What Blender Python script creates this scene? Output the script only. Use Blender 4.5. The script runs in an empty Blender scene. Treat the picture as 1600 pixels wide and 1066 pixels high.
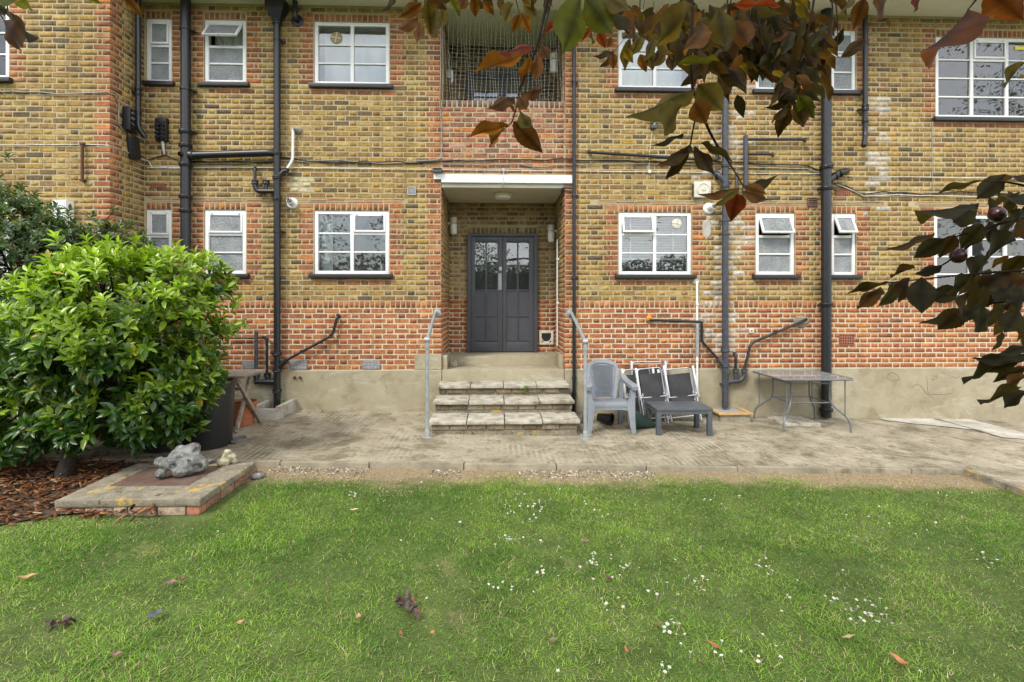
import bpy, bmesh, math, random
import numpy as np
from mathutils import Vector, Matrix, noise as mnoise

random.seed(7)
RNG = np.random.default_rng(7)
scene = bpy.context.scene
COL = scene.collection

# ------------------------------------------------------------------ camera
F_PX, HORIZON, CAM_Y, CAM_Z, YAW = 790.0, 470.0, -7.45, 1.65, math.radians(1.8)
cam_d = bpy.data.cameras.new('camera')
cam_d.sensor_width = 36.0
cam_d.lens = F_PX / 1600 * 36.0
cam_d.shift_y = -(533 - HORIZON) / 1600
cam_d.clip_start, cam_d.clip_end = 0.05, 500
cam = bpy.data.objects.new('camera', cam_d)
cam.location = (0, CAM_Y, CAM_Z)
cam.rotation_euler = (math.pi / 2, 0, -YAW)
COL.objects.link(cam)
scene.camera = cam

# ------------------------------------------------------------------ sky and sun
SUN_EL, SUN_AZ = 48.0, -38.0          # azimuth: from behind the camera, to its left
world = bpy.data.worlds.new('World'); scene.world = world; world.use_nodes = True
wt = world.node_tree; wt.nodes.clear()
w_out = wt.nodes.new('ShaderNodeOutputWorld'); w_bg = wt.nodes.new('ShaderNodeBackground')
w_sky = wt.nodes.new('ShaderNodeTexSky'); w_sky.sky_type = 'NISHITA'; w_sky.sun_disc = False
w_sky.sun_elevation = math.radians(SUN_EL); w_sky.sun_rotation = math.radians(180 + SUN_AZ)
w_sky.air_density = 1.0; w_sky.dust_density = 2.0
w_tc = wt.nodes.new('ShaderNodeTexCoord'); w_n = wt.nodes.new('ShaderNodeTexNoise')
w_n.inputs['Scale'].default_value = 3.0; w_n.inputs['Detail'].default_value = 7; w_n.inputs['Roughness'].default_value = 0.55
w_r = wt.nodes.new('ShaderNodeValToRGB')
w_r.color_ramp.elements[0].position = 0.36; w_r.color_ramp.elements[1].position = 0.56
w_m = wt.nodes.new('ShaderNodeMixRGB'); w_m.inputs[2].default_value = (9.5, 9.7, 10.0, 1)
wt.links.new(w_tc.outputs['Generated'], w_n.inputs['Vector'])
wt.links.new(w_n.outputs['Fac'], w_r.inputs['Fac']); wt.links.new(w_r.outputs['Color'], w_m.inputs[0])
wt.links.new(w_sky.outputs['Color'], w_m.inputs[1]); wt.links.new(w_m.outputs['Color'], w_bg.inputs['Color'])
w_bg.inputs['Strength'].default_value = 0.125
wt.links.new(w_bg.outputs['Background'], w_out.inputs['Surface'])
sun_d = bpy.data.lights.new('sun', 'SUN'); sun_d.energy = 1.5; sun_d.angle = math.radians(14); sun_d.color = (1.0, 0.95, 0.87)
sun = bpy.data.objects.new('sun', sun_d); COL.objects.link(sun)
_e, _a = math.radians(SUN_EL), math.radians(SUN_AZ)
_to_sun = Vector((math.sin(_a) * math.cos(_e), -math.cos(_a) * math.cos(_e), math.sin(_e)))
sun.rotation_euler = _to_sun.to_track_quat('Z', 'Y').to_euler()
scene.view_settings.view_transform = 'Standard'; scene.view_settings.look = 'None'
scene.view_settings.gamma = 1.0; scene.view_settings.use_curve_mapping = False
scene.view_settings.exposure = 1.14
scene.cycles.use_denoising = True
scene.cycles.max_bounces = 5; scene.cycles.diffuse_bounces = 3; scene.cycles.glossy_bounces = 2; scene.cycles.transmission_bounces = 2; scene.cycles.transparent_max_bounces = 12
scene.cycles.caustics_reflective = False; scene.cycles.caustics_refractive = False

# ------------------------------------------------------------------ survey: photograph pixel -> place
_S, _C = math.sin(YAW), math.cos(YAW)
def W(px, py, Y=0.0):
    """point at depth plane Y"""
    u, v = (px - 800) / F_PX, (HORIZON - py) / F_PX
    t = (Y - CAM_Y) / (-u * _S + _C)
    return Vector(((u * _C + _S) * t, Y, CAM_Z + v * t))
def D(px, py, t):
    """point at distance t along the optical axis"""
    u, v = (px - 800) / F_PX, (HORIZON - py) / F_PX
    return Vector(((u * _C + _S) * t, CAM_Y + (-u * _S + _C) * t, CAM_Z + v * t))
def path_z(x): return 0.005 - 0.022 * max(-9, min(10, x))
KERB_Y = -2.32
def lawn_z(x): return path_z(x) - 0.05
def Gd(px, py, lawn=False):
    """point on the ground"""
    z = 0
    for _ in range(5):
        t = (z - CAM_Z) / ((HORIZON - py) / F_PX)
        p = D(px, py, t)
        z = lawn_z(p.x) if lawn else path_z(p.x)
    return Vector((p.x, p.y, z))

# ------------------------------------------------------------------ object helpers
def tag(o, label=None, cat=None, group=None, kind=None):
    if label: o['label'] = label
    if cat: o['category'] = cat
    if group: o['group'] = group
    if kind: o['kind'] = kind
    return o
def root(name, loc, label, cat, group=None):
    o = bpy.data.objects.new(name, None); o.location = loc; o.empty_display_size = 0.1
    COL.objects.link(o)
    return tag(o, label, cat, group)
def adopt(o, parent):
    if parent is not None:
        o.parent = parent
        if parent.type == 'EMPTY':
            o.matrix_parent_inverse = Matrix.Translation(-Vector(parent.location))
    return o
def mk(name, geo, mat, parent=None, smooth=None, origin=None):
    v, f = geo
    me = bpy.data.meshes.new(name)
    if origin is not None:
        origin = Vector(origin); v = [(p[0] - origin.x, p[1] - origin.y, p[2] - origin.z) for p in v]
    me.from_pydata([tuple(p) for p in v], [], f)
    me.update()
    if mat is not None:
        for m in (mat if isinstance(mat, (list, tuple)) else [mat]): me.materials.append(m)
    if smooth is not None:
        me.polygons.foreach_set('use_smooth', [True] * len(me.polygons))
        if smooth < 180: me.set_sharp_from_angle(angle=math.radians(smooth))
    o = bpy.data.objects.new(name, me)
    if origin is not None: o.location = origin
    COL.objects.link(o)
    return adopt(o, parent)
def join(*geos):
    V, Fc = [], []
    for v, f in geos:
        n = len(V); V += [tuple(p) for p in v]; Fc += [tuple(i + n for i in q) for q in f]
    return V, Fc
def xf(geo, M):
    return [tuple(M @ Vector(p)) for p in geo[0]], geo[1]
def box(x0, x1, y0, y1, z0, z1, b=0.0):
    if b <= 0:
        v = [(x, y, z) for z in (z0, z1) for y in (y0, y1) for x in (x0, x1)]
        f = [(0, 2, 3, 1), (4, 5, 7, 6), (0, 1, 5, 4), (2, 6, 7, 3), (0, 4, 6, 2), (1, 3, 7, 5)]
        return v, f
    bm = bmesh.new(); bmesh.ops.create_cube(bm, size=1)
    for q in bm.verts:
        q.co = Vector(((x0 + x1) / 2 + q.co.x * (x1 - x0), (y0 + y1) / 2 + q.co.y * (y1 - y0), (z0 + z1) / 2 + q.co.z * (z1 - z0)))
    bmesh.ops.bevel(bm, geom=bm.edges[:], offset=b, segments=2, profile=0.6, affect='EDGES')
    return bm_geo(bm)
def bm_geo(bm):
    bm.verts.index_update()
    v = [tuple(q.co) for q in bm.verts]; f = [tuple(q.index for q in p.verts) for p in bm.faces]
    bm.free(); return v, f
def frame_axes(d):
    d = Vector(d).normalized()
    a = Vector((0, 0, 1)) if abs(d.z) < 0.9 else Vector((1, 0, 0))
    s = d.cross(a).normalized(); return s, s.cross(d).normalized()
def tube(pts, r, n=12, caps=True, rs=None):
    pts = [Vector(p) for p in pts]; V, Fc = [], []
    s = None
    for i, p in enumerate(pts):
        d = (pts[min(i + 1, len(pts) - 1)] - pts[max(i - 1, 0)]).normalized()
        if s is None: s, u = frame_axes(d)
        else:
            s = (s - d * s.dot(d)).normalized(); u = s.cross(d).normalized()
        rr = rs[i] if rs else r
        for k in range(n):
            a = 2 * math.pi * k / n
            V.append(tuple(p + s * math.cos(a) * rr + u * math.sin(a) * rr))
    for i in range(len(pts) - 1):
        for k in range(n):
            a, b = i * n + k, i * n + (k + 1) % n
            Fc.append((a, b, b + n, a + n))
    if caps:
        Fc.append(tuple(range(n))[::-1]); m = (len(pts) - 1) * n; Fc.append(tuple(range(m, m + n)))
    return V, Fc
def rounded(pts, r, k=5):
    pts = [Vector(p) for p in pts]; out = [pts[0]]
    for i in range(1, len(pts) - 1):
        a, b, c = pts[i - 1], pts[i], pts[i + 1]
        d1, d2 = (a - b), (c - b); q = min(r, d1.length * 0.45, d2.length * 0.45)
        p0, p2 = b + d1.normalized() * q, b + d2.normalized() * q
        for j in range(k + 1):
            t = j / k; out.append(p0 * (1 - t) ** 2 + b * 2 * t * (1 - t) + p2 * t * t)
    out.append(pts[-1]); return out
def lathe(prof, c, axis=(0, 0, 1), n=20):
    """prof: (radius, distance along axis)"""
    c = Vector(c); d = Vector(axis).normalized(); s, u = frame_axes(d); V, Fc = [], []
    for r, h in prof:
        for k in range(n):
            a = 2 * math.pi * k / n
            V.append(tuple(c + d * h + s * math.cos(a) * r + u * math.sin(a) * r))
    for i in range(len(prof) - 1):
        for k in range(n):
            a, b = i * n + k, i * n + (k + 1) % n
            Fc.append((a, b, b + n, a + n))
    Fc.append(tuple(range(n))[::-1]); m = (len(prof) - 1) * n; Fc.append(tuple(range(m, m + n)))
    return V, Fc
def np_mesh(name, V, Fq, mat, tint=None, parent=None, smooth=False):
    """big joined mesh: V (n,3), Fq (m,k) all faces with k corners; tint (n,3) per vertex"""
    me = bpy.data.meshes.new(name); V = np.asarray(V, np.float32); Fq = np.asarray(Fq, np.int32)
    m, k = Fq.shape
    me.vertices.add(len(V)); me.vertices.foreach_set('co', V.ravel())
    me.loops.add(m * k); me.loops.foreach_set('vertex_index', Fq.ravel())
    me.polygons.add(m); me.polygons.foreach_set('loop_start', np.arange(0, m * k, k, dtype=np.int32))
    me.polygons.foreach_set('loop_total', np.full(m, k, np.int32))
    if smooth: me.polygons.foreach_set('use_smooth', np.ones(m, bool))
    me.update(calc_edges=True)
    if tint is not None: set_tint(me, tint)
    me.materials.append(mat)
    o = bpy.data.objects.new(name, me); COL.objects.link(o)
    return adopt(o, parent)
def set_tint(me, tint):
    at = me.color_attributes.new('tint', 'FLOAT_COLOR', 'POINT')
    c = np.ones((len(me.vertices), 4), np.float32); c[:, :3] = tint
    at.data.foreach_set('color', c.ravel())
def vnoise(x, y, s, seed=0):
    """smooth value noise 0..1 on numpy arrays"""
    r = np.random.default_rng(seed).random((64, 64))
    x, y = np.asarray(x) / s + 500, np.asarray(y) / s + 500
    i, j = np.floor(x).astype(int), np.floor(y).astype(int); fx, fy = x - i, y - j
    fx, fy = fx * fx * (3 - 2 * fx), fy * fy * (3 - 2 * fy)
    g = lambda a, b: r[a % 64, b % 64]
    return (g(i, j) * (1 - fx) + g(i + 1, j) * fx) * (1 - fy) + (g(i, j + 1) * (1 - fx) + g(i + 1, j + 1) * fx) * fy

# ------------------------------------------------------------------ materials
class NT:
    def __init__(s, name):
        s.m = bpy.data.materials.new(name); s.m.use_nodes = True; s.t = s.m.node_tree
        s.b = s.t.nodes['Principled BSDF']; s.o = s.t.nodes['Material Output']
        s.pos = s.n('ShaderNodeNewGeometry').outputs['Position']
    def n(s, k, **kw):
        q = s.t.nodes.new(k)
        for a, b in kw.items(): setattr(q, a, b)
        return q
    def l(s, a, b): s.t.links.new(a, b)
    def noise(s, scale, detail=4, rough=0.55, vec=None, dist=0.0):
        q = s.n('ShaderNodeTexNoise'); q.inputs['Scale'].default_value = scale
        q.inputs['Detail'].default_value = detail; q.inputs['Roughness'].default_value = rough; q.inputs['Distortion'].default_value = dist
        s.l(vec or s.pos, q.inputs['Vector']); return q.outputs['Fac']
    def vor(s, scale, vec=None, feature='F1'):
        q = s.n('ShaderNodeTexVoronoi', feature=feature); q.inputs['Scale'].default_value = scale
        s.l(vec or s.pos, q.inputs['Vector']); return q.outputs['Distance']
    def ramp(s, fac, a, b, ca=(0, 0, 0, 1), cb=(1, 1, 1, 1)):
        q = s.n('ShaderNodeValToRGB'); e = q.color_ramp.elements
        e[0].position, e[1].position, e[0].color, e[1].color = a, b, ca, cb
        s.l(fac, q.inputs['Fac']); return q.outputs['Color']
    def mix(s, fac, a, b, mode='MIX'):
        q = s.n('ShaderNodeMixRGB', blend_type=mode)
        for i, v in zip((0, 1, 2), (fac, a, b)):
            if isinstance(v, (int, float)): q.inputs[i].default_value = v
            elif isinstance(v, tuple): q.inputs[i].default_value = (*v[:3], 1)
            else: s.l(v, q.inputs[i])
        return q.outputs['Color']
    def math(s, op, a, b=0.0):
        q = s.n('ShaderNodeMath', operation=op)
        for i, v in enumerate((a, b)):
            if isinstance(v, (int, float)): q.inputs[i].default_value = v
            else: s.l(v, q.inputs[i])
        return q.outputs[0]
    def scaled(s, x, y, z):
        q = s.n('ShaderNodeVectorMath', operation='MULTIPLY'); q.inputs[1].default_value = (x, y, z)
        s.l(s.pos, q.inputs[0]); return q.outputs[0]
    def bump(s, h, strength=0.4, dist=0.005):
        q = s.n('ShaderNodeBump'); q.inputs['Strength'].default_value = strength; q.inputs['Distance'].default_value = dist
        s.l(h, q.inputs['Height']); s.l(q.outputs['Normal'], s.b.inputs['Normal'])
    def tint(s):
        a = s.n('ShaderNodeAttribute', attribute_name='tint'); o = s.n('ShaderNodeObjectInfo')
        return s.mix(1.0, a.outputs['Color'], o.outputs['Color'], 'MULTIPLY')
    def col(s, c):
        if isinstance(c, tuple): s.b.inputs['Base Color'].default_value = (*c[:3], 1)
        else: s.l(c, s.b.inputs['Base Color'])
    def set(s, rough=None, metal=None, spec=None):
        if rough is not None: s.b.inputs['Roughness'].default_value = rough
        if metal is not None: s.b.inputs['Metallic'].default_value = metal
        if spec is not None: s.b.inputs['Specular IOR Level'].default_value = spec
        return s

def simple(name, c, rough=0.5, metal=0.0, spec=0.5, var=0.25, scale=9.0, dirt=None, dirt_at=0.58, bump=0.15, bscale=60.0, bdist=0.002):
    m = NT(name).set(rough, metal, spec)
    k = m.ramp(m.noise(scale, 5, 0.6), 0.3, 0.7)
    lo = tuple(q * (1 - var) for q in c); hi = tuple(min(1, q * (1 + var * 0.6)) for q in c)
    cc = m.mix(k, lo, hi)
    if dirt: cc = m.mix(m.ramp(m.noise(scale * 0.6, 8, 0.7), dirt_at, dirt_at + 0.14), cc, dirt)
    m.col(cc)
    if bump: m.bump(m.noise(bscale, 3), bump, bdist)
    return m.m

MAT = {}
def grime(m):
    """soot and damp running down the wall in uneven streaks"""
    a = m.ramp(m.noise(2.6, 3, 0.6, vec=m.scaled(1.6, 1.6, 0.22)), 0.50, 0.68); b = m.ramp(m.noise(1.1, 3, 0.65), 0.42, 0.62)
    return m.math('MULTIPLY', a, b)
# bricks: own colour per brick in 'tint', weathering and relief here
def brick_mat():
    m = NT('brick').set(0.88, 0, 0.25)
    t = m.tint()
    n1 = m.noise(28, 4, 0.65); n2 = m.noise(9, 2, 0.6); n3 = m.noise(95, 2, 0.6)
    c = m.mix(m.math('MULTIPLY', m.ramp(n1, 0.44, 0.62), 0.8), t, m.mix(1.0, t, (0.48, 0.46, 0.50), 'MULTIPLY'))
    c = m.mix(m.math('MULTIPLY', m.ramp(n2, 0.45, 0.7), 0.6), c, m.mix(1.0, t, (1.4, 1.36, 1.25), 'MULTIPLY'))
    c = m.mix(m.math('MULTIPLY', m.ramp(n3, 0.58, 0.68), 0.6), c, m.mix(1.0, t, (0.3, 0.28, 0.3), 'MULTIPLY'))
    c = m.mix(m.math('MULTIPLY', m.ramp(m.noise(48, 3, 0.7), 0.57, 0.7), 0.5), c, (0.42, 0.33, 0.175))
    c = m.mix(m.math('MULTIPLY', m.ramp(m.noise(1.7, 4, 0.7), 0.60, 0.76), 0.35), c, (0.52, 0.46, 0.36))
    c = m.mix(m.math('MULTIPLY', grime(m), 0.55), c, m.mix(1.0, c, (0.42, 0.41, 0.40), 'MULTIPLY'))
    m.col(c); m.bump(m.mix(0.5, n1, n3), 0.7, 0.006)
    return m.m
MAT['brick'] = brick_mat()
def mortar_mat():
    m = NT('mortar').set(0.95, 0, 0.2)
    c = m.mix(m.ramp(m.noise(2.2, 3, 0.65), 0.35, 0.65), (0.37, 0.295, 0.16), (0.46, 0.385, 0.24))
    sx = m.n('ShaderNodeSeparateXYZ'); m.l(m.pos, sx.inputs[0])      # the red band is repointed in a paler mortar
    c = m.mix(m.math('LESS_THAN', sx.outputs['Z'], 1.55), c, m.mix(m.ramp(m.noise(2.2, 3, 0.65), 0.35, 0.65), (0.50, 0.43, 0.29), (0.60, 0.54, 0.40)))
    c = m.mix(m.math('MULTIPLY', m.ramp(m.noise(40, 4, 0.7), 0.55, 0.68), 0.45), c, (0.36, 0.28, 0.17))
    c = m.mix(m.ramp(m.noise(0.9, 3, 0.7), 0.62, 0.72), c, (0.44, 0.36, 0.24))
    c = m.mix(m.math('MULTIPLY', grime(m), 0.6), c, m.mix(1.0, c, (0.42, 0.40, 0.37), 'MULTIPLY'))
    m.col(c); m.bump(m.noise(120, 2), 0.6, 0.004); return m.m
MAT['mortar'] = mortar_mat()
def render_mat():
    m = NT('cement_render').set(0.92, 0, 0.2)
    c = m.mix(m.ramp(m.noise(1.6, 8, 0.65), 0.32, 0.68), (0.28, 0.24, 0.155), (0.385, 0.345, 0.245))
    c = m.mix(m.math('MULTIPLY', m.ramp(m.noise(3.5, 8, 0.75, dist=0.6), 0.52, 0.68), 0.6), c, (0.19, 0.165, 0.085))
    c = m.mix(m.math('MULTIPLY', m.ramp(m.noise(2.4, 7, 0.75, vec=m.scaled(0.7, 1, 2.2), dist=0.5), 0.54, 0.64), 0.6), c, (0.44, 0.415, 0.335))
    c = m.mix(m.math('MULTIPLY', m.ramp(m.noise(55, 4, 0.7), 0.62, 0.7), 0.5), c, (0.2, 0.17, 0.11))
    m.col(c); m.bump(m.noise(30, 8, 0.7), 0.5, 0.008); return m.m
MAT['render'] = render_mat()
def path_mat():
    m = NT('tamped_concrete').set(0.93, 0, 0.2)
    w = m.n('ShaderNodeTexWave', wave_type='BANDS', bands_direction='X')
    w.inputs['Scale'].default_value = 5.0; w.inputs['Distortion'].default_value = 1.1; w.inputs['Detail'].default_value = 2
    w.inputs['Detail Scale'].default_value = 2.0; m.l(m.pos, w.inputs['Vector']); wv = w.outputs['Fac']
    worn = m.ramp(m.noise(1.1, 6, 0.7), 0.47, 0.64)            # where the tamping lines survive
    fine = m.noise(14, 9, 0.78)
    base = m.mix(m.ramp(m.noise(2.3, 8, 0.7), 0.3, 0.7), (0.235, 0.20, 0.135), (0.43, 0.39, 0.295))
    c = m.mix(m.math('MULTIPLY', m.math('MULTIPLY', m.ramp(wv, 0.35, 0.1), worn), 0.45), base, (0.085, 0.07, 0.043))
    c = m.mix(m.math('MULTIPLY', m.ramp(fine, 0.54, 0.66), 0.75), c, (0.11, 0.083, 0.046))
    c = m.mix(m.math('MULTIPLY', m.ramp(m.noise(1.5, 7, 0.72, dist=0.4), 0.50, 0.64), 0.68), c, (0.078, 0.066, 0.032))
    c = m.mix(m.math('MULTIPLY', m.ramp(m.noise(4.5, 9, 0.8), 0.52, 0.62), 0.65), c, (0.11, 0.083, 0.043))
    c = m.mix(m.ramp(m.noise(42, 4, 0.7), 0.64, 0.71), c, (0.50, 0.465, 0.385))
    m.col(c)
    h = m.mix(0.5, fine, m.mix(worn, (0.5, 0.5, 0.5), wv)); m.bump(h, 0.9, 0.014); return m.m
MAT['path'] = path_mat()
MAT['concrete'] = simple('weathered_concrete', (0.29, 0.255, 0.18), 0.93, var=0.35, scale=5, dirt=(0.12, 0.10, 0.05), dirt_at=0.54, bump=0.7, bscale=70, bdist=0.006)
def lichen_mat():
    m = NT('lichened_concrete').set(0.94, 0, 0.2)
    c = m.mix(m.ramp(m.noise(8, 8, 0.75), 0.3, 0.7), (0.13, 0.115, 0.082), (0.33, 0.29, 0.215))
    c = m.mix(m.ramp(m.noise(60, 5, 0.75), 0.58, 0.66), c, (0.46, 0.42, 0.335))
    c = m.mix(m.ramp(m.noise(13, 7, 0.75), 0.57, 0.63), c, (0.10, 0.09, 0.04))
    c = m.mix(m.ramp(m.noise(4.2, 7, 0.75, dist=0.5), 0.575, 0.63), c, (0.50, 0.33, 0.055))
    m.col(c); m.bump(m.noise(60, 6, 0.7), 0.9, 0.012); return m.m
MAT['lichen'] = lichen_mat()
MAT['patch'] = simple('pale_new_concrete', (0.44, 0.415, 0.355), 0.9, var=0.3, scale=5, dirt=(0.24, 0.21, 0.155), dirt_at=0.53, bump=0.6, bscale=50, bdist=0.005)
MAT['slab'] = simple('paving_slab', (0.42, 0.39, 0.31), 0.92, var=0.42, scale=9, dirt=(0.14, 0.12, 0.075), dirt_at=0.52, bump=0.6, bscale=90, bdist=0.004)
MAT['soil'] = simple('soil', (0.07, 0.045, 0.025), 0.97, var=0.5, scale=14, dirt=(0.19, 0.12, 0.06), dirt_at=0.52, bump=0.9, bscale=60, bdist=0.02)
def lawn_mat():
    m = NT('lawn_soil').set(0.95, 0, 0.2)
    c = m.mix(m.ramp(m.noise(5, 8, 0.7), 0.35, 0.65), (0.055, 0.078, 0.02), (0.11, 0.145, 0.04))
    c = m.mix(m.ramp(m.noise(1.4, 5, 0.65), 0.62, 0.74), c, (0.22, 0.19, 0.085))
    sx = m.n('ShaderNodeSeparateXYZ'); m.l(m.pos, sx.inputs[0])
    edge = m.math('ADD', sx.outputs['Y'], m.math('MULTIPLY', m.noise(2.2, 6, 0.7), 0.75))
    c = m.mix(m.ramp(m.math('ADD', edge, 2.88), 0.42, 0.6), c, m.mix(m.ramp(m.noise(34, 5, 0.75), 0.4, 0.62), (0.34, 0.26, 0.155), (0.19, 0.145, 0.09)))
    m.col(c); m.bump(m.noise(70, 5), 0.9, 0.02); return m.m
MAT['lawn'] = lawn_mat()
MAT['ground'] = simple('rough_grass_ground', (0.07, 0.10, 0.03), 0.95, var=0.4, scale=3)
MAT['white'] = simple('white_gloss_paint', (0.76, 0.76, 0.74), 0.32, var=0.06, scale=20, dirt=(0.62, 0.6, 0.54), dirt_at=0.66, bump=0.05)
MAT['eaves'] = simple('white_eaves_paint', (0.82, 0.82, 0.77), 0.7, var=0.06, scale=2.5, dirt=(0.6, 0.58, 0.48), dirt_at=0.66, bump=0.15, bscale=30)
MAT['soffit'] = simple('cream_soffit_paint', (0.56, 0.54, 0.44), 0.8, var=0.12, scale=2.5, dirt=(0.42, 0.39, 0.28), dirt_at=0.62, bump=0.2, bscale=30)
MAT['sill'] = simple('black_sill_paint', (0.022, 0.022, 0.024), 0.42, var=0.3, scale=25, dirt=(0.12, 0.12, 0.12), dirt_at=0.68, bump=0.3)
MAT['iron'] = simple('black_pipe_paint', (0.014, 0.0145, 0.016), 0.38, var=0.3, scale=16, dirt=(0.055, 0.05, 0.045), dirt_at=0.62, bump=0.25)
MAT['iron_grey'] = simple('worn_grey_pipe_paint', (0.05, 0.055, 0.066), 0.45, var=0.4, scale=20, dirt=(0.28, 0.28, 0.28), dirt_at=0.63, bump=0.3)
MAT['rust'] = simple('rust', (0.09, 0.035, 0.02), 0.8, var=0.4, scale=20, bump=0.5)
MAT['plate'] = simple('rusted_cover_plate', (0.115, 0.07, 0.05), 0.75, var=0.4, scale=12, dirt=(0.2, 0.16, 0.12), dirt_at=0.6, bump=0.5, bscale=90)
MAT['galv'] = simple('galvanised_steel', (0.36, 0.385, 0.385), 0.5, 0.35, var=0.22, scale=22, dirt=(0.3, 0.33, 0.30), dirt_at=0.6, bump=0.2)
MAT['alu'] = simple('brushed_aluminium', (0.55, 0.55, 0.55), 0.33, 0.75, var=0.1, scale=20, bump=0.05)
MAT['steel_paint'] = simple('grey_painted_steel', (0.15, 0.16, 0.175), 0.4, 0.2, var=0.15, scale=20, bump=0.05)
MAT['grey_plastic'] = simple('light_grey_plastic', (0.215, 0.235, 0.26), 0.48, var=0.12, scale=12, dirt=(0.24, 0.24, 0.23), dirt_at=0.66, bump=0.12)
MAT['dark_plastic'] = simple('charcoal_plastic', (0.075, 0.087, 0.098), 0.5, var=0.15, scale=14, dirt=(0.15, 0.155, 0.15), dirt_at=0.62, bump=0.15)
MAT['black_plastic'] = simple('black_plastic', (0.016, 0.016, 0.018), 0.45, var=0.3, scale=18, dirt=(0.05, 0.045, 0.04), dirt_at=0.62, bump=0.2)
MAT['textile'] = simple('charcoal_mesh_textile', (0.03, 0.03, 0.033), 0.75, var=0.25, scale=10, bump=0.6, bscale=300)
MAT['cream_plastic'] = simple('cream_plastic', (0.60, 0.56, 0.46), 0.45, var=0.12, scale=20, dirt=(0.34, 0.3, 0.22), dirt_at=0.6, bump=0.1)
MAT['white_plastic'] = simple('white_plastic', (0.74, 0.74, 0.71), 0.4, var=0.08, scale=20, dirt=(0.5, 0.48, 0.42), dirt_at=0.62, bump=0.08)
MAT['door'] = simple('charcoal_door_paint', (0.066, 0.068, 0.08), 0.45, var=0.14, scale=8, dirt=(0.10, 0.10, 0.105), dirt_at=0.64, bump=0.25, bscale=40)
MAT['terracotta'] = simple('terracotta', (0.35, 0.115, 0.05), 0.8, var=0.2, scale=15)
MAT['airbrick'] = simple('air_brick_clay', (0.33, 0.12, 0.075), 0.85, var=0.3, scale=30, bump=0.4)
MAT['dark'] = simple('dark_void', (0.008, 0.008, 0.008), 0.9, bump=0)
MAT['vent_grey'] = simple('grey_vent_metal', (0.34, 0.35, 0.35), 0.6, 0.1, var=0.2, scale=30)
MAT['vent_brown'] = simple('brown_vent_plastic', (0.13, 0.075, 0.055), 0.55, var=0.2, scale=30)
MAT['foam'] = simple('orange_foam', (0.65, 0.27, 0.03), 0.9, var=0.4, scale=40, bump=0.9, bscale=80, bdist=0.01)
MAT['wood'] = simple('silvered_wood', (0.30, 0.25, 0.19), 0.85, var=0.4, scale=18, dirt=(0.12, 0.09, 0.06), dirt_at=0.56, bump=0.5, bscale=90)
MAT['timber'] = simple('raw_timber', (0.50, 0.31, 0.13), 0.8, var=0.2, scale=20, bump=0.3)
MAT['bag'] = simple('dark_green_canvas', (0.02, 0.055, 0.04), 0.7, var=0.25, scale=14, bump=0.4, bscale=120)
MAT['cable_black'] = simple('black_cable', (0.03, 0.03, 0.03), 0.5, bump=0)
MAT['cable_grey'] = simple('dusty_cable', (0.30, 0.28, 0.24), 0.6, var=0.3, scale=30, bump=0)
MAT['cable_white'] = simple('white_cable', (0.62, 0.6, 0.53), 0.6, var=0.25, scale=20, bump=0)
MAT['net'] = simple('pale_net_cord', (0.55, 0.53, 0.46), 0.7, bump=0)
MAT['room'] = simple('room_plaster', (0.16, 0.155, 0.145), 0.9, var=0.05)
MAT['curtain'] = simple('pale_curtain', (0.72, 0.74, 0.75), 0.9, var=0.08, scale=6)
MAT['net_curtain'] = simple('white_net_curtain', (0.80, 0.83, 0.86), 0.9, var=0.05, scale=6)
MAT['brass'] = simple('brass_vent', (0.30, 0.23, 0.09), 0.5, 0.3, bump=0.1)
MAT['sticker'] = simple('yellow_sticker', (0.75, 0.68, 0.05), 0.5, var=0.05)
def flint_mat():
    m = NT('flint').set(0.55, 0, 0.5)
    n = m.noise(11, 8, 0.65)
    c = m.mix(m.ramp(n, 0.35, 0.62), (0.055, 0.058, 0.058), (0.22, 0.22, 0.20))
    c = m.mix(m.ramp(m.noise(23, 6, 0.7), 0.56, 0.64), c, (0.36, 0.355, 0.32))
    c = m.mix(m.ramp(m.noise(6, 6, 0.7), 0.56, 0.66), c, (0.05, 0.042, 0.03))
    m.col(c); m.bump(m.noise(45, 6, 0.7), 0.8, 0.01); return m.m
MAT['flint'] = flint_mat()
MAT['pale_flint'] = simple('pale_flint', (0.42, 0.38, 0.26), 0.8, var=0.45, scale=20, dirt=(0.12, 0.1, 0.06), dirt_at=0.58, bump=0.6, bscale=60, bdist=0.006)
def glass_mat(name, tintc=(0.93, 0.96, 0.95), boost=0.05):
    m = NT(name); t = m.t; t.nodes.remove(m.b)
    tr = m.n('ShaderNodeBsdfTransparent'); tr.inputs['Color'].default_value = (*tintc, 1)
    gl = m.n('ShaderNodeBsdfGlossy'); gl.inputs['Roughness'].default_value = 0.012; gl.inputs['Color'].default_value = (1, 1, 1, 1)
    fr = m.n('ShaderNodeFresnel'); fr.inputs['IOR'].default_value = 1.52
    bp = m.n('ShaderNodeBump'); bp.inputs['Strength'].default_value = 0.10; bp.inputs['Distance'].default_value = 0.012
    m.l(m.noise(2.5, 2), bp.inputs['Height']); m.l(bp.outputs['Normal'], gl.inputs['Normal'])
    mx = m.n('ShaderNodeMixShader'); m.l(m.math('ADD', fr.outputs[0], boost), mx.inputs[0])
    m.l(tr.outputs[0], mx.inputs[1]); m.l(gl.outputs[0], mx.inputs[2]); m.l(mx.outputs[0], m.o.inputs['Surface'])
    return m.m
MAT['glass'] = glass_mat('window_glass')
MAT['table_glass'] = glass_mat('tempered_table_glass', (0.93, 0.96, 0.95), 0.0)
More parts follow.
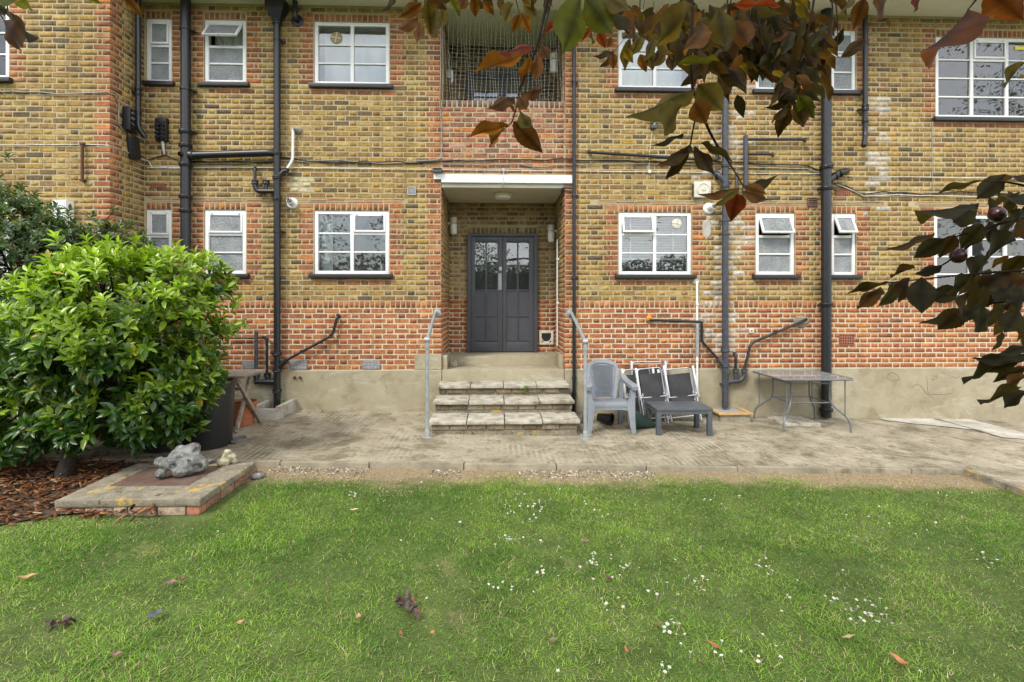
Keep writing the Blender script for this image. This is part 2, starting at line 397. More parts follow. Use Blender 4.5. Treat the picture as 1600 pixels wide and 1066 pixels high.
def greyed(mat, col, fac):  # mixes an even pale diffuse haze into a glass material
    t = mat.node_tree; o = t.nodes['Material Output']; src = o.inputs['Surface'].links[0].from_socket; d = t.nodes.new('ShaderNodeBsdfDiffuse'); d.inputs['Color'].default_value = (*col, 1)
    mx = t.nodes.new('ShaderNodeMixShader'); mx.inputs[0].default_value = fac; t.links.new(src, mx.inputs[1]); t.links.new(d.outputs[0], mx.inputs[2]); t.links.new(mx.outputs[0], o.inputs['Surface'])
greyed(MAT['table_glass'], (0.42, 0.45, 0.43), 0.28); greyed(MAT['glass'], (0.5, 0.52, 0.53), 0.035)  # haze on the table top stands in for a paler reflection
def frosted_mat():
    m = NT('obscured_glass').set(0.22, 0, 0.7)
    v = m.vor(95); c = m.mix(m.ramp(v, 0.1, 0.7), (0.06, 0.068, 0.072), (0.30, 0.325, 0.33))
    c = m.mix(m.ramp(m.noise(5, 3), 0.35, 0.7), c, m.mix(0.5, c, (0.42, 0.45, 0.46)))
    m.col(c); m.bump(v, 0.9, 0.012); return m.m
MAT['frosted'] = frosted_mat()
def leaf_mat(name, rough, transl, tcol, fac=0.35, spec=0.5, vein=0.0):
    """leaf tissue: own colour in 'tint', light passes through"""
    m = NT(name).set(rough, 0, spec)
    t = m.tint()
    n = m.noise(35, 4, 0.6)
    c = m.mix(m.ramp(n, 0.35, 0.7), m.mix(1.0, t, (0.78, 0.78, 0.78), 'MULTIPLY'), m.mix(1.0, t, (1.15, 1.15, 1.1), 'MULTIPLY'))
    m.col(c)
    tr = m.n('ShaderNodeBsdfTranslucent'); m.l(m.mix(1.0, c, tcol, 'MULTIPLY'), tr.inputs['Color'])
    mx = m.n('ShaderNodeMixShader'); mx.inputs[0].default_value = fac
    m.l(m.b.outputs[0], mx.inputs[1]); m.l(tr.outputs[0], mx.inputs[2]); m.l(mx.outputs[0], m.o.inputs['Surface'])
    return m.m
MAT['laurel'] = leaf_mat('laurel_leaf', 0.28, True, (1.6, 1.9, 0.7), 0.3, 0.55)
MAT['shrub'] = leaf_mat('dark_shrub_leaf', 0.25, True, (1.5, 1.7, 0.8), 0.25, 0.6)
MAT['plum'] = leaf_mat('plum_leaf', 0.55, True, (2.3, 1.8, 0.65), 0.55, 0.07)
MAT['grass'] = leaf_mat('grass_blade', 0.5, True, (1.4, 1.5, 0.8), 0.35, 0.3)
MAT['petal'] = leaf_mat('daisy_petal', 0.6, True, (1.0, 1.0, 1.0), 0.3, 0.3)
MAT['litter'] = leaf_mat('fallen_leaf', 0.6, True, (1.2, 1.0, 0.7), 0.15, 0.4)
MAT['pollen'] = simple('daisy_centre', (0.70, 0.42, 0.03), 0.8, bump=0)
MAT['bark'] = simple('dark_bark', (0.035, 0.028, 0.022), 0.9, var=0.4, scale=20, bump=0.9, bscale=50, bdist=0.01)
MAT['twig'] = simple('dark_twig', (0.022, 0.014, 0.010), 0.8, 0, 0.08, var=0.3, scale=30, bump=0.3)
MAT['fruit'] = simple('plum_skin', (0.05, 0.010, 0.012), 0.3, var=0.3, scale=20, bump=0.05)
def tint_mat(name, rough):
    m = NT(name).set(rough, 0, 0.2); t = m.tint()
    m.col(m.mix(m.ramp(m.noise(60, 4), 0.35, 0.7), m.mix(1.0, t, (0.6, 0.6, 0.6), 'MULTIPLY'), t)); m.bump(m.noise(90, 3), 0.5, 0.004); return m.m
MAT['chip'] = tint_mat('bark_chip', 0.85)
MAT['stone'] = tint_mat('small_stone', 0.85)

# ================================================================== GROUND
def sheet(x0, x1, y0, y1, zf, nx, ny):
    V, Fc = [], []
    for j in range(ny + 1):
        for i in range(nx + 1):
            x = x0 + (x1 - x0) * i / nx; y = y0 + (y1 - y0) * j / ny
            V.append((x, y, zf(x, y)))
    for j in range(ny):
        for i in range(nx):
            a = j * (nx + 1) + i; Fc.append((a, a + 1, a + nx + 2, a + nx + 1))
    return V, Fc
tag(mk('ground', sheet(-150, 150, -200, 60, lambda x, y: lawn_z(x) - 0.12, 30, 2), MAT['ground']), kind='structure')
def lawn_h(x, y):
    return lawn_z(x) + 0.018 * (mnoise.noise(Vector((x * 0.9, y * 0.9, 3.1)))) + 0.007 * mnoise.noise(Vector((x * 4, y * 4, 1.7)))
LAWN_L = [(-9.0, -4.9), (-5.0, -4.25), (-3.75, -3.86), (-3.36, -3.62), (-3.28, -3.56), (-2.27, -3.57), (-2.2, -3.5), (-2.14, -2.6), (-2.05, -2.36)]
def lawn_limit(x):
    """largest Y of the lawn at x"""
    if x >= -2.05: return KERB_Y - 0.05
    for (a, ya), (b, yb) in zip(LAWN_L, LAWN_L[1:]):
        if a <= x <= b: return ya + (yb - ya) * (x - a) / (b - a)
    return -4.9
tag(mk('lawn', sheet(-9, 11, -12, KERB_Y - 0.035, lambda x, y: lawn_h(x, y) - 0.004, 120, 60), MAT['lawn']), kind='structure')
def path_h(x, y): return path_z(x) + 0.006 * mnoise.noise(Vector((x * 0.8, y * 0.8, 7.7)))
tag(mk('path', sheet(-9, 11, KERB_Y, 0.03, path_h, 100, 14), MAT['path'], smooth=180), kind='structure')
# new pale concrete strip along the wall towards the far end
pv = []
edge = [W(1372, 655, -0.02), Gd(1385, 658), Gd(1430, 663), Gd(1480, 668), Gd(1530, 673), Gd(1565, 684), Gd(1600, 687), Gd(1700, 700)]
edge = [a.lerp(b, k / 6) for a, b in zip(edge, edge[1:]) for k in range(6)]
V = [(e.x, e.y + 0.05 * mnoise.noise(Vector((e.x * 3, 1.5, 0))) + 0.02 * mnoise.noise(Vector((e.x * 11, 4.5, 0))), path_z(e.x) + 0.009) for i, e in enumerate(edge)] + [(e.x, 0.0, path_z(e.x) + 0.009) for e in edge]
n = len(edge)
tag(mk('pale_concrete_patch', (V, [(i, i + 1, n + i + 1, n + i) for i in range(n - 1)]), MAT['patch']), kind='structure')
# kerb: edging stones butted end to end
kerb = tag(mk('kerb', box(-2.3, 4.9, KERB_Y - 0.012, KERB_Y + 0.03, -0.3, -0.17), MAT['concrete']), kind='structure')
x = -5.72; ks = random.Random(4)
while x < 4.6:
    L = ks.uniform(0.86, 0.95); x1 = min(x + L, 4.86)
    zt0 = path_z((x + x1) / 2) + ks.uniform(-0.006, 0.008)
    g = box(x + 0.004, x1 - 0.004, KERB_Y - 0.05 + ks.uniform(-0.006, 0.006), KERB_Y + 0.008, zt0 - 0.16, zt0 + 0.004, 0.009)
    mid = (x + x1) / 2
    g = ([(p[0], p[1], p[2] + (p[0] - mid) * -0.022) for p in g[0]], g[1])
    mk('kerb_stone', g, MAT['concrete'], kerb, 40)
    x = x1
# the side path that comes in at the lower corner, with its edging
e0, e1 = Gd(1503, 730), Gd(1640, 788, True)
dx, dy = (e1.x - e0.x), (e1.y - e0.y)
SIDE = (e0, e1)
sp = [(4.87, KERB_Y + 0.01), (4.87 + dx * 0 + 0.0, KERB_Y + 0.01), (e1.x + 0.02, e1.y), (e1.x + dx * 0.02, -6.5), (11, -6.5), (11, KERB_Y + 0.01)]
V = [(a, b, path_z(a) - 0.004) for a, b in sp]
tag(mk('side_path', (V[1:], [(0, 1, 2, 3, 4)]), MAT['path']), kind='structure')
skerb = tag(mk('side_kerb', box(4.86, 4.87, -2.36, -2.35, -0.3, -0.2), MAT['lichen']), kind='structure')
p0 = Vector((4.87, KERB_Y - 0.03, 0)); p1 = Vector((e1.x, e1.y, 0)); pts = [p0, p0.lerp(p1, 0.55), p1, Vector((e1.x + 0.01, -6.0, 0))]
for a, b in zip(pts, pts[1:]):
    L = (b - a).length; g = box(0.003, L - 0.003, -0.035, 0.035, path_z(a.x) - 0.2, path_z(a.x) + 0.012, 0.006)
    ang = math.atan2(b.y - a.y, b.x - a.x)
    mk('kerb_stone', xf(g, Matrix.Translation((a.x, a.y, 0)) @ Matrix.Rotation(ang, 4, 'Z')), MAT['lichen'], skerb, 40)

# ================================================================== BUILDING
BLD = root('apartment_building', (0, 0, 0), 'yellow and red brick block of flats with white windows and recessed porch', 'building')
BAY_X, BAY_Y = -5.07, -0.64
PX0, PX1, PDEP = -0.80, 1.01, 1.2
Z_PL, Z_S0, Z_S1, Z_TOP, CRS = 0.64, 1.54, 1.65, 5.925, 0.075
END_R, END_L = 9.6, -8.6
FLOOR_Z, SOFFIT_Z, LINT_Z = 0.77, 3.32, 3.50
PAR_Z, BALC_C = 4.60, 6.0

PANELS = {
    'main': (Vector((0, 0, 0)), Vector((1, 0, 0)), Vector((0, -1, 0))),
    'bay': (Vector((0, BAY_Y, 0)), Vector((1, 0, 0)), Vector((0, -1, 0))),
    'ret': (Vector((BAY_X, 0, 0)), Vector((0, 1, 0)), Vector((1, 0, 0))),
    'back': (Vector((0, PDEP, 0)), Vector((1, 0, 0)), Vector((0, -1, 0))),
    'pl': (Vector((PX0, 0, 0)), Vector((0, 1, 0)), Vector((1, 0, 0))),
    'pr': (Vector((PX1, 0, 0)), Vector((0, -1, 0)), Vector((-1, 0, 0))),
}
# windows: x0, x1, z0, z1 on the main wall
KZ, UZ = (2.035, 2.965), (4.80, 5.72)
WINS = [
    ('tiny', -5.045, -4.69, *KZ), ('small', -4.22, -3.63, *KZ), ('kit', -2.65, -1.57, *KZ),
    ('kit', 1.82, 2.91, *KZ), ('small', 3.89, 4.48, *KZ), ('tiny', 5.05, 5.42, *KZ), ('big', 6.64, 8.35, 1.735, 2.95),
    ('tiny', -5.045, -4.69, *UZ), ('small', -4.22, -3.63, *UZ), ('kit', -2.65, -1.565, *UZ),
    ('kit', 1.82, 2.91, 4.80, 5.70), ('small', 3.89, 4.48, *UZ), ('tiny', 5.05, 5.42, *UZ), ('big', 6.66, 8.37, 4.42, 5.65),
]
BAYW = [('big', -8.05, -6.37, 4.55, 5.78), ('big', -8.05, -6.37, 1.75, 2.97)]
# openings in the bonding (x0, x1, z0, z1 incl. lintel)
def bond_open(w):
    return (w[1], w[2], w[3] - 0.02, w[4] + 0.095)
rb = random.Random(11)
YEL = [((0.339, 0.225, 0.069), 30), ((0.305, 0.196, 0.062), 26), ((0.244, 0.157, 0.056), 22), ((0.183, 0.122, 0.052), 9), ((0.138, 0.103, 0.056), 5),
       ((0.376, 0.271, 0.102), 14), ((0.286, 0.190, 0.079), 12), ((0.256, 0.144, 0.060), 5), ((0.110, 0.085, 0.052), 2), ((0.358, 0.220, 0.055), 8)]
RED = [((0.359, 0.128, 0.054), 30), ((0.403, 0.156, 0.063), 26), ((0.316, 0.107, 0.048), 22), ((0.258, 0.105, 0.053), 7), ((0.446, 0.178, 0.069), 14), ((0.216, 0.099, 0.055), 3), ((0.473, 0.199, 0.066), 6)]
QUO = [((0.325, 0.119, 0.054), 26), ((0.266, 0.105, 0.052), 13), ((0.377, 0.148, 0.063), 18), ((0.216, 0.095, 0.053), 8), ((0.479, 0.182, 0.056), 6), ((0.348, 0.179, 0.080), 8)]
PAR = [((0.323, 0.128, 0.080), 20), ((0.268, 0.118, 0.080), 16), ((0.450, 0.166, 0.057), 9), ((0.360, 0.195, 0.128), 14), ((0.221, 0.116, 0.086), 10), ((0.413, 0.263, 0.181), 6)]
COP = [((0.165, 0.097, 0.079), 10), ((0.109, 0.083, 0.075), 8), ((0.232, 0.158, 0.120), 6)]
PORCHY = [((0.332, 0.235, 0.111), 20), ((0.265, 0.183, 0.089), 16), ((0.375, 0.277, 0.150), 10), ((0.199, 0.139, 0.076), 8)]
SOOT_SHADE = [((0.13, 0.095, 0.05), 10), ((0.09, 0.07, 0.042), 10), ((0.17, 0.125, 0.065), 6)]  # soot-stained brick, darkened further with the recess's shade put into the colour
PAL = {'s': SOOT_SHADE, 'y': YEL, 'r': RED, 'q': QUO, 'p': PAR, 'c': COP, 'o': PORCHY}
for _k in PAL:
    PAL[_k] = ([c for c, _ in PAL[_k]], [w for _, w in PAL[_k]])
BRICKS = []        # panel, u0, u1, z0, z1, colour, red?
def stain(panel, u, z, c):
    """white salts on the wall beside the grey soil pipe, pale repairs"""
    if panel == 'main':
        d = abs(u - (3.45 + 0.12 * math.sin(z * 3.1)))
        if z < 4.9 and d < 0.42:
            p = (1 - d / 0.42) * (0.85 if 0.9 < z < 3.0 else 0.6)
            if rb.random() < p:
                k = rb.uniform(0.3, 0.8); return tuple(a * (1 - k) + b * k for a, b in zip(c, (0.60, 0.57, 0.52)))
            if rb.random() < 0.5:
                k = rb.uniform(0.2, 0.5); return tuple(a * (1 - k) + b * k for a, b in zip(c, (0.47, 0.27, 0.12)))
        if abs(u - 5.72) < 0.16 and 2.9 < z < 4.7 and rb.random() < 0.5:
            k = rb.uniform(0.3, 0.7); return tuple(a * (1 - k) + b * k for a, b in zip(c, (0.58, 0.57, 0.55)))
        if -2.95 < u < -2.62 and 3.2 < z < 3.45:
            return (0.48, 0.43, 0.27)
        if -4.9 < u < -4.55 and 3.52 < z < 3.62: return (0.50, 0.48, 0.40)
    return c
def put(panel, u0, u1, z0, z1, pal):
    if u1 - u0 < 0.022: return
    c = rb.choices(PAL[pal][0], PAL[pal][1])[0]
    j = rb.uniform(0.9, 1.1); c = tuple(min(0.8, q * j * rb.uniform(0.96, 1.04)) for q in c)
    c = stain(panel, (u0 + u1) / 2, (z0 + z1) / 2, c)
    BRICKS.append((panel, u0, u1, z0, z1, c, pal not in 'yos'))
S_, H_, J_ = 0.212, 0.0995, 0.013
def fill(panel, a, b, z, h, row, pal, phase=0.0):
    P = S_ + H_ + 2 * J_
    off = (phase + (0.5 * P if row % 2 else 0.0)) % P
    k = math.floor((a - off) / P) - 1; out = []
    while True:
        s = off + k * P
        if s > b: break
        for q0, q1 in ((s, s + S_), (s + S_ + J_, s + P - J_)):
            c0, c1 = max(q0, a), min(q1, b)
            if c1 - c0 > 0: out.append([c0, c1])
        k += 1
    if out and out[0][1] - out[0][0] < 0.045 and len(out) > 1: out[1][0] = out[0][0]; out.pop(0)
    if out and out[-1][1] - out[-1][0] < 0.045 and len(out) > 1: out[-2][1] = out[-1][1]; out.pop()
    for c0, c1 in out: put(panel, c0, c1, z, z + h, pal)
def quoin(panel, x, sgn, z, h, row):
    """red toothed jamb at x growing in direction sgn; returns the new edge"""
    segs = [S_] if row % 2 == 0 else ([H_, 0.046] if rb.random() < 0.75 else [0.046, H_])
    for L in segs:
        a, b = (x, x + L) if sgn > 0 else (x - L, x)
        put(panel, a, b, z, z + h, 'q'); x += sgn * (L + J_)
    return x
def row_main(z, row, h=0.062):
    zm = z + h / 2
    cuts = []                                                  # (x0, x1, quoin left side, quoin right side)
    for w in WINS:
        o = bond_open(w)
        if o[2] <= zm <= o[3] + 0.001: cuts.append((o[0], o[1], True, True))
    if zm < LINT_Z or zm > PAR_Z: cuts.append((PX0, PX1, True, True))
    else: cuts.append((PX0, PX1, 'par', 'par'))
    cuts.sort(); a, qa = BAY_X + 0.004, False
    for c0, c1, ql, qr in cuts + [(END_R, END_R, False, False)]:
        lo, hi = a, c0 - J_
        if c0 == END_R: hi = c0
        if hi - lo > 0.5:
            if qa: lo = quoin('main', lo, 1, z, h, row)
            if ql: hi = quoin('main', hi, -1, z, h, row)
            fill('main', lo, hi, z, h, row, 'y')
        elif hi - lo > 0.02:
            fill('main', lo, hi, z, h, row, 'q')
        if ql == 'par': fill('main', c0, c1, z, h, row, 'p')
        a, qa = c1 + J_, qr
nrows = int(round((Z_TOP - Z_S1) / CRS))
for r in range(12):
    z = Z_PL + 0.0065 + r * CRS
    fill('main', BAY_X + 0.004, PX0, z, 0.062, r, 'r', 0.03)
    fill('main', PX1, END_R, z, 0.062, r, 'r', 0.03)
    fill('bay', END_L, BAY_X, z, 0.062, r, 'r', 0.03); fill('ret', BAY_Y, 0, z, 0.062, r, 'r', 0.05)
def soldiers(panel, a, b, z, h, pal):
    n = max(1, int(round((b - a) / 0.075))); p = (b - a) / n
    for i in range(n): put(panel, a + i * p + 0.0065, a + (i + 1) * p - 0.0065, z, z + h, pal)
for a, b in ((BAY_X, PX0), (PX1, END_R)): soldiers('main', a, b, Z_S0 + 0.005, 0.0985, 'r')
soldiers('bay', END_L, BAY_X, Z_S0 + 0.005, 0.0985, 'r'); soldiers('ret', BAY_Y, 0, Z_S0 + 0.005, 0.0985, 'r')
under_sill = {}
for w in WINS: under_sill.setdefault(round((w[3] - 0.075 - Z_S1) / CRS) - (0 if w[0] != 'big' else 0), []).append(w)
for r in range(nrows):
    z = Z_S1 + r * CRS + 0.0065
    if not (PAR_Z - 0.12 < z < PAR_Z - 0.01): row_main(z, r)
    else:                                                    # coping of the balcony parapet
        w_save = PAL['p']; PAL['p'] = PAL['p']; row_main(z, r)
    # bay front and return
    a = END_L
    for w in BAYW:
        if w[3] - 0.02 <= z + 0.03 <= w[4] + 0.095:
            fill('bay', END_L, w[1] - J_, z, 0.062, r, 'y'); a = quoin('bay', w[2] + J_, 1, z, 0.062, r)
    hi = quoin('bay', BAY_X, -1, z, 0.062, r)
    fill('bay', a, hi, z, 0.062, r, 'y', 0.1)
    lo = quoin('ret', BAY_Y + 0.001, 1, z, 0.062, r + 1); fill('ret', lo, -0.002, z, 0.062, r, 'y', 0.07)
# parapet coping: bricks on edge replace the top course between the jambs
BRICKS = [b for b in BRICKS if not (b[0] == 'main' and PX0 - 0.01 < (b[1] + b[2]) / 2 < PX1 + 0.01 and b[3] > 4.47 and b[4] < 4.62)]
soldiers('main', PX0, PX1, 4.498, 0.1, 'c')
# lintels, red course under each sill, tile creasing
for w in WINS:
    soldiers('main', w[1], w[2], w[4] + 0.006, 0.098, 'q')
for w in BAYW: soldiers('bay', w[1], w[2], w[4] + 0.006, 0.098, 'q')
for i, b in enumerate(BRICKS):
    if b[0] == 'main' and not b[6]:
        u, zc = (b[1] + b[2]) / 2, (b[3] + b[4]) / 2
        for w in WINS:
            if w[1] - 0.03 < u < w[2] + 0.03 and w[3] - 0.135 < zc < w[3] - 0.02:
                c = rb.choices(PAL['q'][0], PAL['q'][1])[0]; BRICKS[i] = b[:5] + (c, True)
CRE = [(-5.05, -3.2, 3.08), (-3.0, -1.35, 3.08), (1.45, 3.0, 3.08), (3.6, 5.85, 3.08), (6.3, 8.6, 3.08)]
BRICKS = [b for b in BRICKS if not (b[0] == 'main' and abs(b[3] - 3.08) < 0.02 and any(a < (b[1] + b[2]) / 2 < c for a, c, _ in CRE))]
for a, c, z in CRE:
    for k in range(3):
        x = a + rb.uniform(0, 0.1)
        while x < c:
            L = rb.uniform(0.24, 0.28); put('main', x, min(x + L, c), z + k * 0.0235, z + k * 0.0235 + 0.015, rb.choice('yqyp')); x += L + 0.008
# porch and balcony linings
DOOR_L, DOOR_R = W(730.5, 400, PDEP - 0.04).x, W(839.5, 400, PDEP - 0.04).x
DOOR_T = W(785, 365, PDEP - 0.04).z
BD_L, BD_R, BD_T = W(729, 110, PDEP - 0.04).x, W(842, 110, PDEP - 0.04).x, W(785, 113, PDEP - 0.04).z
z, r = FLOOR_Z + 0.005, 0
while z < SOFFIT_Z:
    pal = 'r' if z < Z_S1 - 0.02 else 'o'
    if z < DOOR_T + 0.115:
        fill('back', PX0, DOOR_L - 0.008, z, 0.062, r, pal, 0.06); fill('back', DOOR_R + 0.008, PX1, z, 0.062, r, pal, 0.19)
    else: fill('back', PX0, PX1, z, 0.062, r, 'o')
    z += CRS; r += 1
soldiers('back', DOOR_L, DOOR_R, DOOR_T + 0.008, 0.1, 'o')
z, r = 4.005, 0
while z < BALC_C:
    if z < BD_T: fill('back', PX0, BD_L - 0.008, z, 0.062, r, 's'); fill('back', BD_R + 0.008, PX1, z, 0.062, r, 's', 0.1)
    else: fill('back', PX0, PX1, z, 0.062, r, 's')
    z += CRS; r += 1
for pn, a, b in (('pl', 0.0, PDEP), ('pr', -PDEP, 0.0)):
    for z0, z1 in ((FLOOR_Z - 0.075, SOFFIT_Z), (3.98, BALC_C)):
        r = 0; z = Z_PL + 0.005
        while z < z1:
            if z > z0 - 0.08:
                pal = 'r' if z < Z_S1 - 0.02 else 'y'
                if pn == 'pl': lo = quoin(pn, a + 0.001, 1, z, 0.062, r); fill(pn, lo, b, z, 0.062, r, pal)
                else: hi = quoin(pn, b - 0.001, -1, z, 0.062, r); fill(pn, a, hi, z, 0.062, r, pal)
            z += CRS; r += 1

# brick mesh: worn block, its arrises a little uneven
def brick_local(L, h, rnd):
    a, b = L / 2, h / 2; j = lambda s: rnd.uniform(-s, s)
    ring = [(-a, -b), (0, -b), (a, -b), (a, b), (0, b), (-a, b)]
    proud = rnd.uniform(-0.001, 0.0035); V = []
    for x, z in ring: V.append((x + j(0.001), 0.010, z + j(0.001)))
    for x, z in ring:
        V.append((x * (1 - 0.0045 / max(a, 0.02)) + j(0.0022), -proud + j(0.001), z * (1 - 0.0045 / b) + j(0.002)))
    Fq = [(i, (i + 1) % 6, (i + 1) % 6 + 6, i + 6) for i in range(6)] + [(6, 7, 10, 11), (7, 8, 9, 10)]
    return V, Fq
def panel_matrix(panel, u, z):
    o, ud, nd = PANELS[panel]; p = o + ud * u + Vector((0, 0, z))
    M = Matrix.Identity(4)
    for i, ax in enumerate((ud, -nd, Vector((0, 0, 1)))):
        for k in range(3): M[k][i] = ax[k]
    for k in range(3): M[k][3] = p[k]
    return M
def to_px(p):
    d = Vector(p) - Vector((0, CAM_Y, CAM_Z)); t = d.x * _S + d.y * _C; u = d.x * _C - d.y * _S
    return 800 + F_PX * u / t, HORIZON - F_PX * d.z / t, t
HIDDEN = [(0, 300, 215, 720), (60, 370, 385, 720), (880, 0, 1320, 130), (1340, 260, 1600, 500), (1490, 540, 1600, 640), (620, 0, 860, 60), (975, 120, 1150, 200)]
def score(b):
    M = panel_matrix(b[0], (b[1] + b[2]) / 2, (b[3] + b[4]) / 2); p = M.translation; x, y, t = to_px(p)
    if not (6 < x < 1594 and 4 < y < 1060) or any(q[0] < x < q[2] and q[1] < y < q[3] for q in HIDDEN): return 0
    if b[0] in ('back', 'pl', 'pr'): return 0
    nrm = PANELS[b[0]][2]; v = (Vector((0, CAM_Y, CAM_Z)) - p).normalized()
    return (b[2] - b[1]) * (b[4] - b[3]) * max(0, nrm.dot(v)) / t ** 2 * 1e4
order = sorted(range(len(BRICKS)), key=lambda i: -score(BRICKS[i])); single = set(); cnt = {True: 0, False: 0}
STD = {(212, 62), (99, 62), (62, 99), (46, 62)}
def size_key(b): return (int((b[2] - b[1]) * 1000 + 0.4), int((b[4] - b[3]) * 1000 + 0.4))
for i in order:
    b = BRICKS[i]
    if cnt[b[6]] < 300 and score(b) > 0 and size_key(b) in STD: single.add(i); cnt[b[6]] += 1
variants = {}; rest = {True: ([], [], []), False: ([], [], [])}
for i, b in enumerate(BRICKS):
    M = panel_matrix(b[0], (b[1] + b[2]) / 2, (b[3] + b[4]) / 2)
    if i in single:
        k = (*size_key(b), rb.randrange(6))
        if k not in variants:
            me = bpy.data.meshes.new('red_brick' if b[6] else 'brick'); v, f = brick_local(b[2] - b[1], b[4] - b[3], rb)
            me.from_pydata(v, [], f); me.update(); set_tint(me, 1.0); me.materials.append(MAT['brick']); variants[k] = me
        o = bpy.data.objects.new('red_brick' if b[6] else 'brick', variants[k]); o.color = (*b[5], 1); o.matrix_basis = M
        COL.objects.link(o); adopt(o, BLD)
    else:
        v, f = brick_local(b[2] - b[1], b[4] - b[3], rb); V, Fq, T = rest[b[6]]; n = len(V)
        V += [tuple(M @ Vector(p)) for p in v]; Fq += [tuple(q + n for q in g) for g in f]; T += [b[5]] * len(v)
for red, nm in ((False, 'stock_brickwork'), (True, 'red_brickwork')):
    V, Fq, T = rest[red]; tag(np_mesh(nm, V, Fq, MAT['brick'], np.array(T), BLD), kind='stuff')

# mortar bed behind the bricks, with the openings left out
def bed(name, panel, u0, u1, z0, z1, holes, depth=0.0035, reveal=0.12):
    us = sorted({u0, u1, *[h[0] for h in holes], *[h[1] for h in holes]}); zs = sorted({z0, z1, *[h[2] for h in holes], *[h[3] for h in holes]})
    us = [u for u in us if u0 <= u <= u1]; zs = [q for q in zs if z0 <= q <= z1]; V, Fc = [], []
    o, ud, nd = PANELS[panel]; P = lambda u, zz, d: tuple(o + ud * u + Vector((0, 0, zz)) - nd * d)
    def quad(*p): n = len(V); V.extend(p); Fc.append((n, n + 1, n + 2, n + 3))
    for a, b in zip(us, us[1:]):
        for c, d in zip(zs, zs[1:]):
            if any(h[0] <= (a + b) / 2 <= h[1] and h[2] <= (c + d) / 2 <= h[3] for h in holes): continue
            quad(P(a, c, depth), P(b, c, depth), P(b, d, depth), P(a, d, depth))
    for a, b, c, d in holes:
        quad(P(a, c, depth), P(a, d, depth), P(a, d, reveal), P(a, c, reveal)); quad(P(b, c, depth), P(b, c, reveal), P(b, d, reveal), P(b, d, depth))
        quad(P(a, d, depth), P(b, d, depth), P(b, d, reveal), P(a, d, reveal)); quad(P(a, c, depth), P(a, c, reveal), P(b, c, reveal), P(b, c, depth))
    return mk(name, (V, Fc), MAT['mortar'], BLD)
Zb, Zt = -0.5, 6.05
bed('wall', 'main', BAY_X - 0.003, END_R, Zb, Zt, [(w[1] - 0.004, w[2] + 0.004, w[3] - 0.01, w[4] + 0.003) for w in WINS] + [(PX0 - 0.006, PX1 + 0.006, -0.5, LINT_Z), (PX0 - 0.006, PX1 + 0.006, PAR_Z - 0.004, Zt)])
bed('wall', 'bay', END_L, BAY_X - 0.0065, Zb, Zt + 1, [(w[1] - 0.004, w[2] + 0.004, w[3] - 0.01, w[4] + 0.003) for w in BAYW])
bed('wall', 'ret', BAY_Y + 0.0065, 0.01, Zb, Zt + 1, [])
bed('wall', 'back', PX0 - 0.01, PX1 + 0.01, Zb, Zt, [(DOOR_L, DOOR_R, FLOOR_Z - 0.02, DOOR_T), (BD_L, BD_R, 3.98, BD_T)], reveal=0.1)
bed('wall', 'pl', 0.0065, PDEP, Zb, Zt, []); bed('wall', 'pr', -PDEP, -0.0065, Zb, Zt, [])
# parapet back face, coping top
mk('parapet', box(PX0 - 0.004, PX1 + 0.004, 0.02, 0.21, LINT_Z + 0.01, PAR_Z - 0.006), MAT['mortar'], BLD)
mk('core', box(END_L, END_R, 1.9, 6.0, -0.4, 6.6), MAT['room'], BLD)  # solid block added unseen behind the rooms to keep light from leaking in
mk('floor_slab', box(BAY_X + 0.1, PX0 - 0.02, 0.13, 1.9, 3.35, 3.6), MAT['room'], BLD); mk('floor_slab', box(PX1 + 0.02, END_R, 0.13, 1.9, 3.35, 3.6), MAT['room'], BLD)
# rendered plinth: proud of the brick, with chamfered top
def plinth(name, a, b, y, ret=None):
    V = [(a, y - 0.022, -0.5), (b, y - 0.022, -0.5), (b, y - 0.022, Z_PL - 0.014), (a, y - 0.022, Z_PL - 0.014), (a, y + 0.004, Z_PL + 0.002), (b, y + 0.004, Z_PL + 0.002), (b, y + 0.02, -0.5), (b, y + 0.02, Z_PL), (a, y + 0.02, -0.5), (a, y + 0.02, Z_PL)]
    Fc = [(0, 1, 2, 3), (3, 2, 5, 4), (1, 6, 7, 5, 2), (0, 3, 4, 9, 8)]
    mk(name, (V, Fc), MAT['render'], BLD)
plinth('plinth', BAY_X, PX0 + 0.0, 0); plinth('plinth', PX1 - 0.0, END_R, 0); plinth('plinth', END_L, BAY_X + 0.022, BAY_Y)
mk('plinth', box(BAY_X - 0.01, BAY_X + 0.022, BAY_Y, 0.0, -0.5, Z_PL), MAT['render'], BLD)
q0, q1 = W(648, 554), W(690, 578)
mk('quoin_block', box(q0.x, PX0 - 0.002, -0.013, 0.03, Z_PL + 0.002, q0.z), MAT['render'], BLD)
# eaves, roof and the ceilings of porch and balcony
mk('eaves', join(box(BAY_X, END_R, -0.62, 0.02, 5.955, 6.16), box(PX0, PX1, 0.02, PDEP, BALC_C + 0.002, 6.16)), MAT['eaves'], BLD)
mk('roof', box(END_L, END_R, -1.3, 6.0, 6.78, 7.05), MAT['dark_plastic'], BLD)
mk('fascia', box(BAY_X, END_R, -0.655, -0.618, 5.93, 6.22), MAT['white'], BLD)
mk('balcony_floor', box(PX0, PX1, 0.2, PDEP, 3.6, 3.99), MAT['concrete'], BLD)
mk('porch_ceiling', box(PX0 + 0.002, PX1 - 0.002, 0.02, PDEP - 0.003, SOFFIT_Z, LINT_Z - 0.002), MAT['soffit'], BLD)
mk('porch_beam', join(box(PX0 - 0.002, W(894, 280).x, -0.03, 0.06, W(790, 286.5).z, W(790, 274).z, 0.006), box(W(678, 280).x, PX0 - 0.004, -0.035, 0.03, W(690, 281).z, W(690, 271).z, 0.005)), MAT['white'], BLD)

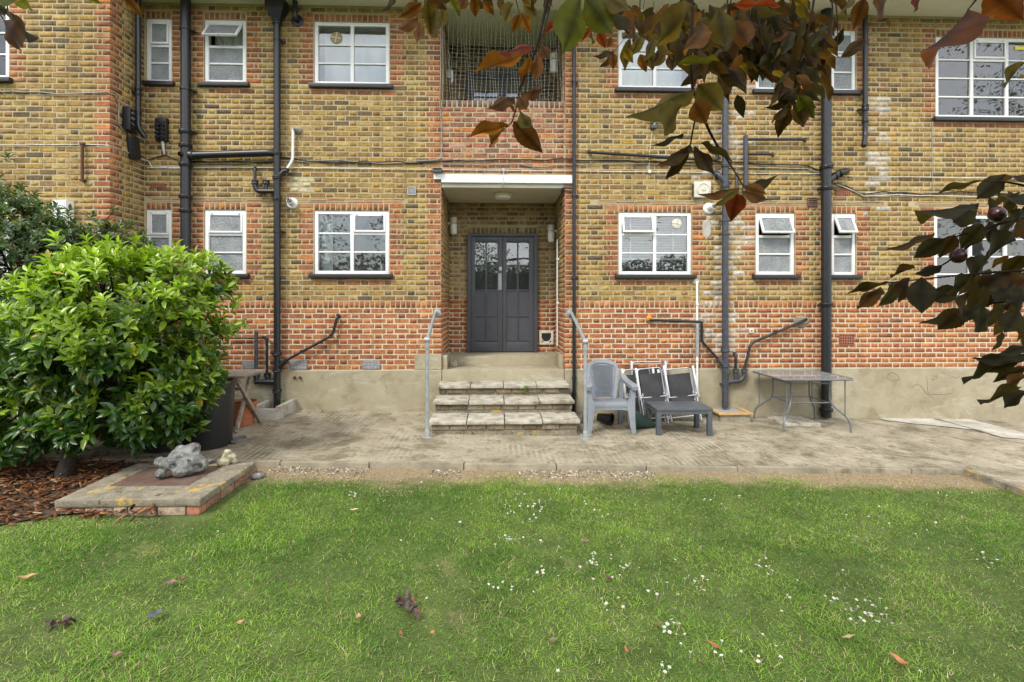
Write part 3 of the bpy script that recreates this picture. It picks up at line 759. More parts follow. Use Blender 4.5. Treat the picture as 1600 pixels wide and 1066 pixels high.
# ------------------------------------------------------------------ windows
def bar(x0, x1, y0, y1, z0, z1): return box(x0, x1, y0, y1, z0, z1, 0.004)
def window(w, yp, kind, glass, rows, cols, opened={}, hung=(), thick=(), inside=None, depth=1.3, name='window'):
    """w: name,x0,x1,z0,z1; rows: fractions from the top; opened {(c,r): deg}; hung: closed top-hung sashes"""
    _, x0, x1, z0, z1 = w; f = 0.052 if kind != 'tiny' else 0.045; ya, yb = yp + 0.018, yp + 0.085
    win = mk(name, join(bar(x0, x0 + f, ya, yb, z0, z1), bar(x1 - f, x1, ya, yb, z0, z1), bar(x0 + f, x1 - f, ya, yb, z1 - f, z1), bar(x0 + f, x1 - f, ya, yb, z0, z0 + f)), MAT['white'], BLD, 35)
    ix0, ix1, iz0, iz1 = x0 + f, x1 - f, z0 + f, z1 - f; mw = 0.05
    cw = (ix1 - ix0 - mw * (cols - 1)) / cols; gy0, gy1 = ya + 0.016, yb - 0.012
    for c in range(cols):
        cx0 = ix0 + c * (cw + mw); cx1 = cx0 + cw
        if c: mk('mullion', bar(cx0 - mw, cx0, ya + 0.006, yb - 0.003, iz0, iz1), MAT['white'], win, 35)
        zt = iz1
        for r, fr in enumerate(rows):
            h = (iz1 - iz0) * fr; zb = zt - h; last = r == len(rows) - 1; g = 0.0 if last else 0.011; gt = 0.0 if r == 0 else 0.011
            sash = (c, r) in opened or (c, r) in hung
            if not last:
                t = 0.02 if (sash or (c, r + 1) in hung) else 0.011
                mk('glazing_bar', bar(cx0, cx1, gy0 - 0.004, gy1, zb - t, zb + t), MAT['white'], win, 35)
            mg = MAT[glass[r] if isinstance(glass, (list, tuple)) else glass]
            a0, a1, b0, b1 = cx0 + 0.001, cx1 - 0.001, zb + (0.02 if sash else g), zt - gt
            if sash:
                s = 0.026; yy0, yy1 = ya - 0.012, ya + 0.02
                sg = join(bar(a0, a0 + s, yy0, yy1, b0, b1), bar(a1 - s, a1, yy0, yy1, b0, b1), bar(a0 + s, a1 - s, yy0, yy1, b1 - s, b1), bar(a0 + s, a1 - s, yy0, yy1, b0, b0 + s))
                pg = box(a0 + s, a1 - s, yy0 + 0.013, yy0 + 0.018, b0 + s, b1 - s)
                ang = opened.get((c, r), 0)
                Mx = Matrix.Translation((0, yy0, b1)) @ Matrix.Rotation(math.radians(-ang), 4, 'X') @ Matrix.Translation((0, -yy0, -b1))
                mk('sash', xf(sg, Mx), MAT['white'], win, 35); mk('pane', xf(pg, Mx), mg, win)
                for hx in (a0 + 0.1 * (a1 - a0), a1 - 0.1 * (a1 - a0)):
                    mk('hinge', box(hx - 0.012, hx + 0.012, ya - 0.024, ya - 0.002, b1 - 0.006, b1 + 0.016), MAT['white_plastic'], win)
                if ang > 5:
                    e = Mx @ Vector(((a0 + a1) / 2, yy0, b0)); mk('stay', tube([((a0 + a1) / 2 - 0.03, ya + 0.01, zb + 0.03), tuple(e)], 0.005, 6), MAT['iron_grey'], win)
            else:
                mk('pane', box(a0, a1, ya + 0.03, ya + 0.034, b0, b1), mg, win)
            zt = zb
    sx = 0.062
    mk('sill', box(max(x0 - sx, BAY_X + 0.006) if yp == 0 else x0 - sx, x1 + sx, yp - 0.062, yp + 0.06, z0 - 0.056, z0 + 0.002, 0.008), MAT['sill'], win, 40)
    # the room behind
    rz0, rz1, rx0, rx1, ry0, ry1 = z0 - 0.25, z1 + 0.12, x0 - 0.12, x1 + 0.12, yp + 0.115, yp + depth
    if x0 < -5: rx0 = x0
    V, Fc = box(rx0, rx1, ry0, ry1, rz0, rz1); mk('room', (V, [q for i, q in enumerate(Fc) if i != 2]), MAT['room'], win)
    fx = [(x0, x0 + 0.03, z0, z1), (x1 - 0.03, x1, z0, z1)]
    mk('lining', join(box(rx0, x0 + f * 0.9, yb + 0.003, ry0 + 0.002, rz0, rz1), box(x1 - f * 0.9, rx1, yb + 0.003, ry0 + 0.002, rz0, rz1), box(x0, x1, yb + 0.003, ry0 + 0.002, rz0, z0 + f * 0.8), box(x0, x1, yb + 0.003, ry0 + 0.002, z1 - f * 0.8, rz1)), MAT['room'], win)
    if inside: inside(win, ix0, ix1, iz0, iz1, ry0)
    return win
def drape(mat, x_from, x_to, amp=0.03, wl=0.11, off=0.06):
    def f(win, x0, x1, z0, z1, y):
        a, b = x0 + (x1 - x0) * x_from, x0 + (x1 - x0) * x_to; n = max(8, int((b - a) / 0.015)); V = []
        for i in range(n + 1):
            x = a + (b - a) * i / n; yy = y + off + amp * math.sin(x * 2 * math.pi / wl + math.sin(x * 9)); V += [(x, yy, z0 - 0.2), (x, yy, z1 + 0.1)]
        mk('curtain', (V, [(2 * i, 2 * i + 2, 2 * i + 3, 2 * i + 1) for i in range(n)]), mat, win, 180)
    return f
def blind(z_frac, nslat):
    def f(win, x0, x1, z0, z1, y):
        zb = z1 - (z1 - z0) * z_frac
        for i in range(nslat):
            zc = z1 - (z1 - zb) * (i + 0.5) / nslat
            g = xf(box(x0 + 0.01, x1 - 0.01, -0.025, 0.025, -0.001, 0.001), Matrix.Translation((0, y + 0.05, zc)) @ Matrix.Rotation(math.radians(28), 4, 'X'))
            mk('blind_slat', g, MAT['white_plastic'], win)
        mk('blind_rail', box(x0 + 0.01, x1 - 0.01, y + 0.03, y + 0.06, zb - 0.05, zb - 0.02), MAT['white_plastic'], win)
        for k in (0.16, 0.82): mk('blind_tape', box(x0 + (x1 - x0) * k - 0.01, x0 + (x1 - x0) * k + 0.01, y + 0.02, y + 0.022, zb - 0.02, z1), MAT['white_plastic'], win)
    return f
def both(*fs):
    def f(*a):
        for q in fs: q(*a)
    return f
def disc_vent(cx, cz, r, m):
    def f(win, x0, x1, z0, z1, y):
        yy = 0.05
        mk('round_vent', lathe([(r * 0.96, 0), (r, 0.006), (r * 0.9, 0.012), (r * 0.2, 0.016), (0.012, 0.018)], (cx, yy, cz), (0, -1, 0), 24), MAT[m], win, 30)
        for a in (0.2, 1.77):
            mk('vent_spoke', xf(box(-r * 0.9, r * 0.9, -0.004, 0.004, -0.007, 0.007), Matrix.Translation((cx, yy - 0.016, cz)) @ Matrix.Rotation(a, 4, 'Y')), MAT['cream_plastic'], win)
    return f
def jar(cx, z, col, h=0.16, r=0.035):
    def f(win, x0, x1, z0, z1, y):
        mk('sill_bottle', lathe([(r, 0), (r, h * 0.6), (r * 0.4, h * 0.75), (r * 0.4, h)], (cx, y + 0.05, z), (0, 0, 1), 12), MAT[col], win, 40)
    return f
R3 = (0.335, 0.33, 0.335)
window(WINS[0], 0, 'tiny', ('frosted',) * 3, (0.4, 0.3, 0.3), 1, hung=((0, 0),))
window(WINS[1], 0, 'small', ('frosted',) * 3, (0.36, 0.32, 0.32), 1, hung=((0, 0),), inside=both(jar(-3.75, 2.09, 'white_plastic'), jar(-3.82, 2.09, 'cream_plastic', 0.12), jar(-4.0, 2.09, 'terracotta', 0.09)))
pot1 = W(597, 420, 0.16)
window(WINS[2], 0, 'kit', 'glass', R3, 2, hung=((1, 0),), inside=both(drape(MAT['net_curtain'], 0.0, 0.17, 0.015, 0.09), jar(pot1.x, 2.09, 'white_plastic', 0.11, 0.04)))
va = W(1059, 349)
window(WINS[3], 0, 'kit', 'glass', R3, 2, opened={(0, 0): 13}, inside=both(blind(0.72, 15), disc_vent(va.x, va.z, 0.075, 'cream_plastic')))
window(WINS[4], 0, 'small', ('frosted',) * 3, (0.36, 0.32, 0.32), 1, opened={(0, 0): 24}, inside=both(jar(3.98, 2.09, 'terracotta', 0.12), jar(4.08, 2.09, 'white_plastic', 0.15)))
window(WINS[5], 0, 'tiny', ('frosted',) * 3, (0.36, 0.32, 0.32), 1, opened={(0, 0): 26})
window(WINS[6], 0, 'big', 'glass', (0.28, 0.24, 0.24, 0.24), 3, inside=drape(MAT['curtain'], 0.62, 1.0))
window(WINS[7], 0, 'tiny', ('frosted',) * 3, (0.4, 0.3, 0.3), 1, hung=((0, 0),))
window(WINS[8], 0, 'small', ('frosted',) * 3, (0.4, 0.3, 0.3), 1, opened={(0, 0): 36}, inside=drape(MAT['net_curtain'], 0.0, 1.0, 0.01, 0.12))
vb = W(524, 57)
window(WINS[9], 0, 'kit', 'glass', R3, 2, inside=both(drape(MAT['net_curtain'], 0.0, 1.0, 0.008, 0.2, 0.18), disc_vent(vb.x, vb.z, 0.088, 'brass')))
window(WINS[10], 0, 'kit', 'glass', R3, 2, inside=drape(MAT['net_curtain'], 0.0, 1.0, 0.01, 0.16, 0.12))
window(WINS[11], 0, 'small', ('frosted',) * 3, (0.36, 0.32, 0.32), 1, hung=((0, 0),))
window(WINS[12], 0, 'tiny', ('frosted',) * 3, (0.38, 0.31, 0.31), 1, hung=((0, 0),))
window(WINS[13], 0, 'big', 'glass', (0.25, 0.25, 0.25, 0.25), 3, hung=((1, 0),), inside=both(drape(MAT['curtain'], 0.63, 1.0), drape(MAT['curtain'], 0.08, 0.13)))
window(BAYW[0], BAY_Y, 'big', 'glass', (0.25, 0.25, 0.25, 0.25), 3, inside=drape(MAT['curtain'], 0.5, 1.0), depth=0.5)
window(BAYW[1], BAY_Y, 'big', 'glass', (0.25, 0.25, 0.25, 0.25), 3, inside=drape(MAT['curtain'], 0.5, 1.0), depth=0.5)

# ------------------------------------------------------------------ doors
def double_door(l, r, zb, zt, y, sub, label, cells):
    ft = 0.055
    mk('door_frame', join(box(l, l + ft, y - 0.05, y + 0.05, zb, zt, 0.005), box(r - ft, r, y - 0.05, y + 0.05, zb, zt, 0.005), box(l + ft, r - ft, y - 0.05, y + 0.05, zt - ft, zt, 0.005)), MAT['door'], BLD, 35)
    mid = (l + r) / 2
    for k, (a, b) in enumerate(((l + ft + 0.003, mid - 0.002), (mid + 0.002, r - ft - 0.003))):
        z0, z1 = zb + 0.012, zt - ft - 0.003; H = z1 - z0
        zr = [z1 - H * q for q in cells]                      # edges of the four rows, from the top
        st = 0.085; ya, yb = y - 0.022, y + 0.022; g = []
        g.append(box(a, a + st * 0.8, ya, yb, z0, z1, 0.004)); g.append(box(b - st, b, ya, yb, z0, z1, 0.004))
        g.append(box(a + st * 0.8, b - st, ya, yb, zr[0], z1, 0.004)); g.append(box(a + st * 0.8, b - st, ya, yb, z0, zr[-1], 0.004))
        leaf = mk('door', join(*g), MAT['door'], BLD, 35)
        x0, x1 = a + st * 0.8, b - st; xm = (x0 + x1) / 2
        mk('muntin', box(xm - 0.013, xm + 0.013, ya + 0.003, yb, zr[-1], zr[0], 0.003), MAT['door'], leaf, 35)
        for i, (t0, t1) in enumerate(zip(zr, zr[1:])):
            if i: mk('muntin', box(x0, x1, ya + 0.0045, yb, t0 - 0.011, t0 + 0.011, 0.003), MAT['door'], leaf, 35)
            for c0, c1 in ((x0, xm - 0.012), (xm + 0.012, x1)):
                lo, hi = t1 + 0.01, t0 - 0.01
                if i < 2: mk('pane', box(c0, c1, y - 0.003, y + 0.003, lo, hi), MAT['glass'], leaf)
                else: mk('panel', box(c0, c1, y - 0.002, y + 0.01, lo, hi), MAT['door'], leaf)
        if sub and k == 0:
            pz = W(781, 440, y).z; lz = W(781, 420, y).z
            mk('push_plate', box(b - 0.07, b - 0.012, ya - 0.004, ya, pz - 0.14, pz + 0.14), MAT['galv'], leaf)
            mk('lock', join(box(b - 0.055, b - 0.012, ya - 0.006, ya, lz - 0.03, lz + 0.03), lathe([(0.014, 0), (0.014, 0.012), (0.01, 0.014)], (b - 0.034, ya - 0.006, lz), (0, -1, 0), 14)), MAT['alu'], leaf)
    mk('hall', (lambda g: (g[0], [q for i, q in enumerate(g[1]) if i != 2]))(box(l, r, y + 0.06, 1.88, zb - 0.02, zt)), MAT['dark_plastic'], BLD)
double_door(DOOR_L, DOOR_R, FLOOR_Z, DOOR_T, PDEP - 0.03, True, 'front', (0.045, 0.25, 0.465, 0.69, 0.912))
double_door(BD_L, BD_R, 3.99, BD_T, PDEP - 0.03, False, 'balcony', (0.045, 0.25, 0.465, 0.69, 0.912))
# cat flap in the porch wall
cf = [W(842.5, 517, PDEP), W(864.5, 538.5, PDEP)]
x0, x1, z1, z0 = cf[0].x, cf[1].x, cf[0].z, cf[1].z; fr = 0.04
flap = mk('cat_flap', join(box(x0, x0 + fr, PDEP - 0.03, PDEP, z0, z1, 0.005), box(x1 - fr, x1, PDEP - 0.03, PDEP, z0, z1, 0.005), box(x0 + fr, x1 - fr, PDEP - 0.03, PDEP, z1 - fr, z1, 0.005), box(x0 + fr, x1 - fr, PDEP - 0.03, PDEP, z0, z0 + fr, 0.005)), MAT['cream_plastic'], BLD, 35)
xm = (x0 + x1) / 2
mk('flap', box(x0 + fr, x1 - fr, PDEP - 0.012, PDEP - 0.008, z0 + fr, z1 - fr), MAT['black_plastic'], flap)
rr = (x1 - x0) / 2 - fr
mk('flap_rim', tube([(xm + rr * math.cos(a), PDEP - 0.016, z0 + fr + rr * 0.9 + rr * math.sin(a) * 0.85) for a in np.linspace(math.pi, 2 * math.pi, 12)], 0.01, 8), MAT['cream_plastic'], flap, 60)

# ------------------------------------------------------------------ entrance steps
ST = root('entrance_steps', (0.1, -0.6, 0), 'mossy entrance steps of paving slabs on brick risers below the grey doors', 'steps')
sx0, sx1 = PX0 + 0.005, PX1 - 0.005
mk('landing', join(box(sx0, sx1, 0.5, PDEP + 0.1, -0.3, FLOOR_Z, 0.012), box(sx0, sx1, -0.012, 0.5, -0.3, 0.635, 0.012)), MAT['render'], ST, 35)
for sgn, a in ((1, sx0), (-1, sx1)):
    mk('stringer', box(min(a, a + sgn * 0.07), max(a, a + sgn * 0.07), 0.03, 0.5, 0.6, 0.845, 0.008), MAT['render'], ST, 35)
mk('loose_block', box(sx0 + 0.08, sx0 + 0.2, 0.3, 0.45, 0.637, 0.735, 0.01), MAT['concrete'], ST, 35)
levels = [(0.475, -0.43, -0.02), (0.335, -0.85, -0.42), (0.185, -1.29, -0.84)]
rs = random.Random(3)
for zt, yf, yb in levels:
    mk('step_core', box(sx0 + 0.012, sx1 - 0.012, yf + 0.045, yb + 0.06, -0.3, zt - 0.046), MAT['lichen'], ST)
    L = (sx1 - sx0 + 0.06) / 4
    for k in range(4):
        a = sx0 - 0.03 + k * L
        g = box(a + 0.005, a + L - 0.005, yf, yb + 0.02, zt - 0.042, zt, 0.008)
        M = Matrix.Translation((0, 0, rs.uniform(-0.003, 0.003))) @ Matrix.Translation((a, yf, zt)) @ Matrix.Rotation(rs.uniform(-0.008, 0.008), 4, 'Z') @ Matrix.Rotation(rs.uniform(-0.006, 0.006), 4, 'X') @ Matrix.Translation((-a, -yf, -zt))
        mk('slab', xf(g, M), MAT['slab'], ST, 40)
    x = sx0 + 0.012 - rs.uniform(0, 0.15); zz = zt - 0.046 - 0.065
    while x < sx1:
        a, b = max(x, sx0), min(x + 0.215, sx1)
        if b - a > 0.03:
            c = rs.choice([(0.22, 0.18, 0.115), (0.19, 0.155, 0.10), (0.27, 0.225, 0.15), (0.14, 0.115, 0.075)])
            o = mk('brick', box(a + 0.003, b - 0.003, yf + 0.03 + rs.uniform(-0.004, 0.004), yf + 0.13, zz, zz + 0.062, 0.005), MAT['brick'], ST, 40); set_tint(o.data, 1.0); o.color = (*c, 1)
        x += 0.225

# pencil scribbles on the plinth at the far end
for pts in ([(1384, 592), (1388, 584), (1396, 582), (1404, 588), (1406, 594), (1390, 594), (1386, 590)], [(1456, 596), (1461, 586), (1466, 592), (1458, 594)], [(1448, 588), (1449, 602), (1450, 616), (1470, 617), (1488, 615)], [(1424, 606), (1432, 600), (1440, 604), (1446, 614), (1458, 622)], [(1488, 588), (1494, 592), (1499, 588)]):
    mk('pencil_scribble', tube(rounded([W(x, y, -0.0228) for x, y in pts], 0.05, 4), 0.0022, 4), MAT['iron_grey'], BLD)
mk('sticker', box(W(1590, 72, 0).x, W(1606, 72, 0).x, 0.04, 0.043, W(1596, 76, 0).z, W(1596, 70.5, 0).z), MAT['sticker'], BLD)

# ================================================================== PIPES ON THE WALL
def collar(p, r, parent, mat, h=0.05):
    mk('collar', lathe([(r * 1.04, 0), (r * 1.32, 0.004), (r * 1.36, h * 0.3), (r * 1.22, h * 0.42), (r * 1.22, h * 0.55), (r * 1.36, h * 0.68), (r * 1.32, h * 0.96), (r * 1.04, h)], (p[0], p[1], p[2] - h / 2), (0, 0, 1), 20), mat, parent, 50)
def bracket(p, r, parent, mat, side=1, y_wall=0.0):
    x, y, z = p
    g = [lathe([(r * 1.1, 0), (r * 1.16, 0.003), (r * 1.16, 0.032), (r * 1.1, 0.035)], (x, y, z - 0.017), (0, 0, 1), 18)]
    for s in (-1, 1):
        g.append(box(x + s * (r * 1.0) - 0.003, x + s * (r * 1.0) + 0.003, y, y_wall, z - 0.014, z + 0.014))
    g.append(tube([(x + side * (r + 0.03), y + 0.02, z), (x + side * (r + 0.03), y_wall, z)], 0.012, 8)); g.append(box(min(x, x + side * (r + 0.035)), max(x, x + side * (r + 0.035)), y + 0.03, y + 0.042, z - 0.014, z + 0.014))
    mk('bracket', join(*g), mat, parent, 40)
def standpipe(name, label, px, ytop, ybot, r, collars, brackets, Y, mat='iron', pts=None, cat='pipe'):
    m = MAT[mat]
    top, bot = W(px, ytop, Y), W(px, ybot, Y)
    X = W(px, 300, Y).x
    rt = root(name, (X, Y, bot.z), label, cat)
    if pts is None: pts = [(X, Y, bot.z), (X, Y, top.z)]
    mk('pipe', tube(pts, r, 18), m, rt, 50)
    for c in collars: collar((X, Y, W(px, c, Y).z), r, rt, m)
    for c in brackets: bracket((X, Y, W(px, c, Y).z), r, rt, m)
    return rt, X
def branch(rt, pts, r, mat, name='branch_pipe', br=0.06, n=14):
    return mk(name, tube(rounded(pts, br), r, n), MAT[mat], rt, 60)
def flange(rt, p, r, mat, ax=(0, -1, 0), name='flange'):
    mk(name, lathe([(r, -0.003), (r, 0.008), (r * 0.85, 0.014), (r * 0.5, 0.018)], p, ax, 20), MAT[mat], rt, 40)

# soil pipe near the bay
YP = -0.105
p1, X1 = standpipe('soil_pipe', 'thick black soil pipe beside the corner of the projecting bay', 290, -6, 640, 0.066, [207, 228, 258, 308, 330], [46, 140, 205], YP)
a, b = W(296, 243, YP), W(427, 239, YP)
branch(p1, [a, (b.x - 0.06, YP, b.z), (b.x + 0.01, YP + 0.02, b.z), (b.x + 0.01, 0.02, b.z)], 0.052, 'iron', br=0.09)
mk('branch_socket', lathe([(0.056, 0), (0.066, 0.01), (0.066, 0.05), (0.056, 0.06)], a, (1, 0, 0), 18), MAT['iron'], p1, 40)
mk('access_eye', lathe([(0.034, 0), (0.034, 0.075), (0.026, 0.075), (0.026, 0.03)], (X1 - 0.005, YP - 0.02, a.z), (-0.45, -0.9, 0), 16), MAT['iron'], p1, 40)
# rainwater pipe in the corner
YC = -0.24
X0 = W(216, 100, YC).x
zb = W(217, 190, YC).z; ze = W(226, 214, -0.2)
p0 = root('rainwater_pipe', (X0, YC, ze.z), 'slim black rainwater pipe in the corner of the bay, kicking out at its foot', 'pipe')
mk('pipe', tube(rounded([(X0, YC, 6.0), (X0, YC, zb), (X0 + 0.012, YC - 0.01, zb - 0.1), (X0 + 0.07, -0.2, ze.z - 0.01)], 0.12, 8), 0.036, 16), MAT['iron'], p0, 60)
for c in (140, 148): collar((X0, YC, W(216, c, YC).z), 0.036, p0, MAT['iron'], 0.04)
collar((X0, YC, W(216, 177, YC).z), 0.032, p0, MAT['iron'], 0.05); mk('bracket', box(BAY_X, X0, YC - 0.02, YC + 0.02, W(216, 144, YC).z - 0.015, W(216, 144, YC).z + 0.015), MAT['iron'], p0)
# hopper pipe
YH = -0.085
p2, X2 = standpipe('waste_stack', 'black waste stack with a hopper head beside the lamp-free kitchen wall', 433, 24, 637, 0.047, [36, 240, 278, 311, 553, 579, 611], [62, 362], YH)
p2['label'] = 'tall black waste stack with a square hopper head at its top'
h0, h1 = W(418, 26, YH), W(447, 0, YH)
V = [];
for zz, k in ((h0.z - 0.07, 0.35), (h0.z, 0.62), (h0.z + 0.09, 0.92), (h0.z + 0.1, 1.0), (h0.z + 0.26, 1.0)):
    w = (h1.x - h0.x) / 2 * k; V += [(X2 - w, YH - w * 0.8, zz), (X2 + w, YH - w * 0.8, zz), (X2 + w, min(YH + w * 0.7, -0.003), zz), (X2 - w, min(YH + w * 0.7, -0.003), zz)]
Fc = [(i * 4 + k, i * 4 + (k + 1) % 4, i * 4 + 4 + (k + 1) % 4, i * 4 + 4 + k) for i in range(4) for k in range(4)] + [(3, 2, 1, 0)]
mk('hopper_head', (V, Fc), MAT['iron'], p2)
w0, w1, w2 = W(462, 203, 0.02), W(458, 207, -0.05), W(457.5, 250, -0.05)
branch(p2, [(w0.x + 0.03, 0.01, w0.z), (w1.x, -0.05, w0.z), (w2.x, -0.05, w2.z), W(450, 262, -0.06), W(445, 268, -0.07)], 0.019, 'white_plastic', 'waste_pipe', 0.05)
mk('waste_boss', lathe([(0.05, 0), (0.05, 0.02), (0.03, 0.07), (0.02, 0.1)], (w0.x + 0.06, 0.0, w0.z - 0.02), (-0.5, -0.8, 0.1), 14), MAT['cable_grey'], p2, 50)
branch(p2, [W(434, 284, YH), W(438, 272, YH), W(449, 264, YH + 0.01)], 0.034, 'iron', br=0.05)
collar(W(447, 266, YH + 0.01), 0.03, p2, MAT['iron'], 0.05)
branch(p2, [W(398, 283, YH), W(398, 290, YH), W(402, 299, YH), W(432, 299, YH)], 0.034, 'iron', br=0.1)
branch(p2, [W(398.5, 262, 0.0), W(398.5, 263, YH), W(398.5, 285, YH)], 0.02, 'iron', br=0.04)
for q in (398.5, 416): collar(W(q, 285, YH), 0.036, p2, MAT['iron'], 0.06)
branch(p2, [W(416, 288, YH), W(416, 299, YH)], 0.028, 'iron')
branch(p2, [W(436, 570, YH), W(449, 562, YH), W(517, 525, YH + 0.02), W(521, 519, YH + 0.02), W(527, 495, YH + 0.03), W(527.5, 492, 0.01)], 0.02, 'iron', 'waste_pipe', 0.04)
branch(p2, [W(434, 575, YH), W(448, 563, YH - 0.01)], 0.036, 'iron'); flange(p2, W(529, 494, 0), 0.035, 'iron')
for s in (472, 517): collar(W(s, 562 - (s - 449) * 0.545, YH + 0.01), 0.02, p2, MAT['iron'], 0.05)
branch(p2, [W(362, 528, -0.05), W(398, 528, -0.05)], 0.013, 'iron', 'waste_pipe'); branch(p2, [W(400.5, 518, -0.06), W(400.5, 585, -0.06)], 0.026, 'iron_grey', 'waste_pipe')
branch(p2, [W(411, 527, 0.01), W(417, 527, -0.06), W(417, 585, -0.06)], 0.019, 'iron', 'waste_pipe', 0.03)
for q in (400.5, 417.5): collar(W(q, 586, -0.06), 0.036, p2, MAT['iron'], 0.06); branch(p2, [W(q, 588, -0.06), W(q, 597, -0.07)], 0.033, 'iron')
branch(p2, [W(399, 597, -0.07), W(432, 597, YH)], 0.035, 'iron')
# vent terminal at the top
v0 = W(465, 33, 0)
pv_ = root('vent_terminal', v0, 'short black flue pipe bending into a round wall plate beside the hopper', 'pipe')
branch(pv_, [(v0.x, -0.09, 6.0), (v0.x, -0.09, v0.z + 0.05), (v0.x, -0.075, v0.z), (v0.x, 0.0, v0.z)], 0.036, 'iron', 'pipe', 0.07); flange(pv_, v0, 0.088, 'iron')
# grey soil stack
YG = -0.1
p3, X3 = standpipe('soil_stack', 'worn grey soil stack on the white-stained brickwork', 1133, 60, 637, 0.046, [259, 291, 547, 571], [345, 366, 601], YG, 'iron_grey')
branch(p3, [W(1132, 285, YG), W(1124, 274, YG), W(1117, 268, 0.0)], 0.036, 'iron_grey', br=0.05); collar(W(1120, 271, -0.06), 0.034, p3, MAT['iron_grey'], 0.05)
branch(p3, [W(1152, 271, 0.0), W(1151, 272, -0.06), W(1150.5, 298, -0.07), W(1136, 312, YG)], 0.02, 'iron_grey', 'waste_pipe', 0.04)
branch(p3, [W(1165, 212, -0.075), W(1165, 300, -0.075), W(1137, 318, YG)], 0.034, 'iron_grey', br=0.1); collar(W(1165, 293, -0.075), 0.034, p3, MAT['iron_grey'], 0.05)
for y, xe in ((218, 1258), (241, 1208)):
    branch(p3, [W(1165, y, -0.075), W(xe - 2, y, -0.075), W(xe, y + 1, 0.0)], 0.021, 'iron', 'waste_pipe', 0.03); collar(W(1258 if y == 218 else 1206, y, -0.075), 0.02, p3, MAT['iron'], 0.04)
branch(p3, [W(921, 236, 0.0), W(921, 238, -0.06), W(1090, 249, -0.06), W(1120, 250, -0.06), W(1120, 226, -0.06)], 0.022, 'iron', 'waste_pipe', 0.03)
branch(p3, [W(1132, 572, YG), W(1120, 559, YG), W(1096.5, 533, -0.06), W(1096.5, 503, -0.06), W(1016, 500, -0.06), W(1014, 499, 0.0)], 0.019, 'iron', 'waste_pipe', 0.03)
mk('waste_boss', tube([W(1132, 572, YG), W(1121, 560, YG)], 0.036, 14), MAT['iron_grey'], p3, 50)
def blob(c, r, sq=(1, 1, 1), seed=0, amp=0.25, sub=3):
    bm = bmesh.new(); bmesh.ops.create_icosphere(bm, subdivisions=sub, radius=1)
    for v in bm.verts:
        d = v.co.normalized(); k = 1 + amp * mnoise.noise(d * 1.7 + Vector((seed, seed * 2.1, 0))) + amp * 0.4 * mnoise.noise(d * 4 + Vector((0, seed, 3)))
        v.co = Vector((d.x * sq[0], d.y * sq[1], d.z * sq[2])) * (r * k) + Vector(c)
    return bm_geo(bm)
mk('foam_plug', blob(W(1014, 498, -0.02), 0.05, (0.9, 0.8, 1), 3, 0.35), MAT['foam'], p3, 180)
branch(p3, [W(1149.5, 580, -0.08), W(1149.5, 597, -0.08)], 0.032, 'iron_grey'); branch(p3, [W(1147, 553, 0.0), W(1149, 552, -0.06), W(1149.5, 560, -0.08), W(1149.5, 580, -0.08)], 0.02, 'iron', 'waste_pipe', 0.04)
branch(p3, [W(1163, 578, -0.08), W(1163, 588, -0.08), W(1157, 595, -0.08), W(1136, 597, YG)], 0.032, 'iron_grey', br=0.06)
for q in (1149.5, 1163): collar(W(q, 579, -0.08), 0.034, p3, MAT['iron_grey'], 0.055)
branch(p3, [W(1163, 578, -0.08), W(1172, 540, -0.07), W(1177, 535, -0.07), W(1252, 503, -0.05), W(1260, 499, 0.0)], 0.02, 'iron', 'waste_pipe', 0.05); collar(W(1212, 519, -0.06), 0.02, p3, MAT['iron'], 0.05)
pl = W(1252, 502, 0); mk('mortar_patch', xf(blob((0, 0, 0), 0.12, (1, 0.06, 0.75), 5, 0.4), Matrix.Translation(pl)), MAT['concrete'], p3, 180)
# white overflow pipe
p = W(1089.5, 440, -0.05)
ow = root('overflow_pipe', (p.x, -0.05, 0), 'thin white pipe with a grey sleeve under the kitchen window with the blind', 'pipe')
branch(ow, [(p.x, 0.0, p.z), (p.x, -0.04, p.z - 0.01), (p.x, -0.05, W(1089, 640, -0.05).z)], 0.0165, 'white_plastic', 'pipe', 0.04); flange(ow, (p.x, 0, p.z), 0.045, 'cream_plastic')
mk('sleeve', tube([(p.x, -0.05, W(1089, 556, -0.05).z), (p.x, -0.05, W(1089, 507, -0.05).z)], 0.026, 14), MAT['galv'], ow, 50)
for y in (476, 563, 615): collar((p.x, -0.05, W(1089, y, -0.05).z), 0.016, ow, MAT['white_plastic'], 0.03)
# thick soil pipe on the right
p4, X4 = standpipe('soil_pipe', 'thick black soil pipe behind the glass-topped table', 1291, 10, 652, 0.068, [68, 262, 295, 476, 640], [294, 477], YP)
branch(p4, [W(1296, 283, YP), W(1310, 270, YP), W(1321, 267, -0.04), W(1323, 267, 0.0)], 0.045, 'iron', br=0.05)
for q in (1304, 1311): mk('branch_socket', lathe([(0.05, 0), (0.058, 0.006), (0.058, 0.03), (0.05, 0.036)], W(q, 276 - (q - 1304) * 0.6, YP), (0.8, 0.1, 0.5), 16), MAT['iron'], p4, 40)
# rainwater pipe by the tiny window
X5 = W(1352, 100, -0.08).x; zb = W(1352, 200, -0.08).z; ze = W(1348, 229, -0.14)
p5 = root('rainwater_pipe', (X5, -0.08, ze.z), 'slim black rainwater pipe ending in a shoe above bare wall', 'pipe')
mk('pipe', tube(rounded([(X5, -0.08, 6.0), (X5, -0.08, zb), (X5 - 0.005, -0.085, zb - 0.1), (ze.x, -0.16, ze.z)], 0.15, 8), 0.036, 16), MAT['iron'], p5, 60)
for c in (166, 172, 190): collar((X5, -0.08, W(1352, c, -0.08).z), 0.036, p5, MAT['iron'], 0.04)
for c in (68, 170): bracket((X5, -0.08, W(1352, c, -0.08).z), 0.036, p5, MAT['iron'], -1)
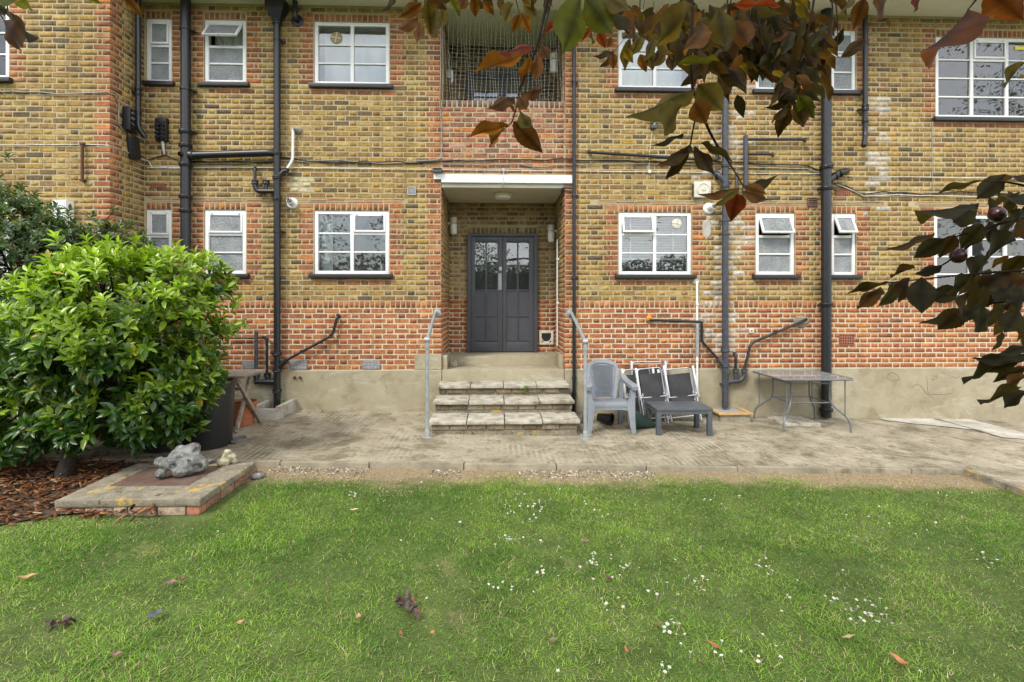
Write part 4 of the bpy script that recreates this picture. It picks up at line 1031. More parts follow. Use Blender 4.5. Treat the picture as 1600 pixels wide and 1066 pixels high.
# thin downpipe by the porch
p6, X6 = standpipe('downpipe', 'thin dark grey downpipe running down beside the porch', 897, 30, 655, 0.026, [591, 616], [127, 306, 435], -0.05, 'iron')
branch(p6, [W(897, 294, -0.05), W(880, 293, -0.045), W(877, 300, 0.04)], 0.017, 'iron_grey', br=0.03)
cd = root('conduit', W(877, 540, 0.5), 'white plastic conduit on the inner wall of the porch', 'conduit')
mk('tube', tube([(PX1 - 0.03, 0.62, W(877, 541, 0.6).z), (PX1 - 0.03, 0.62, W(877, 374, 0.6).z)], 0.012, 10), MAT['white_plastic'], cd, 60)
for k in (0.35, 0.7): mk('clip', box(PX1 - 0.045, PX1 - 0.002, 0.6, 0.64, 0.9 + k * 2, 0.93 + k * 2), MAT['white_plastic'], cd)

# ================================================================== CABLES
def cable(label, pts, r, mat, wob=0.012, seed=0, cat='cable'):
    rr = random.Random(seed); P = []
    pts = [Vector(p) for p in pts]
    for a, b in zip(pts, pts[1:]):
        n = max(2, int((b - a).length / 0.12))
        for i in range(n): P.append(a.lerp(b, i / n) + Vector((0, rr.uniform(-0.003, 0.0), rr.uniform(-wob, wob))))
    P.append(pts[-1])
    return tag(mk('cable', tube(P, r, 6), MAT[mat], None, 60), label, cat, 'cables strung along the wall')
wy = lambda x, y, Y=-0.018: W(x, y, Y)
bayp = lambda x, y: W(x, y, BAY_Y - 0.018)
def retp(px, py):
    """point on the bay's return face"""
    u, v = (px - 800) / F_PX, (HORIZON - py) / F_PX; t = (BAY_X + 0.018) / (u * _C + _S)
    return Vector((BAY_X + 0.018, CAM_Y + (-u * _S + _C) * t, CAM_Z + v * t))
cable('pale cable sagging across the bay below the upper window sill', [bayp(-60, 144), bayp(20, 143), bayp(100, 147), bayp(168, 144), retp(180, 149), retp(186, 162), retp(185, 195), retp(195, 205)], 0.009, 'cable_grey', 0.006, 1)
cable('thin white cable along the bay over the rusty bracket', [bayp(-60, 227), bayp(130, 226), bayp(170, 227), retp(195, 236), retp(215, 246), wy(232, 252), wy(238, 262), wy(280, 263)], 0.006, 'cable_white', 0.002, 2)
cable('black cable between the bay corner and the waste stack', [retp(198, 205), retp(208, 238), wy(230, 250), wy(258, 242), wy(284, 252), wy(300, 252), wy(420, 254), wy(433, 251)], 0.008, 'cable_black', 0.008, 3)
cable('loose grey cable running above the blind-less kitchen window', [wy(300, 256), wy(370, 256), wy(425, 251), wy(470, 252), wy(520, 250), wy(600, 256), wy(680, 250), wy(690, 247)], 0.008, 'cable_grey', 0.008, 4)
cable('twisted black cable above the lower kitchen window near the waste stack', [wy(437, 246), wy(480, 252), wy(540, 254), wy(610, 252), wy(650, 256), wy(686, 253), wy(760, 250), wy(895, 249)], 0.009, 'cable_black', 0.011, 5)
cable('straight white cable that feeds the lamp over the porch', [wy(230, 262.5), wy(440, 262), wy(690, 265.5), wy(788, 266.5), wy(890, 267.5), wy(1060, 269), wy(1130, 270.5)], 0.006, 'cable_white', 0.0015, 6)
cable('grey cable sagging over the porch beam', [wy(690, 256), wy(760, 258), wy(815, 257), wy(840, 261), wy(880, 258), wy(930, 256), wy(1010, 256), wy(1100, 258)], 0.007, 'cable_grey', 0.008, 7)
cable('black cable bundle right of the downpipe, below the floodlight', [wy(895, 252), wy(940, 250), wy(1010, 253), wy(1080, 254), wy(1130, 252), wy(1190, 257), wy(1262, 259), wy(1285, 268)], 0.009, 'cable_black', 0.01, 8)
cable('dusty cable dropping to the thick pipe behind the table', [wy(1135, 262), wy(1180, 262), wy(1260, 264), wy(1283, 272)], 0.009, 'cable_grey', 0.004, 9)
cable('white cable from the thick pipe towards the far window', [wy(1135, 271), wy(1283, 272), wy(1320, 275), wy(1450, 277), wy(1640, 280)], 0.006, 'cable_white', 0.002, 10)
cable('heavy dark cable sagging below the white one at the far end', [wy(1298, 285), wy(1325, 292), wy(1345, 304), wy(1380, 300), wy(1440, 303), wy(1500, 300), wy(1640, 306)], 0.010, 'cable_black', 0.008, 11)
cable('pale cable looping under the air brick at the far end', [wy(1298, 284), wy(1330, 297), wy(1350, 307), wy(1400, 305), wy(1640, 309)], 0.008, 'cable_white', 0.003, 12)
cable('thin dark cable hanging down the jamb of the balcony', [wy(689, 45), wy(688, 130), wy(686, 150), wy(689, 190), wy(690, 235), wy(686, 250)], 0.006, 'cable_grey', 0.002, 13)
cable('thin cable down the brick joint below the far window', [wy(1457, 190), wy(1456, 262), wy(1458, 296)], 0.005, 'cable_grey', 0.002, 14)
cable('thin white cable dropping from the floodlight', [wy(1019, 205), wy(1015, 240), wy(1014, 262), wy(1014, 269)], 0.005, 'cable_white', 0.001, 15)

# ================================================================== FIXTURES ON THE WALL
def on_bay(px, py): return W(px, py, BAY_Y)
# terminal block
p = W(256, 205, 0); t = root('terminal_block', p, 'black cable terminal block with a white tail on the yellow wall', 'junction box')
mk('housing', box(p.x - 0.075, p.x + 0.075, -0.07, 0, p.z - 0.16, p.z + 0.16, 0.012), MAT['black_plastic'], t, 35)
for i in range(4):
    for j in (-1, 1): mk('terminal', lathe([(0.03, 0), (0.032, 0.03), (0.024, 0.045)], (p.x + j * 0.036, -0.07, p.z + 0.07 - i * 0.058), (0, -1, -0.5), 10), MAT['black_plastic'], t, 40)
mk('cap', box(p.x - 0.08, p.x + 0.08, -0.08, 0.001, p.z + 0.1, p.z + 0.17, 0.012), MAT['black_plastic'], t, 35)
mk('tail', tube([(p.x + 0.005, -0.03, p.z - 0.15), (p.x + 0.01, -0.025, p.z - 0.26), (p.x + 0.02, -0.02, p.z - 0.34)], 0.02, 8, rs=[0.022, 0.018, 0.008]), MAT['cable_white'], t, 60)
# junction boxes on the return of the bay
for (px, py, hh, lab, openb) in ((200, 188, 0.155, 'open black junction box with bare wires on the side of the bay', True), (207, 232, 0.15, 'closed slanting black cable box on the side of the bay', False)):
    p = retp(px, py); t = root('junction_box', p, lab, 'junction box')
    tilt = Matrix.Translation(p) @ Matrix.Rotation(0 if openb else 0.18, 4, 'X')
    if openb:
        g = join(box(-0.018, 0.05, -0.09, 0.09, -hh, hh, 0.006)); mk('back_box', xf(g, tilt), MAT['black_plastic'], t, 35)
        mk('lid', xf(box(0.0, 0.1, -0.1, -0.092, -hh, hh, 0.003), tilt), MAT['black_plastic'], t, 35)
        rr = random.Random(2)
        for i in range(7):
            pts = [tilt @ Vector((0.055, rr.uniform(-0.06, 0.06), hh * (0.9 - 0.25 * i) + rr.uniform(-0.02, 0.02))) for _ in range(5)]
            mk('wire', tube(pts, 0.006, 6), MAT['cable_grey' if i % 2 else 'cable_black'], t, 60)
    else:
        mk('housing', xf(box(-0.018, 0.05, -0.085, 0.085, -hh, hh, 0.02), tilt), MAT['black_plastic'], t, 35)
        mk('lid', xf(box(0.05, 0.062, -0.07, 0.07, -hh * 0.86, hh * 0.86, 0.005), tilt), MAT['black_plastic'], t, 35)
# rusty bracket on the bay
a, b = on_bay(132.5, 226), on_bay(132.5, 283); t = root('iron_bracket', b, 'rusty upright iron bracket on the front of the bay', 'bracket')
mk('rod', tube([(a.x, BAY_Y - 0.04, a.z), (b.x, BAY_Y - 0.04, b.z)], 0.018, 10), MAT['rust'], t, 60)
for q in (a, b): mk('lug', box(q.x - 0.025, q.x + 0.025, BAY_Y - 0.06, BAY_Y, q.z - 0.012, q.z + 0.012), MAT['rust'], t)
# white meter cupboard behind the shrub
a, b = W(84, 313, BAY_Y - 0.1), W(106, 372, BAY_Y - 0.1); t = root('meter_box', ((a.x + b.x) / 2, BAY_Y, b.z), 'white meter box on the bay half hidden by the dark shrub', 'meter box')
mk('cabinet', box(a.x, b.x, BAY_Y - 0.13, BAY_Y, b.z, a.z, 0.006), MAT['white'], t, 35); mk('door', box(a.x + 0.012, b.x - 0.012, BAY_Y - 0.138, BAY_Y - 0.13, b.z + 0.012, a.z - 0.012, 0.003), MAT['white'], t, 35)
# air bricks and vents
def grid_vent(name, label, x0, y0, x1, y1, nx, ny, mat, cat='vent', hole=0.6):
    a, b = W(x0, y0), W(x1, y1); t = root(name, ((a.x + b.x) / 2, 0, b.z), label, cat, None); yv = -0.012
    V, Fc = [], []
    mk('back_plate', box(a.x, b.x, -0.005, 0.0, b.z, a.z), MAT['dark'], t)
    g = []; W_, H_2 = b.x - a.x, a.z - b.z
    for i in range(nx + 1):
        x = a.x + W_ * i / nx; w = W_ / nx * (1 - hole) / 2; g.append(box(max(a.x, x - w), min(b.x, x + w), yv, -0.004, b.z, a.z))
    for j in range(ny + 1):
        z = b.z + H_2 * j / ny; w = H_2 / ny * (1 - hole) / 2; g.append(box(a.x, b.x, yv + 0.001, -0.0045, max(b.z, z - w), min(a.z, z + w)))
    mk('grille', join(*g), MAT[mat], t); return t
grid_vent('air_brick', 'red clay air brick above the tiny window in the bay corner', 236, 287, 259, 294.5, 8, 3, 'airbrick')
grid_vent('air_brick', 'red clay air brick right beside the elbow of the thick pipe', 1304.5, 296.5, 1328, 305, 8, 3, 'airbrick')
grid_vent('air_brick', 'red clay air brick low in the red wall near the glass-topped table', 1311.5, 522.5, 1334, 539, 6, 4, 'airbrick')
grid_vent('air_brick', 'dark air brick behind the folded chairs', 976, 570, 997, 577, 6, 2, 'airbrick')
grid_vent('vent_grille', 'grey mesh vent just above the plinth beside the waste stack', 453.5, 563, 480, 577, 12, 6, 'vent_grey', hole=0.5)
grid_vent('vent_grille', 'grey mesh vent just above the plinth, halfway between the stack and the steps', 567, 563, 594, 577, 12, 6, 'vent_grey', hole=0.5)
grid_vent('vent_grille', 'grey mesh vent behind the wooden folding table', 379, 564, 399, 576, 9, 6, 'vent_grey', hole=0.5)
def louvre(label, x0, y0, x1, y1, n, mat):
    a, b = W(x0, y0), W(x1, y1); t = root('louvre_vent', ((a.x + b.x) / 2, 0, b.z), label, 'vent')
    mk('frame', join(box(a.x, a.x + 0.012, -0.02, 0, b.z, a.z), box(b.x - 0.012, b.x, -0.02, 0, b.z, a.z), box(a.x + 0.012, b.x - 0.012, -0.02, 0, a.z - 0.012, a.z), box(a.x + 0.012, b.x - 0.012, -0.02, 0, b.z, b.z + 0.012)), MAT[mat], t)
    mk('back_plate', box(a.x + 0.012, b.x - 0.012, -0.004, 0, b.z + 0.012, a.z - 0.012), MAT['dark'], t)
    for i in range(n):
        z = b.z + 0.012 + (a.z - b.z - 0.024) * (i + 0.5) / n; h = (a.z - b.z) / n * 0.45
        mk('slat', xf(box(a.x + 0.012, b.x - 0.012, -0.002, 0.002, -h, h), Matrix.Translation((0, -0.012, z)) @ Matrix.Rotation(math.radians(-35), 4, 'X')), MAT[mat], t)
louvre('small grey louvred vent beside the porch opening', 636.5, 292.5, 650, 305.5, 6, 'vent_grey')
louvre('brown louvred vent next to the thick soil pipe', 1261.5, 309, 1276, 323, 4, 'vent_brown')
# round flues
for px, py, r, lab in ((457, 318, 0.082, 'round white boiler flue beside the black waste stack'), (1107, 326, 0.085, 'round white boiler flue beside the grey soil stack')):
    p = W(px, py, 0); t = root('boiler_flue', p, lab, 'flue')
    mk('wall_plate', lathe([(r, 0), (r, 0.012), (r * 0.82, 0.028), (r * 0.6, 0.03)], p, (0, -1, 0), 28), MAT['white_plastic'], t, 35)
    s = 1 if px < 800 else 0.6
    mk('outer_tube', lathe([(r * 0.55, 0.02), (r * 0.55, 0.13), (r * 0.47, 0.135), (r * 0.44, 0.1)], p, (0.25 if px > 800 else 0.05, -1, 0.1), 24), MAT['white_plastic'], t, 35)
    mk('inner_tube', lathe([(r * 0.3, 0.05), (r * 0.3, 0.17), (r * 0.2, 0.175), (r * 0.2, 0.12)], p, (0.3 if px > 800 else 0.05, -1, 0.15), 20), MAT['galv'], t, 35)
# extractor
a, b = W(1082, 285, 0), W(1108, 310, 0); t = root('extractor_vent', ((a.x + b.x) / 2, 0, b.z), 'square cream extractor fan outlet above the kitchen window with the blind', 'extractor')
mk('housing', box(a.x, b.x, -0.07, 0, b.z, a.z, 0.01), MAT['cream_plastic'], t, 35); c = ((a.x + b.x) / 2 + 0.01, -0.07, (a.z + b.z) / 2)
mk('dial', lathe([(0.1, -0.002), (0.1, 0.006), (0.085, 0.012), (0.08, 0.004), (0.03, 0.004), (0.02, 0.014)], c, (0, -1, 0), 28), MAT['cream_plastic'], t, 30)
for i in range(8): mk('fin', box(a.x - 0.012, a.x - 0.0, -0.06, -0.005, b.z + 0.02 + i * 0.024, b.z + 0.03 + i * 0.024), MAT['dark_plastic'], t)
# floodlight
p = W(1020, 190, 0); t = root('floodlight', p, 'small floodlight with a greenish glass above the black waste pipe', 'floodlight')
Mx = Matrix.Translation((p.x + 0.01, -0.1, p.z + 0.03)) @ Matrix.Rotation(math.radians(25), 4, 'X')
mk('housing', xf(box(-0.09, 0.09, -0.03, 0.04, -0.075, 0.075, 0.012), Mx), MAT['cream_plastic'], t, 35); mk('lens', xf(box(-0.08, 0.08, -0.034, -0.03, -0.065, 0.065), Mx), MAT['bag'], t)
mk('arm', tube([(p.x, 0, p.z - 0.08), (p.x, -0.08, p.z - 0.07), (p.x, -0.09, p.z)], 0.015, 8), MAT['cream_plastic'], t, 60); mk('sensor', box(p.x - 0.045, p.x + 0.04, -0.08, 0, p.z - 0.12, p.z - 0.055, 0.012), MAT['dark_plastic'], t, 35)
# bulkhead lamps
def bulkhead(label, p, face, h=0.29, r=0.058):
    t = root('wall_lamp', p, label, 'lamp'); f = Vector(face); c = Vector(p) + f * 0.09
    mk('cap', lathe([(r * 0.6, 0), (r * 1.05, 0.012), (r * 1.1, 0.1), (r * 0.98, 0.11)], (c.x, c.y, c.z), (0, 0, 1), 20), MAT['cream_plastic'], t, 40)
    mk('globe', lathe([(r * 0.45, -h * 0.62), (r * 0.9, -h * 0.57), (r * 0.98, -h * 0.45), (r * 0.98, -0.002)], (c.x, c.y, c.z), (0, 0, 1), 20), MAT['white_plastic'], t, 40)
    mk('arm', tube([tuple(p), tuple(c + Vector((0, 0, 0.06)))], 0.02, 8), MAT['cream_plastic'], t, 60)
    e = c + Vector((0, 0, 0.11)); mk('wire', tube([tuple(e), tuple(e + Vector((0, 0, 0.08)) - f * 0.05), tuple(e + Vector((0, 0, 0.2)) - f * 0.085)], 0.007, 6), MAT['cable_grey'], t, 60)
def on_side(px, py, X):
    u, v = (px - 800) / F_PX, (HORIZON - py) / F_PX; t = X / (u * _C + _S)
    return Vector((X, CAM_Y + (-u * _S + _C) * t, CAM_Z + v * t))
bulkhead('cream bulkhead lamp on the darker side of the porch, nearest the bay', (PX0, 1.02, W(711, 350, 1.02).z), (1, 0, 0))
bulkhead('cream bulkhead lamp in the porch next to the white conduit', (PX1, 0.98, W(863, 362, 0.98).z), (-1, 0, 0))
bulkhead('cream bulkhead lamp on the wall of the upper balcony', (PX1, 0.55, W(860, 95, 0.55).z), (-1, 0, 0), 0.34, 0.066)
pz = W(709, 118, 0.75); t = root('socket_box', (PX0, 0.75, pz.z), 'small pale weatherproof box with a hanging wire inside the balcony', 'socket box')
mk('case', box(PX0, PX0 + 0.07, 0.7, 0.8, pz.z - 0.06, pz.z + 0.07, 0.008), MAT['galv'], t, 35); mk('plug', box(PX0 + 0.07, PX0 + 0.11, 0.71, 0.76, pz.z - 0.13, pz.z + 0.07, 0.008), MAT['white_plastic'], t, 35)
mk('wire', tube([(PX0 + 0.06, 0.74, pz.z + 0.07), (PX0 + 0.04, 0.72, pz.z + 0.18), (PX0 + 0.06, 0.72, pz.z + 0.3), (PX0 + 0.02, 0.72, pz.z + 0.4)], 0.007, 6), MAT['white_plastic'], t, 60)
p = W(786, 306, 0.42); p.z = SOFFIT_Z; t = root('ceiling_lamp', p, 'round drum lamp under the porch ceiling', 'lamp')
mk('base', lathe([(0.145, 0.0), (0.15, 0.02), (0.15, 0.045), (0.14, 0.05)], p, (0, 0, -1), 32), MAT['cream_plastic'], t, 35); mk('diffuser', lathe([(0.125, 0.048), (0.122, 0.075), (0.10, 0.088), (0.03, 0.092)], p, (0, 0, -1), 32), MAT['white_plastic'], t, 35)
k = W(787, 266, -0.02); mk('cable', tube([k, W(786.5, 285, -0.045), (k.x, -0.02, SOFFIT_Z + 0.01), (p.x, 0.1, SOFFIT_Z - 0.008), (p.x, 0.3, SOFFIT_Z - 0.012)], 0.007, 6), MAT['cable_white'], t, 60)
mk('junction_box', lathe([(0.03, 0), (0.03, 0.03), (0.024, 0.035)], (k.x, 0, k.z), (0, -1, 0), 16), MAT['galv'], t, 35)
p = W(1014, 269, 0); t = root('junction_box', p, 'tiny round junction box at the foot of the floodlight cable', 'junction box'); mk('case', lathe([(0.03, 0), (0.03, 0.03), (0.022, 0.035)], p, (0, -1, 0), 16), MAT['galv'], t, 35); mk('lid', lathe([(0.02, 0.035), (0.02, 0.04)], p, (0, -1, 0), 16), MAT['white_plastic'], t)
a = W(684, 268, -0.02); t = root('porch_camera', a, 'small grey box on top of the porch beam at its end', 'box'); mk('case', box(a.x - 0.065, a.x + 0.06, -0.1, -0.005, a.z - 0.03, a.z + 0.025, 0.008), MAT['dark_plastic'], t, 35); mk('hood', box(a.x - 0.07, a.x + 0.065, -0.12, -0.002, a.z + 0.025, a.z + 0.033), MAT['galv'], t)
p = W(1174, 517, 0); t = root('cable_socket', p, 'small square wall plate with a hole near the grey soil stack', 'wall plate'); mk('plate', box(p.x - 0.035, p.x + 0.035, -0.012, 0, p.z - 0.035, p.z + 0.035, 0.004), MAT['cream_plastic'], t, 35); mk('hole', lathe([(0.012, 0), (0.012, 0.002)], (p.x, -0.012, p.z), (0, -1, 0), 12), MAT['dark'], t)
for px in (461, 469.5):
    p = W(px, 590, -0.022); t = root('wall_bolt', p, 'stub of an iron bolt in the plinth, the one ' + ('nearer the waste stack' if px < 465 else 'nearer the steps'), 'bolt', 'bolt stubs in the plinth'); mk('shank', tube([p, p + Vector((0, -0.04, 0))], 0.012, 8), MAT['rust'], t, 60); mk('nut', lathe([(0.022, 0), (0.022, 0.014)], p + Vector((0, -0.012, 0)), (0, -1, 0), 6), MAT['rust'], t)
# pale repair patch
p = W(1104, 358, 0); tag(mk('mortar_patch', xf(blob((0, 0, 0), 0.12, (0.62, 0.05, 1.1), 8, 0.3), Matrix.Translation(p)), MAT['patch'], None, 180), 'smear of pale mortar on the wall under the boiler flue', 'patch')
# bird net over the balcony
nb = root('bird_net', (PX0, 0.06, PAR_Z), 'pale square-mesh bird net stretched over the balcony opening', 'net')
g = []; nx, nz = 34, 26; rn = random.Random(9)
def netp(i, j):
    u, v = i / nx, j / nz; x = PX0 + (PX1 - PX0) * u; z = PAR_Z + (BALC_C - PAR_Z) * v
    return Vector((x + 0.02 * math.sin(v * 5 + i), 0.07 + 0.10 * math.sin(math.pi * u) * math.sin(math.pi * v), z - 0.05 * math.sin(math.pi * u) * math.sin(math.pi * v) + 0.004 * math.sin(i * 1.3)))
for i in range(nx + 1): g.append(tube([netp(i, j) for j in range(0, nz + 1, 2)], 0.0013, 3, False))
for j in range(nz + 1): g.append(tube([netp(i, j) for i in range(0, nx + 1, 2)], 0.0013, 3, False))
mk('mesh', join(*g), MAT['net'], nb)
for x in (PX0 + 0.01, PX1 - 0.01): mk('edge_cord', tube([(x, 0.07, PAR_Z), (x, 0.07, BALC_C)], 0.005, 5), MAT['net'], nb)

# ================================================================== HANDRAILS
def handrail(label, base, elbow, wall):
    t = root('handrail', base, label, 'handrail'); r = 0.0215; m = MAT['galv']
    mk('post', tube([base, elbow], r, 16), m, t, 60); mk('rail', tube([elbow, (wall.x, -0.075, wall.z + 0.005)], r, 16), m, t, 60)
    mk('elbow', tube(rounded([(wall.x, -0.09, wall.z), (wall.x, -0.075, wall.z), (wall.x + (0.02 if wall.x < 0 else -0.02), 0, wall.z)], 0.03), r * 1.2, 14), m, t, 60)
    mk('wall_flange', lathe([(0.055, 0), (0.055, 0.01), (0.03, 0.014), (0.028, 0.045)], (wall.x + (0.02 if wall.x < 0 else -0.02), 0, wall.z), (0, -1, 0), 24), m, t, 40)
    mk('knuckle', lathe([(0.02, -0.035), (0.032, -0.03), (0.034, 0), (0.032, 0.03), (0.02, 0.035)], elbow, (1, 0, 0), 18), m, t, 50)
    for dz in (-0.07, ): mk('socket', lathe([(0.028, -0.035), (0.029, 0), (0.028, 0.035)], (elbow.x, elbow.y, elbow.z + dz), (0, 0, 1), 18), m, t, 40)
    mk('base_flange', lathe([(0.062, 0), (0.062, 0.01), (0.032, 0.016), (0.03, 0.09), (0.026, 0.1)], base, (0, 0, 1), 24), m, t, 40)
bl = Gd(667.5, 684); el = D(666.5, 531, to_px(bl)[2]); handrail('galvanised handrail on the side of the steps away from the chairs', bl, Vector((bl.x, bl.y, el.z)), W(681, 489, 0))
br_ = Gd(914.5, 686); er = D(917, 534, to_px(br_)[2]); handrail('galvanised handrail next to the grey plastic armchair', br_, Vector((br_.x, br_.y, er.z)), W(892, 490, 0))

# ================================================================== FURNITURE AND THINGS ON THE PATH
# plastic armchair
def armchair(cx, yf, z0):
    t = root('plastic_armchair', (cx, yf, z0), 'light grey plastic armchair with a woven-pattern back by the handrail', 'chair'); m = MAT['grey_plastic']
    P = lambda x, y, z: (cx + x, yf + y, z0 + z)
    def loft(rings, name, closed=True, cap=True):
        V, Fc = [], []; n = len(rings[0])
        for r in rings: V += [P(*q) for q in r]
        for i in range(len(rings) - 1):
            for k in range(n if closed else n - 1): a, b = i * n + k, i * n + (k + 1) % n; Fc.append((a, b, b + n, a + n))
        if cap: Fc.append(tuple(range(n))[::-1]); Fc.append(tuple(range((len(rings) - 1) * n, len(rings) * n)))
        return mk(name, (V, Fc), m, t, 45)
    rect = lambda x0, x1, y0, y1, z: [(x0, y0, z), (x1, y0, z), (x1, y1, z), (x0, y1, z)]
    # seat: dished shell with a rolled front
    nx, ny = 10, 8; V, Fc = [], []
    for j in range(ny + 1):
        for i in range(nx + 1):
            u, v = i / nx * 2 - 1, j / ny; w = 0.235 - 0.02 * v; z = 0.405 - 0.035 * v - 0.02 * (1 - u * u) * (0.3 + v) - (0.035 * (1 - v / 0.15) ** 2 if v < 0.15 else 0)
            V.append(P(u * w, v * 0.46, z))
    n0 = len(V); V += [(a, b, c - 0.035) for a, b, c in V]
    for j in range(ny):
        for i in range(nx):
            a = j * (nx + 1) + i; Fc.append((a, a + 1, a + nx + 2, a + nx + 1)); Fc.append((a + n0, a + nx + 1 + n0, a + nx + 2 + n0, a + 1 + n0))
    for i in range(nx): Fc.append((i, i + n0, i + 1 + n0, i + 1)); q = ny * (nx + 1) + i; Fc.append((q, q + 1, q + 1 + n0, q + n0))
    for j in range(ny): a = j * (nx + 1); Fc.append((a, a + nx + 1, a + nx + 1 + n0, a + n0)); a += nx; Fc.append((a, a + n0, a + nx + 1 + n0, a + nx + 1))
    mk('seat', (V, Fc), m, t, 60)
    # front apron with an arch
    V, Fc = [], []
    for i in range(17):
        u = i / 16 * 2 - 1; V += [P(u * 0.25, 0.012, 0.375), P(u * 0.25, 0.004, 0.30 - 0.035 * abs(u) ** 6)]
    mk('apron', (V, [(2 * i, 2 * i + 2, 2 * i + 3, 2 * i + 1) for i in range(16)]), m, t, 60)
    for s in (-1, 1):
        loft([rect(s * 0.285 - 0.028, s * 0.285 + 0.028, -0.02, 0.05, 0), rect(s * 0.262 - 0.036, s * 0.262 + 0.04, -0.012, 0.055, 0.2), rect(s * 0.25 - 0.05, s * 0.25 + 0.055, 0.0, 0.06, 0.38), rect(s * 0.272 - 0.03, s * 0.272 + 0.035, 0.01, 0.08, 0.43), rect(s * 0.29 - 0.025, s * 0.29 + 0.03, 0.0, 0.085, 0.60)], 'front_leg')
        loft([rect(s * 0.25 - 0.025, s * 0.25 + 0.025, 0.50, 0.56, 0), rect(s * 0.235 - 0.03, s * 0.235 + 0.03, 0.44, 0.5, 0.38), rect(s * 0.245 - 0.025, s * 0.245 + 0.025, 0.44, 0.48, 0.62)], 'rear_leg')
        for fx, fy in ((s * 0.285, 0.015),): mk('foot_cap', xf(box(-0.024, 0.024, -0.028, 0.028, -0.004, 0.012, 0.004), Matrix.Translation(P(fx, fy, 0.004))), MAT['black_plastic'], t)
        rings = []
        for q, wx, y, z in ((0, 0.035, -0.035, 0.595), (1, 0.05, 0.0, 0.618), (2, 0.046, 0.15, 0.625), (3, 0.04, 0.32, 0.645), (4, 0.028, 0.44, 0.70)):
            cxx = s * (0.297 - 0.012 * q); rings.append([(cxx - wx, y, z), (cxx + wx, y, z), (cxx + wx * 0.9, y + 0.006, z - 0.045), (cxx - wx * 0.9, y + 0.006, z - 0.045)])
        loft(rings, 'armrest')
    # back: curved shell, wider at the top, domed
    def backp(u, v, d=0.0):
        w = 0.155 + 0.062 * min(1, v * 1.35) - 0.02 * max(0, v - 0.8) * 5
        top = 0.875 - 0.035 * u * u - 0.02 * u ** 4
        z = 0.365 + (top - 0.365) * v; y = 0.43 + 0.13 * v - 0.035 * u * u + d
        return P(u * w, y, z)
    nu, nv = 16, 18; V, Fc = [], []
    for d in (0.0, 0.022):
        for j in range(nv + 1):
            for i in range(nu + 1): V.append(backp(i / nu * 2 - 1, j / nv, d))
    n0 = (nu + 1) * (nv + 1)
    for j in range(nv):
        for i in range(nu):
            a = j * (nu + 1) + i; Fc += [(a, a + 1, a + nu + 2, a + nu + 1), (a + n0, a + nu + 1 + n0, a + nu + 2 + n0, a + 1 + n0)]
    for i in range(nu): a = nv * (nu + 1) + i; Fc += [(a, a + 1, a + 1 + n0, a + n0), (i, i + n0, i + 1 + n0, i + 1)]
    for j in range(nv): a = j * (nu + 1); Fc.append((a, a + nu + 1, a + nu + 1 + n0, a + n0)); a += nu; Fc.append((a, a + n0, a + nu + 1 + n0, a + nu + 1))
    bk = mk('backrest', (V, Fc), m, t, 60)
    # woven relief: rows of small raised strands
    g = []
    for j in range(26):
        v0 = 0.06 + j * 0.031
        for i in range(13):
            u0 = -0.68 + (i + (0.5 if j % 2 else 0)) * 0.104
            if abs(u0) > 0.70 - 0.10 * (1 - v0): continue
            a, b, c, d = backp(u0 - 0.045, v0, -0.004), backp(u0 + 0.045, v0, -0.004), backp(u0 + 0.045, v0 + 0.021, -0.004), backp(u0 - 0.045, v0 + 0.021, -0.004)
            e = backp(u0, v0 + 0.0105, -0.018); g.append(([a, b, c, d, e], [(0, 1, 4), (1, 2, 4), (2, 3, 4), (3, 0, 4)]))
    tag(mk('weave', join(*g), m, bk), kind='stuff')
    g = [tube([backp(u, v, -0.004) for u, v in [(-0.78 + 0.12 * (1 - k / 10), k / 10 * 0.84 + 0.04) for k in range(11)] + [(-0.78 + k / 8 * 1.56, 0.88 + 0.03 * math.sin(k / 8 * math.pi)) for k in range(1, 8)] + [(0.78 - 0.12 * (k / 10), 0.88 - k / 10 * 0.84) for k in range(11)]], 0.008, 6)]
    mk('rim', join(*g), m, bk, 60)
c0 = Gd(955, 678); armchair(c0.x, c0.y, c0.z)

# low table
fl, fr_, brr = Gd(1030, 681), Gd(1108, 681), Gd(1086, 667.5)
x0, x1, y0, y1, zg = fl.x - 0.03, fr_.x + 0.03, fl.y - 0.0, fl.y + 0.47, path_z(2.4); tz = 0.345
t = root('low_table', ((x0 + x1) / 2, (y0 + y1) / 2, zg), 'low charcoal plastic coffee table in front of the folded chairs', 'table'); m = MAT['dark_plastic']
mk('tabletop', box(x0 - 0.006, x1 + 0.006, y0 - 0.006, y1, zg + tz - 0.03, zg + tz, 0.006), m, t, 35)
mk('apron', join(box(x0 + 0.05, x1 - 0.05, y0 + 0.002, y0 + 0.02, zg + tz - 0.07, zg + tz - 0.028), box(x0 + 0.05, x1 - 0.05, y1 - 0.02, y1 - 0.006, zg + tz - 0.07, zg + tz - 0.028), box(x0 + 0.002, x0 + 0.018, y0 + 0.04, y1 - 0.04, zg + tz - 0.07, zg + tz - 0.028), box(x1 - 0.018, x1 - 0.002, y0 + 0.04, y1 - 0.04, zg + tz - 0.07, zg + tz - 0.028)), m, t)
for lx in (x0, x1 - 0.058):
    for ly in (y0, y1 - 0.064): mk('leg', box(lx, lx + 0.058, ly, ly + 0.058, zg - 0.01, zg + tz - 0.03, 0.005), m, t, 35)

